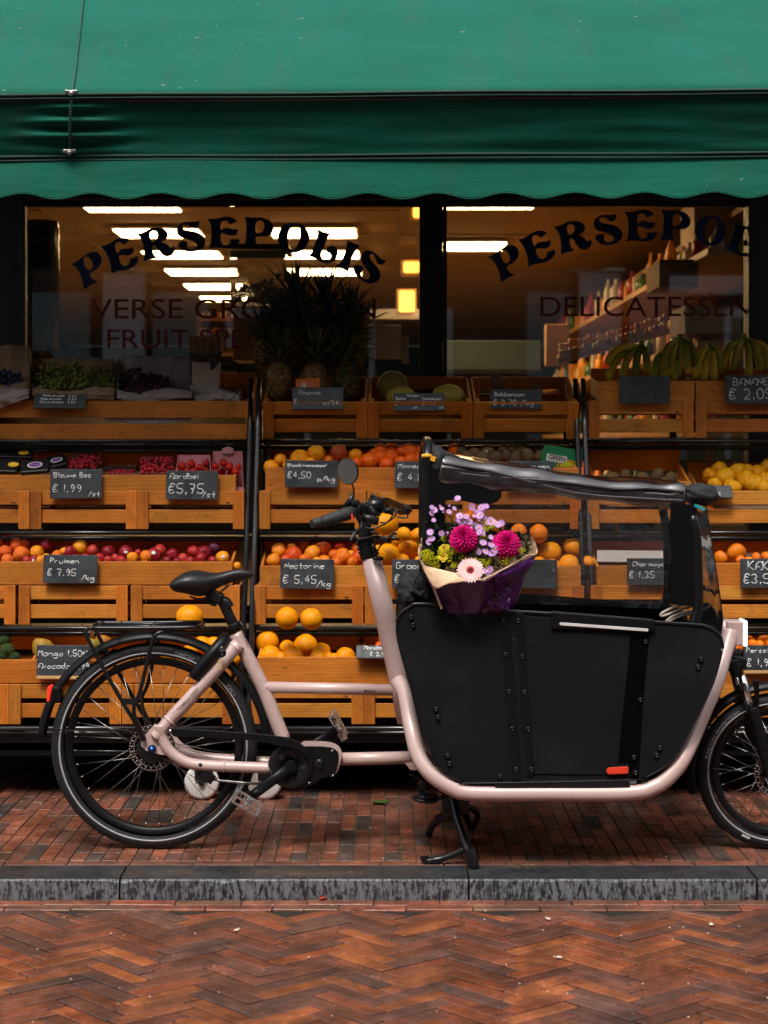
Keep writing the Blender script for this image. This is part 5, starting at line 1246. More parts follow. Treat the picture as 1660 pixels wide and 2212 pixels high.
sp = MB().tube(Q(lambda x, y: (x, y), "474,1292 484,1305 510,1362"), [.0165, .0175, .0175], 18); sp.tube(Q(Zs, "950,620 1050,670 1110,760", 0), [.016, .0195, .0185], 16)
sp.box(W(*Zs(880, 560), 0), (.055, .06, .030), RY(25)).box(W(*Zs(830, 640), 0), (.04, .045, .028), RY(20)); bp('seat_post', sp, 'black_metal', bevel=.003)
cl = MB(); a_, c_ = Q(Zs, "1178,1050 1215,1045"); d = (st[5]-st[0]).normalized(); p = W(*Zs(1185, 1045), 0); cl.tube([p-d*.008, p+d*.010], .0275, 20)
cl.box(W(*Zs(1150, 1058), -.03), (.02, .012, .014)); cl.tube(Q(Zs, "1280,990 1330,1060 1380,1240", [-.02, -.03, -.03]), [.006, .005, .004], 8); bp('seat_clamp', cl, 'black_metal', bevel=.001)
# ---- ring lock with key
lk = Q(Zr, "1062,535 1110,470 1200,362 1262,292", [-.062, -.064, -.055, -.03]); lk2 = lk+[V((lk[-1].x+.006, 0, lk[-1].z+.006))]+mir(lk)[::-1]
bp('ring_lock', MB().tube(catmull(lk2, 6), [.0185+.004*math.sin(math.pi*i/48) for i in range(49)], 14, flat=1.0), 'black_plastic')
p = W(*Zs(990, 1480), -.092); ky = MB().lathe([(.0035, -.002), (.014, -.002), (.0145, 0), (.014, .002), (.0035, .002)], p, n=20).cyl(W(*Zs(930, 1360), -.08), p, .003, n=8)
k1 = bp('key', ky, 'black_plastic'); bp('key_tag', MB().box(W(*Zs(958, 1665), -.092), (.013, .004, .034), RY(6)), 'key_wood', k1, bevel=.001); bp('key_ring', MB().tube([p+V((.006*math.cos(a), -.004, .013+.008*math.sin(a))) for a in [i*.5 for i in range(13)]], .0009, 5, closed=True), 'chrome', k1)
# ---- drive
bb = W(*Zb(408, 325), -.05)
cov = chaikin([Zb(*q) for q in ((500, 205), (640, 208), (690, 230), (702, 262), (694, 320), (672, 392), (600, 398), (560, 432), (480, 465), (400, 470), (310, 430), (276, 350), (290, 260), (350, 212))], 1)
bp('motor_cover', MB().prism(cov, lambda x, y, w_: W(x, y, w_), -.056, -.0465, smooth=False), 'black_plastic', bevel=.002)
bp('chainring', MB().lathe([(.02, -.062), (.062, -.066), (.074, -.062), (.075, -.058), (.02, -.057)], V((bb.x, 0, bb.z)), n=48), 'black_metal')
for k in range(5):
    hl = MB(); a = 1.1+k*2*math.pi/5; hl.ball(V((bb.x+.042*math.cos(a), -.0645, bb.z+.042*math.sin(a))), (.012, .0015, .009), 12, 6, rot=RY(-math.degrees(a))); bp('chainring_window', hl, 'rubber')
hl = MB()
for q in ((660, 236), (665, 385), (520, 432)): p = W(*Zb(*q), -.057); hl.lathe([(0, -.002), (.0035, -.002), (.0042, 0), (0, 0)], p, n=12, closed=False)
bp('cover_screw', hl, 'steel'); bp('motor_cap', MB().lathe([(0, -.004), (.014, -.0035), (.016, 0), (0, 0)], W(*Zb(583, 313), -.057), n=20, closed=False), 'black_metal')
g1 = [Zr(*q) for q in ((905, 885), (940, 882), (1300, 905), (1560, 925), (1700, 945))]+[Zb(*q) for q in ((400, 155), (460, 180), (510, 225), (530, 290), (470, 240), (420, 215), (330, 205))]+[Zr(*q) for q in ((1560, 975), (1200, 950), (1000, 945), (925, 945), (905, 915))]
bp('chain_guard', MB().prism(chaikin(g1, 1), lambda x, y, w_: W(x, y, w_), -.088, -.070), 'black_plastic', bevel=.003)
bp('chain', MB().tube(Q(Zr, "1180,1235 1250,1248 1400,1262 1540,1272", -.055), .0045, 6, flat=.6), 'steel')
bp('chain_tensioner', MB().box(W(*Zr(1150, 1210), -.055), (.06, .02, .03), RY(35)).lathe([(0, -.01), (.02, -.01), (.022, 0), (.02, .01), (0, .01)], W(*Zr(1160, 1215), -.06), n=16, closed=False), 'black_metal', bevel=.003)
def pedal(c, ang):
    pd = MB(); R = RY(ang)
    def P(x, y, z): return c+R @ V((x, y, z))
    for sy in (-1, 1):
        for sz in (-1, 1): pd.box(P(0, sy*.042, sz*.010), (.096, .008, .006), R)
        for sx in (-1, 0, 1): pd.box(P(sx*.044, sy*.042, 0), (.010 if sx else .022, .0085, .026), R)
    for sx in (-1, 1): pd.box(P(sx*.045, 0, 0), (.008, .08, .016), R)
    for k in range(5): pd.box(P(-.03+.015*k, 0, .010), (.004, .076, .004), R)
    pd.cyl(P(0, -.05, 0), P(0, .055, 0), .011, n=12); return pd
p1 = W(*Zb(150, 528), -.10); p2 = V((2*bb.x-p1.x, .11, 2*bb.z-p1.z)); p2 = W(*Zb(688, 100), .11)
ck = MB(); ck.tube([V((bb.x, -.075, bb.z)), V((bb.x*.6+p1.x*.4, -.085, bb.z*.6+p1.z*.4)), V((p1.x, -.088, p1.z))], [.009, .0085, .008], 12, flat=2.0, up=(0, 1, 0)).cyl((bb.x, -.082, bb.z), (bb.x, -.05, bb.z), .021, n=24).cyl((bb.x, -.086, bb.z), (bb.x, -.08, bb.z), .013, n=20).cyl((p1.x, -.10, p1.z), (p1.x, -.076, p1.z), .014, n=16)
c1 = bp('crank', ck, 'black_plastic'); bp('pedal', pedal(W(*Zb(143, 552), -.15), 30), 'pedal_silver', c1, bevel=.001)
ck = MB(); ck.tube([V((bb.x, .075, bb.z)), V((p2.x, .088, p2.z))], [.009, .008], 12, flat=1.9, up=(0, 1, 0)); c2 = bp('crank', ck, 'black_plastic'); bp('pedal', pedal(W(*Zb(698, 78), .16), 62), 'pedal_silver', c2, bevel=.001)
# ---- centre stand
ks = MB(); nl = Q(Zb, "1392,520 1420,640 1455,750 1500,880 1520,945", [-.06, -.12, -.16, -.22, -.245]); nl[-1].z = .004
ks.tube(catmull(nl, 5), [.014]*16+[.0125]*4+[.013], 14); ks.tube(catmull([V((p.x+.02, -p.y, p.z)) for p in nl], 5), .013, 12)
ks.cyl(nl[-1]+V((-.012, .008, .055)), nl[-1]+V((.003, 0, -.002)), .0185, n=16); 
ft = Q(Zb, "1462,838 1400,868 1300,900 1235,908 1222,870", [-.205, -.2, -.195, -.19, -.19]); ks.tube(catmull(ft, 5), [.011]*10+[.014]*11, 12)
f2 = Q(Zb, "1425,640 1330,650 1270,690 1250,745", [-.03, .05, .1, .14]); ks.tube(catmull(f2, 5), .013, 12); ks.box(W(*Zb(1315, 640), -.0), (.03, .02, .02), RY(-30))
f3 = Q(Zb, "1450,560 1530,600 1545,640 1520,700", [.05, .1, .14, .2]); ks.tube(catmull(f3, 5), .011, 10)
ks.box(W(*Zb(1410, 545), 0), (.09, .14, .05)); bp('centre_stand', ks, 'black_tube', bevel=.002)
sp2 = MB().ball(W(*Zb(1225, 525), -.05), (.046, .05, .013), 24, 10, rot=RY(4)).ball(W(*Zb(1230, 505), -.05), (.040, .045, .012), 20, 8).box(W(*Zb(1330, 520), -.03), (.05, .03, .012)); bp('stand_pedal', sp2, 'black_tube')
bp('speed_sensor', MB().box(W(*Zb(1205, 470), -.03), (.025, .03, .05)).tube(catmull(Q(Zb, "1130,375 1180,400 1230,430", -.04), 4), .0025, 6), 'black_metal', bevel=.003)
# ---- front fork, lamp
fk = MB(); fk.tube(Q(Zf, "1245,1520 1262,1560"), .032, 20).tube(Q(Zf, "1250,1540 1275,1640"), [.026, .03], 20)
for sg in (-1, 1):
    st_ = Q(Zf, "1270,1600 1310,1800", -.066); lw = Q(Zw, "880,478 930,640 1010,960 1075,1230", [-.066, -.067, -.068, -.07])
    if sg > 0: st_, lw = mir(st_), mir(lw)
    fk.tube(st_, [.022, .019], 16); fk.tube(catmull(lw, 4), [.020, .0205, .021, .0205, .02, .0195, .019, .0185, .018, .0175, .017, .0165, .016][:13], 16)
fk.box(W(*Zf(1275, 1610), 0), (.045, .16, .035), RY(15)); fork = bp('fork', fk, 'black_plastic', bevel=.002)
for sg in (-1, 1):
    s0 = Q(Zw, "770,120 865,478", -.066); s0 = s0 if sg < 0 else mir(s0); bp('stanchion', MB().tube(s0, .0135, 20), 'chrome', fork)
    c_ = Q(Zf, "1283,1648 1290,1680", -.066); c_ = c_ if sg < 0 else mir(c_); bp('fork_cap', MB().tube(c_, .0205, 20), 'blue_anodised', fork)
a_, b_ = W(*Zf(1158, 1150), 0), W(*Zf(1350, 1432), 0)
hl_ = bp('headlight', MB().box((a_+b_)/2, (b_.x-a_.x, .075, a_.z-b_.z)), 'pink_paint', bevel=.006, seg=3)
bp('headlight_lens', MB().box(((b_.x)+.006, 0, (a_.z+b_.z)/2), (.013, .078, a_.z-b_.z+.004)), 'front_light', hl_, bevel=.004)
bp('brake_hose', MB().tube(catmull(Q(Zw, "460,260 510,330 515,430 490,600", -.05), 5), .0025, 6).tube(catmull(Q(Zw, "700,720 800,900 930,1060 1020,1150", -.085), 5), .0025, 6), 'black_tube')
# ---- cargo box
ol = [Zp(*q) for q in ((55, 130), (70, 95), (110, 65), (170, 50), (500, 78), (720, 92), (1170, 128), (1330, 138), (1400, 150), (1450, 185), (1465, 240), (1420, 400), (1300, 640), (1230, 740), (1130, 800), (1070, 812), (400, 825), (330, 815), (250, 770), (180, 660), (120, 430), (60, 210))]
NY, FY = -.285, .285; olw = [W(x, y, NY) for x, y in ol]; oc = chaikin([(p.x, p.z) for p in olw], 2)
bx = bp('cargo_box', MB().prism(oc, lambda x, z, w_: V((x, w_, z)), NY, NY+.012, smooth=True), 'box_panel')
bp('side_panel', MB().prism(oc, lambda x, z, w_: V((x, w_, z)), FY-.012, FY, smooth=True), 'box_panel', bx)
# walls and floor joining the two side panels
core = [(p.x, p.z) for p in olw]; seq = core[9:]+core[:2]; cx, cz = sum(p[0] for p in seq)/len(seq), sum(p[1] for p in seq)/len(seq)
seq = [(cx+(x-cx)*.975, cz+(z-cz)*.975) for x, z in seq]
sh_ = MB(); n = len(seq)-1
for i in range(n):
    (x0, z0), (x1, z1) = seq[i], seq[i+1]; b = len(sh_.v); sh_.v += [V((x0, NY+.012, z0)), V((x0, FY-.012, z0)), V((x1, FY-.012, z1)), V((x1, NY+.012, z1))]; sh_.face((b, b+1, b+2, b+3), smooth=False)
bp('box_shell', sh_, 'box_panel', bx, solid=.008)
tr = MB(); tpl = [W(x, y, NY) for x, y in ol[:11]]; tr.tube(catmull(tpl, 5), .0055, 8); bp('edge_trim', MB().tube(catmull(mir(tpl), 5), .0055, 8), 'black_tube', bx); tr.tube(catmull([W(x, y, NY-.001) for x, y in ol[10:]+ol[:1]], 4), .0028, 6); bp('edge_trim', tr, 'black_tube', bx)
def plate(name, s, Y0, Y1, mat, bev=.002, par=bx): return bp(name, MB().prism([Zp(*map(float, q.split(','))) for q in s.split()], lambda x, y, w_: W(x, y, w_), Y0, Y1), mat, par, bevel=bev)
plate('strap', "500,82 540,84 592,812 556,812", NY-.006, NY, 'black_plastic'); plate('strap', "568,86 600,88 652,782 645,792 618,790", NY-.006, NY, 'black_plastic')
plate('door_panel', "601,100 1064,150 1064,200 1012,740 1006,790 645,785", NY-.004, NY+.001, 'box_panel')
plate('door_gap', "1066,197 1146,190 1120,470 1100,800 1064,803 1058,735 1012,733", NY-.003, NY+.001, 'gap_black', .001)
plate('door_rail', "722,80 1168,116 1170,168 722,158", NY-.016, NY-.002, 'black_plastic', .006)
plate('reflective_bar', "762,130 1140,157 1143,163 1140,170 762,143 757,136", NY-.0185, NY-.015, 'white_plastic', .001)
plate('pull_tag', "972,757 1052,752 1056,756 1056,780 1052,784 972,787 962,780 962,764", NY-.014, NY-.006, 'red_tag', .002)
plate('bottom_rail', "480,818 1060,804 1064,845 480,850", NY-.002, NY, 'black_metal', .001)
for q in "515,120 580,123 525,270 597,277 540,430 607,432 553,590 623,592 570,765 637,765 225,505 233,540 275,705 283,740 500,795 117,108 127,142 1130,213 1107,465 1080,713 1087,780 1192,672 1178,704 1370,288 1357,323".split():
    x, y = map(float, q.split(',')); p = W(*Zp(x, y), NY-.004); bp('bolt', MB().lathe([(0, -.0035), (.0035, -.0035), (.0035, -.006), (.0065, -.005), (.0085, -.001), (.0085, .003), (0, .003)], p, n=16, closed=False), 'black_tube', bx)
cb = MB()
for s, Y in (("800,945 600,995 470,1050 425,1085 440,1104 520,1080 640,1030 800,985", -.24), ("990,990 890,1030 700,1062 560,1110 490,1160 520,1166 620,1115 780,1072", -.2)):
    cb.tube(catmull(Q(Zf, s, Y), 5), .0045, 8)
bp('charging_cable', cb, 'cream_cable', bx)
# ---- rain canopy
cy = .265
cn = MB(); r1_ = Q(lambda x, y: (x, y), "922,1300 922,1150 922,1010 923,985", -cy); t1 = [V((r1_[-1].x+.004, -cy+.03, r1_[-1].z+.028)), V((r1_[-1].x+.006, -cy+.08, r1_[-1].z+.045)), V((r1_[-1].x+.006, 0, r1_[-1].z+.05))]
hp1 = r1_+t1; cn.tube(catmull(hp1+mir(hp1[:-1])[::-1], 5), .0138, 14)
r2_ = Q(Zf, "800,1190 845,1050 855,800 848,500 835,200 800,0", -cy); t2 = [V((r2_[-1].x-.004, -cy+.03, r2_[-1].z+.022)), V((r2_[-1].x-.006, -cy+.09, r2_[-1].z+.032)), V((r2_[-1].x-.006, 0, r2_[-1].z+.035))]
hp2 = r2_+t2; can = bp('canopy_frame', cn, 'black_tube')
bp('hoop', MB().tube(catmull(hp2+mir(hp2[:-1])[::-1], 5), .0155, 14), 'black_tube', can)
ID = lambda x, y: (x, y)
ed = catmull(Q(ID, "945,985 1010,996 1100,1012 1230,1034 1330,1048 1400,1047 1490,1056", -.24), 8); m_ = len(ed)
def roof(u, v):
    p = ed[min(m_-1, int(u*(m_-1)))]; y = -.24+.48*v; s_ = math.sin(math.pi*v)
    return V((p.x, y, p.z+.018*s_+.004*noise.noise(V((p.x*8, y*6, 0)))))
bp('roof_sheet', MB().grid(roof, m_-1, 16), 'black_vinyl', can, solid=.003)
rp = catmull(Q(ID, "950,1012 1060,1028 1160,1040 1262,1056 1400,1066 1480,1068", -.252), 10); rr_ = [.046-.009*min(1, i/30)+.003*math.sin(i*.7) for i in range(len(rp))]
for nm_, P_ in (('rolled_side', rp), ('rolled_side', mir(rp))):
    mb = MB().tube(P_, rr_, 20, flat=.5, up=(0, .3, 1)); mb.v = [p+V((0, .004*noise.noise(V((p.x*4, p.y*20, p.z*20))), .005*noise.noise(V((p.x*4, p.y*20, p.z*20))))) for p in mb.v]; bp(nm_, mb, 'black_vinyl', can)
for s_, r_ in (("956,1000 1060,1018 1160,1045 1262,1068 1400,1078 1478,1082", .005), ("956,1018 1060,1030 1200,1040 1330,1056 1400,1055 1478,1062", .004)):
    bp('fold', MB().tube(catmull(Q(ID, s_, -.272), 8), r_, 8), 'black_vinyl', can)
def sleeve(name, c, r, seed, mat='black_fabric'):
    mb = MB().ball(c, r, 40, 28, lambda d: 1+.16*noise.noise(d*2.2+V((seed, 0, 0)))+.07*noise.noise(d*6+V((seed, 3, 0)))); return bp(name, mb, mat, can)
sleeve('corner_sleeve', W(945, 1000, -.23), (.030, .045, .055), 1); sleeve('corner_sleeve', W(1513, 1068, -.235), (.058, .05, .034), 2)
mb = MB().grid(lambda u, v: W(930+90*u, 952+36*u**.7+10*u+(60-20*u)*v, -.22-.03*math.sin(v*2)+.01*noise.noise(V((u*4, v*4, 2)))), 16, 12); bp('corner_flap', mb, 'black_fabric', can, solid=.004)
for sg in (-1, 1):
    def film(u, v):
        a, b_ = W(936+560*u, 1012+62*u, -.262), W(930+562*u, 1296+22*u, -.268); p = a.lerp(b_, v)
        return V((p.x, sg*(-p.y+.004*noise.noise(V((p.x*7, p.z*9, 1)))), p.z))
    bp('clear_window', MB().grid(film, 60, 30), 'clear_film', can)
    bor = [(927, 1010), (1123, 1052), (1084, 1062), (1083, 1074), (1075, 1084), (1060, 1090), (1040, 1091), (1010, 1084), (985, 1079), (962, 1082), (961, 1300), (927, 1300)]
    b2 = [(1450, 1085), (1503, 1092), (1506, 1310), (1448, 1306), (1447, 1240), (1452, 1200), (1446, 1140)]
    for o_ in ((bor, b2) if sg < 0 else ()):
        bp('window_border', MB().prism(o_, lambda x, y, w_: W(x, y, w_), -.274, -.270), 'border_fabric', can)
    wg = [(1515, 1100), (1527, 1097), (1536, 1160), (1549, 1240), (1560, 1320), (1556, 1385), (1500, 1345)]
    bp('windshield_side', MB().prism(wg, lambda x, y, w_: (lambda p: V((p.x, sg*-p.y, p.z)))(W(x, y, w_)), -.252, -.250), 'windshield_film', can)
ws = catmull(Q(ID, "1527,1097 1536,1160 1549,1240 1560,1320 1561,1350 1553,1388", -.25), 5)
bp('windshield', MB().grid(lambda u, v: (lambda p: V((p.x+.02*math.sin(math.pi*v), -.25+.5*v, p.z)))(ws[min(len(ws)-1, int(u*(len(ws)-1)+.5))]), len(ws)-1, 16), 'windshield_film', can)
bp('windshield_edge', MB().tube(ws, .002, 6), 'black_metal', can)
mb = MB().lathe([(.0145, -.006), (.0165, -.006), (.0165, .006), (.0145, .006)], W(922, 986, -cy), ax=(0, 0.2, 1), n=20).box(W(934, 990, -cy-.008), (.022, .004, .016), RY(20)); bp('strap', mb, 'yellow_strap', can)
bp('strap', MB().box(W(1512, 1096, -cy-.014), (.036, .004, .010), RY(24)), 'teal_strap', can)
# ---- handlebar
hb = MB()
hb.tube(Q(Zh, "905,1330 870,1230 850,1140", 0), [.0335, .029, .0285], 22).tube(Q(Zh, "862,1180 845,1110"), .031, 20); hb.box(W(*Zh(880, 1090), 0), (.075, .07, .010), RY(-8))
hb.tube(Q(Zh, "850,1120 840,1000 850,880 870,780", 0), [.022, .02, .02, .02], 16)
for q in ((750, 1165), (765, 1225), (780, 1275)): hb.cyl(W(*Zh(*q), -.03), W(*Zh(*q), .03), .006, n=10)
bar = [W(768, 1107, -.30), W(775, 1098, -.24), W(796, 1088, -.1), W(812, 1086, 0), W(832, 1082, .12), W(848, 1087, .24), W(868, 1096, .34)]
hb.tube(catmull(bar, 6), .0125, 14); hb.box(W(812, 1086, 0), (.05, .05, .045), RY(20)); hnd = bp('handlebar', hb, 'black_metal', bevel=.002)
gp = [W(761, 1106, -.31), W(750, 1110, -.325), W(738, 1114, -.335), W(715, 1121, -.35), W(695, 1127, -.365), W(680, 1131, -.375), W(674, 1132, -.38)]
bp('grip', MB().tube(gp, [.018, .0215, .0205, .0185, .0165, .015, .0135], 22), 'grip_rubber', hnd)
bp('grip_ring', MB().tube([gp[4]+V((.004, 0, 0)), gp[4]-V((.002, 0, 0))], .0175, 20).tube([gp[2]+V((.001, 0, 0)), gp[2]-V((.003, 0, .0))], .0212, 20), 'rubber', hnd)
bp('grip', MB().tube([W(868, 1096, .34), W(880, 1101, .38), W(866, 1104, .46)], [.016, .018, .015], 14), 'grip_rubber', hnd)
bp('throttle_mark', MB().box(W(*Zh(685, 835), -.345), (.006, .002, .017), RY(-8)), 'red_tag', hnd)
bp('control_unit', MB().box(W(*Zh(725, 670), -.29), (.028, .03, .020), RY(-5)), 'black_plastic', hnd, bevel=.005)
bp('screen', MB().box(W(*Zh(725, 662), -.307), (.016, .002, .010), RY(-5)), 'dark_glass', hnd)
bp('bell', MB().ball(W(*Zh(960, 710), -.1), (.032, .03, .03), 24, 14).tube(Q(Zh, "860,700 930,800 990,830", -.12), [.017, .02, .018], 12), 'black_tube', hnd)
bp('clamp', MB().box(W(*Zh(820, 750), -.22), (.03, .04, .04), RY(20)).tube(Q(Zh, "780,740 900,800", -.2), .019, 12), 'black_plastic', hnd, bevel=.005)
bl = MB().tube(Q(Zh, "800,840 900,870 1010,895", -.26), [.014, .016, .012], 10, flat=.8).tube(catmull(Q(Zh, "700,750 750,830 800,920", -.27), 4), .008, 10); bl.tube(catmull(Q(Zh, "800,910 790,975 730,1020 690,1080 665,1130", [-.27, -.29, -.31, -.32, -.33]), 5), [.008]*5+[.006]*12+[.0045]*4, 10)
bp('brake_lever', bl, 'black_metal', hnd)
bp('brake_lever', MB().tube(catmull(Q(Zh, "1040,720 1120,760 1190,790", .2), 4), [.014]*5+[.01]*4, 10), 'black_metal', hnd)
cbm = MB()
for s, Y in (("1000,840 1050,780 1120,735 1190,740 1220,790 1190,850 1100,905 1020,905", -.2), ("1160,745 1230,745 1320,770 1365,820 1340,850 1230,835", .1), ("830,970 950,975 1060,935 1140,880 1190,800", -.22), ("1190,1030 1150,1090 1060,1120 960,1115", -.05), ("1180,1050 1080,1140 1010,1220 985,1300 1000,1340", -.06), ("1000,820 1090,760 1150,760", -.15)):
    cbm.tube(catmull(Q(Zh, s, Y), 6), .0026, 8)
cbm.tube(Q(Zh, "935,1160 975,1330", -.04), .006, 8).ball(W(*Zh(1000, 1345), -.04), (.02, .01, .008), 10, 6); bp('cable', cbm, 'black_tube', hnd)
mc = W(*Zh(635, 280), -.27); nrm = V((-.62, -.78, -.12)).normalized(); tt_ = nrm.to_track_quat('Z', 'Y').to_matrix(); mm = MB()
mm.v = []; mr = MB().lathe([(0, -.014), (.03, -.010), (.042, -.002), (.0435, .002), (.041, .003)], (0, 0, 0), ax=(0, 0, 1), n=32, closed=False)
mi_ = bp('mirror', MB().merge(mr, lambda p: mc+tt_ @ V((p.x, p.y, p.z))), 'black_plastic', hnd)
bp('mirror_glass', MB().merge(MB().lathe([(0, .0040), (.0405, .0040), (.0405, .0028), (0, .0028)], (0, 0, 0), ax=(0, 0, 1), n=32, smooth=False), lambda p: mc+tt_ @ p), 'chrome', hnd)
bp('mirror_stem', MB().tube(catmull(Q(Zh, "680,425 700,480 705,570 685,610", -.275), 4), .0028, 8).tube(Q(Zh, "690,570 665,640 600,720", -.28), [.0085, .011, .009], 10), 'black_metal', hnd)
# ---- folded rain bag stuffed between head tube and box
mb = MB().ball(W(893, 1275, -.17), (.052, .09, .058), 48, 34, lambda d: 1+.22*noise.noise(d*2+V((4, 0, 0)))+.1*noise.noise(d*6)+.05*noise.noise(d*14))
mb.tube(catmull([W(905, 1240, -.27), W(893, 1262, -.275), W(905, 1285, -.275), W(918, 1275, -.27)], 5), .005, 6)
single('fabric_bag', mb, 'black_fabric', 'crumpled black fabric bag stuffed behind the head tube beside the box', 'bag')
# ================================================================ bouquet
Zq = Zm(1040, 1220, 5.1875)
bq = thing('bouquet', 'mixed bouquet of magenta and lilac flowers wrapped in kraft and purple paper', 'bouquet', W(1030, 1300, -.25))
def q3(x, y, Y): return W(*Zq(x, y), Y)
rim = [(28, 850, -.30), (55, 700, -.25), (105, 590, -.19), (170, 585, -.15), (420, 660, -.10), (800, 640, -.08), (1170, 556, -.10), (1470, 618, -.15), (1530, 700, -.21), (1562, 845, -.29), (1300, 960, -.34), (1020, 1112, -.385), (860, 1183, -.395), (540, 1108, -.385), (300, 1050, -.365), (100, 988, -.335)]
R_ = catmull([q3(*p) for p in rim], 6, True); nR = len(R_); cb_ = q3(760, 1560, -.26)
bot = []
for i, p in enumerate(R_):
    d = V((p.x-cb_.x, (p.y+.25), 0)); bot.append(V((cb_.x+d.x*.52, -.235+d.y*.55, cb_.z-.012+.012*noise.noise(V((i*.2, 1, 1))))))
def wrap(off, t0, t1, nz=16, wr_=.006):
    mb = MB(); b = 0
    for i in range(nR):
        for j in range(nz+1):
            t = t0+(t1-t0)*j/nz; p = R_[i].lerp(bot[i], t**.9); c_ = R_[i].lerp(cb_, t); d = (p-V((c_.x*.5+cb_.x*.5, -.24, p.z))); d.z = 0
            d = d.normalized() if d.length > 1e-6 else V((0, 0, 0))
            k = noise.noise(V((i*.11, t*2, 4)))*wr_*4*t+noise.noise(V((i*.25, t*4, 9)))*wr_*1.5*t; mb.v.append(p+d*(off+k))
    for i in range(nR):
        for j in range(nz): a = i*(nz+1)+j; c = ((i+1) % nR)*(nz+1)+j; mb.face((a, c, c+1, a+1), smooth=True)
    return mb
part('wrapper', wrap(0, 0, 1), 'kraft_paper', bq, solid=.0012)
part('purple_wrap', wrap(.003, .035, 1), 'purple_paper', bq, solid=.0008)
# turned-over kraft collar at the front left
top_ = [q3(*p) for p in ((26, 845, -.306), (100, 985, -.342), (300, 1048, -.372), (540, 1106, -.392), (700, 1148, -.398), (862, 1180, -.402))]
low_ = [q3(*p) for p in ((60, 960, -.318), (130, 1120, -.352), (240, 1300, -.378), (400, 1250, -.402), (620, 1212, -.408), (866, 1188, -.404))]
T_, L_ = catmull(top_, 6), catmull(low_, 6)
part('wrapper_collar', MB().grid(lambda u, v: (lambda a, b: a.lerp(b, v)+V((0, -.006*math.sin(v*math.pi)+.004*noise.noise(V((u*9, v*3, 1))), 0)))(T_[int(u*(len(T_)-1)+.5)], L_[int(u*(len(L_)-1)+.5)]), len(T_)-1, 8), 'kraft_paper', bq, solid=.0012)
T2 = catmull([q3(*p) for p in ((862, 1180, -.402), (1020, 1110, -.392), (1300, 958, -.347), (1450, 870, -.32), (1563, 842, -.295), (1535, 700, -.213), (1472, 614, -.152))], 6)
part('wrapper_fold', MB().tube(T2, .0022, 8), 'kraft_paper', bq)
def drape(u, v):
    a = q3(1030, 1112, -.392).lerp(q3(1560, 860, -.30), u); b_ = q3(1020, 1300, -.36).lerp(q3(1455, 1085, -.30), u); return a.lerp(b_, v)+V((0, -.008*math.sin(v*3)+.006*noise.noise(V((u*5, v*4, 2))), 0))
part('purple_flap', MB().grid(drape, 16, 12), 'purple_paper', bq, solid=.0008)
part('bottom_frill', MB().grid(lambda u, v: q3(860, 1330, -.345).lerp(q3(1245, 1230, -.32), u).lerp(q3(960+30*math.sin(u*14), 1560, -.325).lerp(q3(1200, 1575, -.315), u), v)+V((0, .012*noise.noise(V((u*8, v*5, 6))), 0)), 24, 16), 'purple_paper', bq, solid=.0008)
part('stick', MB().box(q3(270, 1400, -.335), (.007, .004, .085), RY(-21)), 'kraft_paper', bq)
def frame(nrm): return V(nrm).normalized().to_track_quat('Z', 'Y').to_matrix()
def petal(mb, c, Rm, a, r0, r1, wd, el0, el1, col=(1, 1, 1), mi=0, nu=5, cup=.25, tipw=.5):
    'strip petal leaving the centre at angle a; el = elevation out of the flower plane'
    pts = []; pr, ph = r0, 0; b = len(mb.v)
    for i in range(nu+1):
        t = i/nu; el = el0+(el1-el0)*t
        if i: pr += (r1-r0)/nu*math.cos(el); ph += (r1-r0)/nu*math.sin(el)
        w_ = wd*(math.sin(math.pi*min(.97, (.18+.72*t)))**tipw)*(1 if i < nu else .45)
        for s_ in (-1, 0, 1):
            q = V((pr*math.cos(a)-s_*w_*math.sin(a), pr*math.sin(a)+s_*w_*math.cos(a), ph+abs(s_)*w_*cup)); mb.v.append(c+Rm @ q)
    for i in range(nu):
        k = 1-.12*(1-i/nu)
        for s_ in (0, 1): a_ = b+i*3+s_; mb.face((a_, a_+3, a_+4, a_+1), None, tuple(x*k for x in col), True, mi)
def chrys(c, r, nrm, n=120):
    mb = MB(); Rm = frame(nrm); ga = 2.39996
    for k in range(n):
        t = (k/n); el = math.radians(82-100*t**.8); a = k*ga; L = r*(.30+.70*t**.6); v_ = rnd.uniform(.6, 1.25)*(.75+.4*t)
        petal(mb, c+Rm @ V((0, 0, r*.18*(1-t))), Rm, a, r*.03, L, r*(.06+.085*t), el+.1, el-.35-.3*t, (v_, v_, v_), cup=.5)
    return mb
part('chrysanthemum', chrys(q3(615, 640, -.365), .054, (-.1, -.86, .5)), 'petal_magenta', bq)
part('chrysanthemum', chrys(q3(1180, 720, -.345), .056, (.12, -.86, .45)), 'petal_magenta', bq)
def gerbera(c, r, nrm):
    Rm = frame(nrm); mb = MB()
    for ly, n in ((0, 26), (1, 22)):
        for k in range(n):
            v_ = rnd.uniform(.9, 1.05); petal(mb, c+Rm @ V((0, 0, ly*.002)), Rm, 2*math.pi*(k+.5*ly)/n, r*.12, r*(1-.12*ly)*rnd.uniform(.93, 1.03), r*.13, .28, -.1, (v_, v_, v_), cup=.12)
    f = part('gerbera', mb, 'petal_pink', bq); h = MB()
    for k in range(60): a = k*2.4; rr = r*.26*math.sqrt(k/60); h.ball(c+Rm @ V((rr*math.cos(a), rr*math.sin(a), .005)), .0022, 5, 4, col=((.35,)*3 if k < 22 else (1.6, 1.2, 1.2)))
    part('flower_heart', h, 'gerbera_heart', f)
gerbera(q3(703, 1065, -.392), .043, (-.05, -.88, .5))
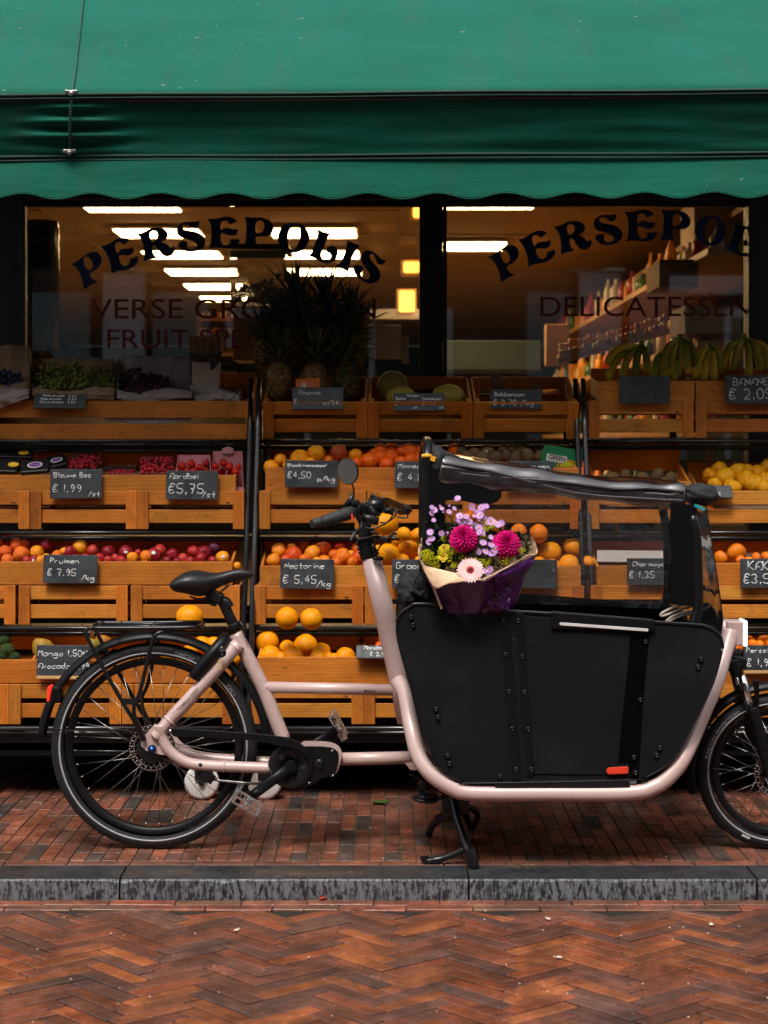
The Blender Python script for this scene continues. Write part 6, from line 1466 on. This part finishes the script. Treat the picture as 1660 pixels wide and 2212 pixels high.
asters = "205,248,27 240,283,33 203,322,28 220,360,20 230,415,25 310,226,17 335,265,24 355,305,14 427,222,18 430,305,28 495,262,26 540,130,34 515,160,14 727,238,38 750,272,16 775,305,22 800,290,16 850,250,38 905,235,34 893,278,18 760,360,24 830,350,48 567,362,40 650,368,30 540,425,28 570,468,36 615,425,32 690,435,38 640,470,24 725,520,26 760,470,28 815,515,42 818,410,20 965,425,44 1065,470,36 1105,455,38 1010,500,22 820,575,30 870,580,30 970,635,28 184,572,36 330,585,32 235,540,12 410,580,16 200,655,38 165,700,32 490,515,16 870,705,38 975,735,38 900,820,40 1025,790,48 990,840,44 815,820,34 895,1070,36 960,1050,38 930,1095,34 905,385,20 600,490,24".split()
for i, s in enumerate(asters):
    x, y, r = map(float, s.split(',')); c = q3(x, y, -.36 if y > 560 else -.30+rnd.uniform(-.03, .03)); rr = r/5.1875/1.15663*4.9*PX*1.4
    nrm = V((rnd.uniform(-.5, .5), -.8, rnd.uniform(-.1, .8))); Rm = frame(nrm); mb = MB(); n = 15 if r > 20 else 9
    for k in range(n): v_ = rnd.uniform(.85, 1.1); petal(mb, c, Rm, 2*math.pi*k/n, rr*.15, rr, rr*.14, .35 if r > 20 else 1.0, .05, (v_, v_, v_), nu=3, cup=.1)
    f = part('aster', mb, 'petal_lilac', bq)
    if r > 22: part('flower_heart', MB().ball(c+Rm @ V((0, 0, rr*.12)), rr*.2, 8, 6), 'petal_yellow', f)
def ruffle(name, c, r, nrm, mat, n=26):
    mb = MB(); Rm = frame(nrm)
    for k in range(n):
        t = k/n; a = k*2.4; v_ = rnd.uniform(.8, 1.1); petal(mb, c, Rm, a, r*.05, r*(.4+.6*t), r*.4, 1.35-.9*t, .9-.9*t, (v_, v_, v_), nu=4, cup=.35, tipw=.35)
    part(name, mb, mat, bq)
ruffle('rose', q3(880, 455, -.27), .017, (-.2, -.8, .6), 'petal_peach'); ruffle('rose', q3(985, 470, -.27), .022, (.2, -.8, .6), 'petal_peach'); ruffle('rose', q3(905, 525, -.28), .014, (0, -.8, .6), 'petal_peach')
ruffle('yellow_rose', q3(375, 790, -.335), .020, (-.2, -.8, .6), 'petal_yellow', 18); ruffle('yellow_rose', q3(350, 900, -.355), .020, (.1, -.9, .4), 'petal_yellow', 18)
for s in "140,850,90,55 200,930,110,60 150,900,70,50 330,830,60,40 460,810,70,50 530,800,60,45 600,900,60,35 490,1000,45,45 250,1000,80,30 760,920,90,25 900,950,90,40 860,990,80,35 1200,900,70,40 1370,800,50,35 930,540,50,40 1000,520,50,30 880,640,45,35 370,680,40,40 1150,960,70,40 420,900,50,60".split():
    x, y, rx, ry = map(float, s.split(',')); mb = MB(); k1 = 1/5.1875/1.15663*4.9*PX
    for _ in range(int(rx*ry/26)):
        a, t = rnd.uniform(0, 6.28), math.sqrt(rnd.random()); c = q3(x+rx*t*math.cos(a), y+ry*t*math.sin(a), -.345+rnd.uniform(-.02, .02)); v_ = rnd.uniform(.55, 1.25)
        if y < 700: c.y += .06
        mb.ball(c, rnd.uniform(.0011, .0021), 5, 4, col=(v_, v_, v_*.8))
    part('goldenrod', mb, 'goldenrod', bq)
st_ = MB(); lf = MB(); base = V((cb_.x, -.24, cb_.z))
def blade(mb, p, d, L, wd, droop=.3, n=5, v_=1, vee=.3):
    d = V(d).normalized(); side = d.cross(V((0, 0, 1))); side = side.normalized() if side.length > .01 else V((1, 0, 0)); up_ = side.cross(d); b = len(mb.v); q = V(p); dd = d.copy()
    for i in range(n+1):
        t = i/n; w_ = wd*(1-t)**.75*(1 if t > .05 else .8) if i < n else 0
        for s_ in (-1, 0, 1): mb.v.append(q+side*s_*w_+up_*abs(s_)*w_*vee)
        dd = (dd+V((0, 0, -droop/n))+V((d.x, d.y, 0))*droop*.6/n).normalized(); q = q+dd*L/n
    for i in range(n):
        for s_ in (0, 1): a_ = b+i*3+s_; mb.face((a_, a_+3, a_+4, a_+1), None, (v_, v_, v_), True)
for s in asters:
    x, y, r = map(float, s.split(',')); c = q3(x, y, -.33 if y > 560 else -.28); st_.tube([c+V((0, .004, 0)), c.lerp(base, .35)+V((rnd.uniform(-.01, .01), .03, 0)), base.lerp(c, .15)+V((0, .05, 0))], .0009, 5, caps=False)
for _ in range(2200):
    x, y = rnd.uniform(60, 1500), rnd.uniform(420, 1120)
    if y < 600 and not (180 < x < 1150): continue
    if y < 500 and x > 520: continue
    if y > 900+(.25*(x-60) if x < 860 else .25*800-.45*(x-860))+60: continue
    c = q3(x, y, -.30+.10*rnd.random()-(.03 if y > 800 else 0)); v_ = rnd.uniform(.35, 1.1)
    blade(lf, c, (rnd.uniform(-1, 1), rnd.uniform(-1, .2), rnd.uniform(.2, 1.4)), rnd.uniform(.015, .035), rnd.uniform(.0012, .006), .5, 4, v_)
for _ in range(160):
    x, y = rnd.uniform(190, 620), rnd.uniform(150, 560)
    if y < 560-(x-170)*1.3-300: continue
    if x > 420 and y < 330 and abs(x-510) > 70: continue
    c = q3(x, y, -.27+.03*rnd.random()); blade(lf, c, (rnd.uniform(-.6, .6), rnd.uniform(-.6, .3), 1), rnd.uniform(.008, .018), .0011, .4, 3, rnd.uniform(.5, 1.3))
    if rnd.random() < .3: lf.ball(c+V((0, -.002, .008)), .0017, 5, 4, col=(3, 3, 2.2))
part('stem', st_, 'stem_green', bq); part('foliage', lf, 'stem_green', bq)

# ================================================================ pineapples
Zn = Zm(640, 680, 5.533)
def pineapple():
    t = thing('pineapple', 'x', 'pineapple', (0, 0, 0), 'pineapples in the front crate'); mb = MB(); R, H = .052, .155; nu, nv = 56, 44
    def f(u, v):
        a = 2*math.pi*u; t_ = v; prof = (math.sin(math.pi*(.06+.88*t_)))**.42; d1 = math.cos(8*a+t_*22); d2 = math.cos(8*a-t_*22)
        r = R*prof*(1+.07*max(0, d1)*max(0, d2)+.02*d1*d2); return V((r*math.cos(a), r*math.sin(a), H*t_))
    mb.grid(f, nu, nv); sp = MB()
    for j in range(7):
        for k in range(9):
            a = 2*math.pi*(k+.5*(j % 2))/9; tt__ = .1+.8*j/6.5; r = R*(math.sin(math.pi*(.06+.88*tt__)))**.42+.002
            mb.tube([V((r*math.cos(a), r*math.sin(a), H*tt__)), V(((r+.006)*math.cos(a), (r+.006)*math.sin(a), H*tt__+.008))], [.004, .0004], 5)
    part('body', mb, 'pineapple_skin', t); lf = MB()
    for k in range(46):
        q = k/46; a = k*2.39996; el = 1.45-1.25*(1-q)**.8 if k < 44 else 1.5; el = .15+1.35*q**.7; L = (.10+.075*math.sin(math.pi*min(1, q*1.1)))*rnd.uniform(.85, 1.1); r0 = .022*(1-q)
        blade(lf, (r0*math.cos(a), r0*math.sin(a), H-.006+.05*q), (math.cos(a)*math.cos(el), math.sin(a)*math.cos(el), math.sin(el)), L, .0125*(1-.25*q), .55*(1-q), 6, rnd.uniform(.6, 1.25), .45)
    part('crown', lf, 'pineapple_leaf', t); return t
pa = [pineapple(), pineapple()]
ps = [(330, 1760, .06, 1.0, 'front left pineapple with a visible knobbly body'), (760, 1770, .06, 1.02, 'front middle pineapple behind the orange carton tag'), (1270, 1780, .07, 1.05, 'front right pineapple with a reddish body'),
      (180, 1450, .2, 1.0, 'second row pineapple at the left'), (560, 1340, .19, 1.12, 'second row pineapple whose crown rises left of centre'), (930, 1380, .2, 1.1, 'second row pineapple at centre'), (1330, 1380, .2, 1.05, 'second row pineapple at the right'),
      (620, 1080, .33, 1.2, 'tallest pineapple at the back left of the pile'), (960, 1090, .33, 1.15, 'back pineapple right of the tallest crown'), (1250, 1150, .32, 1.0, 'back right pineapple with a bushy crown'), (330, 1200, .32, .95, 'back pineapple at the far left of the pile')]
for i, (x, y, dY, s, lb) in enumerate(ps):
    o = pa[i] if i < 2 else copy_tree(pa[i % 2]); p = W(*Zn(x, y), r1+dY); o.location = p; o.scale = (s, s, s); o.rotation_euler = (rnd.uniform(-.25, .1), rnd.uniform(-.16, .16), rnd.uniform(0, 6)); o['label'] = lb
a_, c_ = W(*Zn(552, 1470), r1-.005), W(*Zn(885, 1655), r1-.005); m_ = (a_+c_)/2
tg = thing('carton_tag', 'orange card tag with a white leaf badge in front of the pineapples', 'tag', m_)
part('card', MB().box(m_, (c_.x-a_.x, .003, a_.z-c_.z), RY(-3)), 'orange_card', tg)
bd = [(-.019+.010*math.cos(t)*(1+.25*math.cos(t)), .013*math.sin(t)) for t in [i*.35 for i in range(18)]]
part('badge', MB().prism(bd, lambda x, y, w_: m_+V((x, w_, y)), -.0024, -.0018), 'white_card', tg)
def rtext(txt, c, size, mat, par, ang=90):
    g = typeset(txt, size, .0001); s_, co_ = math.sin(math.radians(ang)), math.cos(math.radians(ang)); part('print', MB().merge(g, lambda q: V(c)+V((q.x*co_-q.y*s_, q.z, q.x*s_+q.y*co_))), mat, par)
rtext('Dole', m_+V((-.016, -.0027, 0)), .011, 'red_letter', tg); rtext('Tropical', m_+V((.004, -.0020, 0)), .0075, 'print_white', tg); rtext('Gold', m_+V((.012, -.0020, 0)), .0075, 'print_white', tg); rtext('Pineapple', m_+V((.023, -.0020, 0)), .0062, 'print_white', tg)

# ================================================================ bananas
Zv = Zm(1200, 440, 2.3056)
def bunch(crown, tips, lab, rad=.016):
    c = W(*Zv(*crown), r1+.10); t = thing('banana_bunch', lab, 'bananas', c, 'banana bunches on the right crate')
    part('stalk', MB().tube([c+V((0, 0, .018)), c+V((0, 0, 0)), c-V((0, 0, .012))], [.009, .013, .016], 10), 'banana_skin', t)
    for (x, y) in tips:
        e = W(*Zv(x, y), r1+.045); d = e-c; mid = (c+e)/2+V((d.x*.25, -.035, .012)); P = catmull([c, c.lerp(mid, .55)+V((0, -.006, .003)), mid, e+V((0, -.012, 0)), e+V((-d.x*.08, .0, -.012))], 4)
        n = len(P); R_b = [rad*(.35+.65*min(1, i/5)) if i < n*.5 else rad*(1 if i < n-4 else (.9, .62, .32, .2)[i-n+4]) for i in range(n)]
        part('banana', MB().tube(P, R_b, 9, up=(.2, -1, .3)), 'banana_skin', t)
bunch((1150, 935), [(1045, 1100), (1090, 1130), (1140, 1140), (1195, 1120), (1235, 1080)], 'green banana bunch left of centre above the blank slate')
bunch((930, 975), [(735, 1065), (740, 1160), (820, 1150), (890, 1150), (960, 1120)], 'dark green banana bunch at the far left of the bananas')
bunch((1325, 985), [(1240, 1150), (1290, 1160), (1345, 1160), (1385, 1120)], 'small banana bunch low between the two bigger ones')
bunch((1522, 935), [(1395, 1090), (1455, 1105), (1545, 1135), (1610, 1110), (1670, 1090)], 'yellow green banana bunch beside the banana price slate')
bunch((1700, 960), [(1640, 1100), (1700, 1130), (1760, 1100)], 'banana bunch cut by the right edge')
bunch((1060, 1010), [(1000, 1150), (1060, 1165), (1120, 1160)], 'banana bunch tucked behind the blank slate')
sg_ = tray(1289, 1500, 0, 823, 866, label='upper board tray under the bananas at left', tilt=10, dp=.2); sg_ = tray(1503, 1760, 0, 823, 866, label='upper board tray under the bananas at right', tilt=10, dp=.2)

# ================================================================ grape boxes at top left
Zg = Zm(0, 840, 2.594)
def paperbox(x0, x1, yb, yf, label, mat='tissue_paper', seed=0, edge=None):
    'paper lined box; zoom px: back top yb, front lip yf'
    t = thing('paper_lined_box', label, 'fruit box', W(*Zg((x0+x1)/2, yf), r1+.05), 'paper lined fruit boxes')
    def P(x, y, Y): return W(*Zg(x, y), Y)
    Yf, Yb = r1+.03, r1+.30
    def back(u, v): p = P(x0+(x1-x0)*u, yb, Yb).lerp(P(x0+(x1-x0)*u, yf-20, Yf+.16), v); return p+V((0, .01*noise.noise(V((u*4, v*3, seed))), .008*noise.noise(V((u*6, 1, seed)))*(1-v)))
    part('paper_liner', MB().grid(back, 24, 10), mat, t, solid=.001)
    def front(u, v): p = P(x0+(x1-x0)*u, yf-45-14*math.sin(u*7+seed), Yf+.035).lerp(P(x0+(x1-x0)*u, yf+18+10*math.sin(u*5+seed*2), Yf-.012), v); return p+V((0, -.018*math.sin(v*math.pi)+.012*noise.noise(V((u*8, v*4, seed+3))), .006*noise.noise(V((u*11, v*2, seed)))))
    part('paper_lip', MB().grid(front, 40, 10), mat, t, solid=.001)
    for sx, xx in ((-1, x0), (1, x1)):
        def side(u, v): p = P(xx+sx*6, yb+6, Yb).lerp(P(xx, yf-40, Yf+.02), u); return p+V((.012*noise.noise(V((u*7, v*5, seed+sx))), 0, -.09*v+.010*noise.noise(V((u*9, v, seed)))))
        part('paper_side', MB().grid(side, 20, 8), edge or mat, t, solid=.001)
    return t
paperbox(-120, 190, 60, 350, 'paper lined box of dark grapes cut by the left edge', 'brown_paper', 1)
paperbox(215, 745, 145, 385, 'paper lined box of green grapes above the grape price slate', 'brown_paper', 2)
paperbox(765, 1245, 128, 395, 'paper lined box of dark red grapes', 'tissue_paper', 3)
paperbox(1270, 1555, 330, 405, 'low paper lined box of dark berries beside the crate end', 'tissue_paper', 4)
def grapes(cx, cy, rx, ry, n, mat, lab, r=.0088, spanY=.16):
    mb = MB()
    for _ in range(n):
        a, t = rnd.uniform(0, 6.28), math.sqrt(rnd.random()); x, y = cx+rx*t*math.cos(a), cy+ry*t*math.sin(a); Y = r1+.06+(cy+ry-y)/(2*ry)*spanY
        p = W(*Zg(x, y), Y)+V((0, rnd.uniform(-.008, .008), rnd.uniform(-.004, .01))); q = r*rnd.uniform(.85, 1.1); v_ = rnd.uniform(.8, 1.2); mb.ball(p, (q, q, q*1.18), 9, 7, rot=RX(rnd.uniform(0, 90)) @ RZ(rnd.uniform(0, 90)))
    single('grape_bunch', mb, mat, lab, 'grapes', 'grape bunches in the paper boxes')
grapes(330, 270, 100, 90, 85, 'green_grape_skin', 'green grape bunch at the left of its box'); grapes(490, 265, 105, 85, 85, 'green_grape_skin', 'green grape bunch in the middle of its box'); grapes(650, 280, 100, 80, 80, 'green_grape_skin', 'green grape bunch at the right of its box')
grapes(880, 300, 105, 75, 80, 'dark_grape_skin', 'dark red grape bunch heaped at the left of its box'); grapes(1010, 310, 100, 60, 60, 'dark_grape_skin', 'dark red grape bunch trailing to the right')
grapes(30, 290, 110, 60, 70, 'blueberry_skin', 'dark blue grapes at the far left'); grapes(1400, 392, 110, 12, 40, 'dark_grape_skin', 'row of small dark berries beside the white canister', .0055, .03)
single('paper_sheet', MB().grid(lambda u, v: W(*Zg(-60+250*u, 340+(150-90*u)*v), r1-.012-.03*math.sin(v*2))+V((0, .02*noise.noise(V((u*4, v*3, 3))), 0)), 20, 14), 'tissue_paper', 'crumpled pinkish paper hanging over the crate at the left edge', 'paper', solid=.001)
single('paper_sheet', MB().grid(lambda u, v: W(*Zg(680+560*u, 530+(12+28*math.sin(u*3))*v), r1+.008)+V((0, .004*noise.noise(V((u*8, v*3, 3))), 0)), 24, 5), 'tissue_paper', 'strip of pale paper showing through the crate gap', 'paper', solid=.001)
a_, c_ = W(*Zg(1252, 165), r1+.14), W(*Zg(1425, 400), r1+.14); m_ = (a_+c_)/2
single('canister', MB().box(m_, (c_.x-a_.x, .06, a_.z-c_.z), RY(1)), 'cream_paper', 'pale upright card canister holding the brown paper bags', 'canister', bevel=.004)
bb_ = MB()
for k in range(30):
    u = k/29; x = 1222+215*u; y0 = 0+10*math.sin(u*3)-8; y1 = 105+20*math.sin(u*2.6+.4); p, q = W(*Zg(x, y0), r1+.08+.01*math.sin(k)), W(*Zg(1235+195*u, y1), r1+.09); b_ = len(bb_.v)
    for P_, e in ((p, .0), (q, .0)):
        for dx, dy in ((-.0022, 0), (.0004, 0), (.0022, .09), (-.0004, .09)): bb_.v.append(P_+V((dx, dy, 0)))
    v_ = rnd.uniform(.7, 1.1)
    for f in ((0, 1, 5, 4), (1, 2, 6, 5), (2, 3, 7, 6), (3, 0, 4, 7), (3, 2, 1, 0)): bb_.face([b_+i for i in f], None, (v_, v_, v_))
bg_ = single('paper_bags', bb_, 'brown_paper', 'thick stack of brown paper bags tucked above the pale canister', 'bags')
fl = [Zg(*q) for q in ((1225, 100), (1330, 125), (1445, 95), (1425, 165), (1385, 215), (1365, 225), (1362, 172), (1255, 168))]
single('bag_band', MB().prism(fl, lambda x, y, w_: W(x, y, r1+.05+w_), 0, .012), 'black_fabric', 'dark folded band wrapped round the paper bags', 'band')

# ================================================================ berries in the second row
def punnet(x0, y0, x1, y1, Y, label, mat, dp=.10, back=20):
    t = thing('berry_punnet', label, 'punnet', W(*Zg((x0+x1)/2, y1), Y), 'berry punnets'); 
    def P(x, y, Y_): return W(*Zg(x, y), Y_)
    for nm_, pts in (('front_side', [(x0-6, y1-22, Y), (x1+6, y1-22, Y), (x1+8, y1+8, Y), (x0-8, y1+8, Y)]), ('back_side', [(x0+6, y0-back, Y+dp), (x1-2, y0-back, Y+dp), (x1, y1-20, Y+dp), (x0, y1-20, Y+dp)]),
                     ('end_side', [(x0-6, y1-22, Y), (x0+6, y0-back, Y+dp), (x0, y1-20, Y+dp), (x0-8, y1, Y)]), ('end_side', [(x1+6, y1-22, Y), (x1-2, y0-back, Y+dp), (x1, y1-20, Y+dp), (x1+8, y1, Y)])):
        b = MB(); b.v = [P(*p) for p in pts]; b.face((0, 1, 2, 3)); part(nm_, b, mat, t, solid=.0015)
    return t
def strawberry(x, y, r, Y, lab):
    t = thing('strawberry', lab, 'strawberry', W(*Zg(x, y), Y), 'strawberries in the pink punnets'); c = W(*Zg(x, y), Y); R = r/2.594/1.15663*6.15*PX; rot = Euler((rnd.uniform(-.6, .6), rnd.uniform(-.8, .8), 0)).to_matrix()
    part('berry', MB().ball(c, (R, R, R*1.2), 14, 10, lambda d: 1-.35*max(0, -d.z), rot=rot), 'strawberry_skin', t); b = MB()
    for k in range(7): a = k*.9; blade(b, c+rot @ V((0, 0, R*1.12)), rot @ V((math.cos(a), math.sin(a), .25)), R*.9, R*.18, .3, 3)
    part('calyx', b, 'calyx_green', t)
punnet(1150, 800, 1362, 905, r2+.03, 'left pink card punnet of strawberries', 'pink_card', back=30)
t = punnet(1378, 815, 1572, 1000, r2+.045, 'right pink card punnet of strawberries with a printed badge', 'pink_card', back=70)
m_ = W(*Zg(1478, 740), r2+.135); hx = [(.026*math.cos(a)*1.0, .016*math.sin(a)) for a in [math.pi/6+i*math.pi/3 for i in range(6)]]
part('badge', MB().prism(hx, lambda x, y, w_: m_+V((x, w_, y)), -.004, -.002), 'cream_paper', t); part('badge', MB().prism([(x*.86, y*.86) for x, y in hx], lambda x, y, w_: m_+V((x, w_, y)), -.0046, -.004), 'pink_card', t)
rtext('SWEET', m_+V((0, -.0052, -.004)), .010, 'jar_cream', t, 0)
for i, s in enumerate("1180,848,34 1242,832,36 1288,858,34 1335,828,34 1212,872,30 1330,872,30 1252,880,28 1150,870,26 1400,848,32 1450,828,36 1482,852,38 1440,884,34 1526,882,34 1400,884,28 1490,895,28 1545,850,26".split()):
    x, y, r = map(float, s.split(',')); strawberry(x, y, r*.78, r2+.06+.05*rnd.random(), '%s strawberry from the left in the %s pink punnet' % (ORD[i % 8], 'left' if i < 8 else 'right'))
def heapberries(x0, x1, y0, y1, n, mat, lab, r, Y0):
    mb = MB()
    for _ in range(n):
        x, y = rnd.uniform(x0, x1), rnd.uniform(y0, y1); c = W(*Zg(x, y), Y0+(y1-y)/max(1, y1-y0)*.09); mb.ball(c, r*rnd.uniform(.8, 1.1), 8, 6, lambda d: 1+.12*math.sin(d.x*9)*math.sin(d.z*9))
    o = single('berries', mb, mat, lab, 'berries'); o['kind'] = 'stuff'
punnet(440, 775, 655, 880, r2+.08, 'clear punnet of raspberries behind the blueberry slate', 'cellophane'); heapberries(450, 640, 765, 860, 70, 'raspberry_skin', 'heap of dark raspberries left of centre', .0085, r2+.09)
punnet(700, 850, 880, 905, r2+.03, 'low clear punnet of red currants between the slates', 'cellophane'); heapberries(705, 870, 868, 900, 36, 'raspberry_skin', 'red berries in the low punnet between the slates', .0065, r2+.04)
punnet(905, 800, 1130, 905, r2+.05, 'clear punnet of raspberries left of the strawberries', 'cellophane'); heapberries(915, 1120, 790, 895, 80, 'raspberry_skin', 'heap of raspberries left of the strawberries', .008, r2+.06)
for i, (x0, y0, x1, y1, dY, lb) in enumerate(((140, 800, 320, 895, .03, 'black lidded punnet of blueberries with a purple oval label'), (310, 770, 430, 860, .1, 'black lidded punnet tilted behind the purple labelled one'), (-40, 790, 125, 895, .04, 'dark punnet with a yellow label at the left edge'), (-30, 730, 220, 800, .16, 'dark punnet with a yellow label further back'))):
    a_, c_ = W(*Zg(x0, y0), r2+dY), W(*Zg(x1, y1), r2+dY); m_ = (a_+c_)/2; R = RX(-50) @ RY((-6, -22, 3, 2)[i]); t = thing('berry_box', lb, 'punnet', m_, 'lidded berry boxes')
    part('lid', MB().box(m_, (c_.x-a_.x, .018, (a_.z-c_.z)*1.25), R, (1, 1, 1)), 'black_plastic', t, bevel=.005)
    el = lambda k, sx, sz: [(sx*math.cos(a), sz*math.sin(a)) for a in [j*.4 for j in range(16)]]
    n_ = R @ V((0, -.0105, 0))
    def onlid(x, y, w_): return m_+n_*1.0+R @ V((x, w_, y))
    if i < 2:
        k_ = (1, .8)[i]; part('label', MB().prism(el(0, .030*k_, .018*k_), onlid, -.001, 0), 'white_card', t); part('label', MB().prism(el(0, .025*k_, .014*k_), onlid, -.0016, -.001), 'purple_print', t)
        g = typeset('blue berry' if i == 0 else 'berry', .009*k_, .0001); part('print', MB().merge(g, lambda q: onlid(q.x, q.y-.002, -.0018)), 'white_card', t)
    else: part('label', MB().prism([(x+(.03, .04)[i-2], y) for x, y in el(0, .022, .014)], onlid, -.001, 0), 'yellow_print', t)
# green printed carton and card liners
cz_ = [Ez(*q) for q in ((372, 625), (480, 640), (592, 660), (590, 712), (572, 770), (566, 812), (430, 760), (345, 750), (352, 680))]
Yc = r2+.09; t = thing('printed_carton', 'green printed fruit carton behind the kiwi slate', 'carton', W(*Ez(470, 760), Yc))
part('card', MB().prism(cz_, lambda x, y, w_: W(x, y, Yc+w_), 0, .004), 'green_card', t)
p_ = [Ez(*q) for q in ((385, 675), (502, 695), (498, 735), (381, 715))]; part('label', MB().prism(p_, lambda x, y, w_: W(x, y, Yc+w_), -.002, -.0005), 'white_card', t)
c_ = W(*Ez(442, 715), Yc-.0025); g = typeset('GREEN', .026, .0002, offset=.0006); ca, sa = math.cos(-.17), math.sin(-.17); part('print', MB().merge(g, lambda q: c_+V((q.x*ca*.86-q.y*sa, q.z, q.x*.86*sa+q.y*ca))), 'print_dark', t)
for r_, m_ in ((.034, 'quince_skin'), (.029, 'calyx_green'), (.025, 'goldenrod')):
    part('lime_print', MB().prism([(r_*1.3*math.cos(a), r_*.8*math.sin(a)) for a in [j*math.pi/14 for j in range(15)]], lambda x, y, w_: W(*Ez(505, 752), Yc-.001-.0006*(.034-r_)*100+w_)+V((x, 0, y)), -.0006, 0), m_, t)
for (zf, x0, y0, x1, y1, Y, lb) in ((Cz, 888, 533, 1210, 585, r3+.07, 'white card liner standing in the tray under the clear side'), (Gz, 1040, 372, 1800, 420, r3+.2, 'white card liner behind the persimmons')):
    a_, c_ = W(*zf(x0, y0), Y), W(*zf(x1, y1), Y); single('card_liner', MB().box((a_+c_)/2, (c_.x-a_.x, .002, a_.z-c_.z), RY(.6)), 'white_card', lb, 'card')
a_, c_ = W(*Cz(1412, 322), r2+.005), W(*Cz(1700, 345), r2+.005); single('card_liner', MB().box((a_+c_)/2, (c_.x-a_.x, .003, a_.z-c_.z)), 'brown_paper', 'brown card strip between the two boards under the quinces', 'card')
# cherimoyas: green scaly fruit are out of sight; small fallen scraps on the rails
for (x, y, Y, lb) in ((222+190, 1360-1, .66, 'white scrap lying on the rail above the mudguard'), (1720/1.15, 1162, .81, 'white scrap on the rail at the right edge')):
    single('scrap', MB().ball(W(x, y-3, Y), (.009, .006, .003), 8, 4), 'white_card', lb, 'scrap')
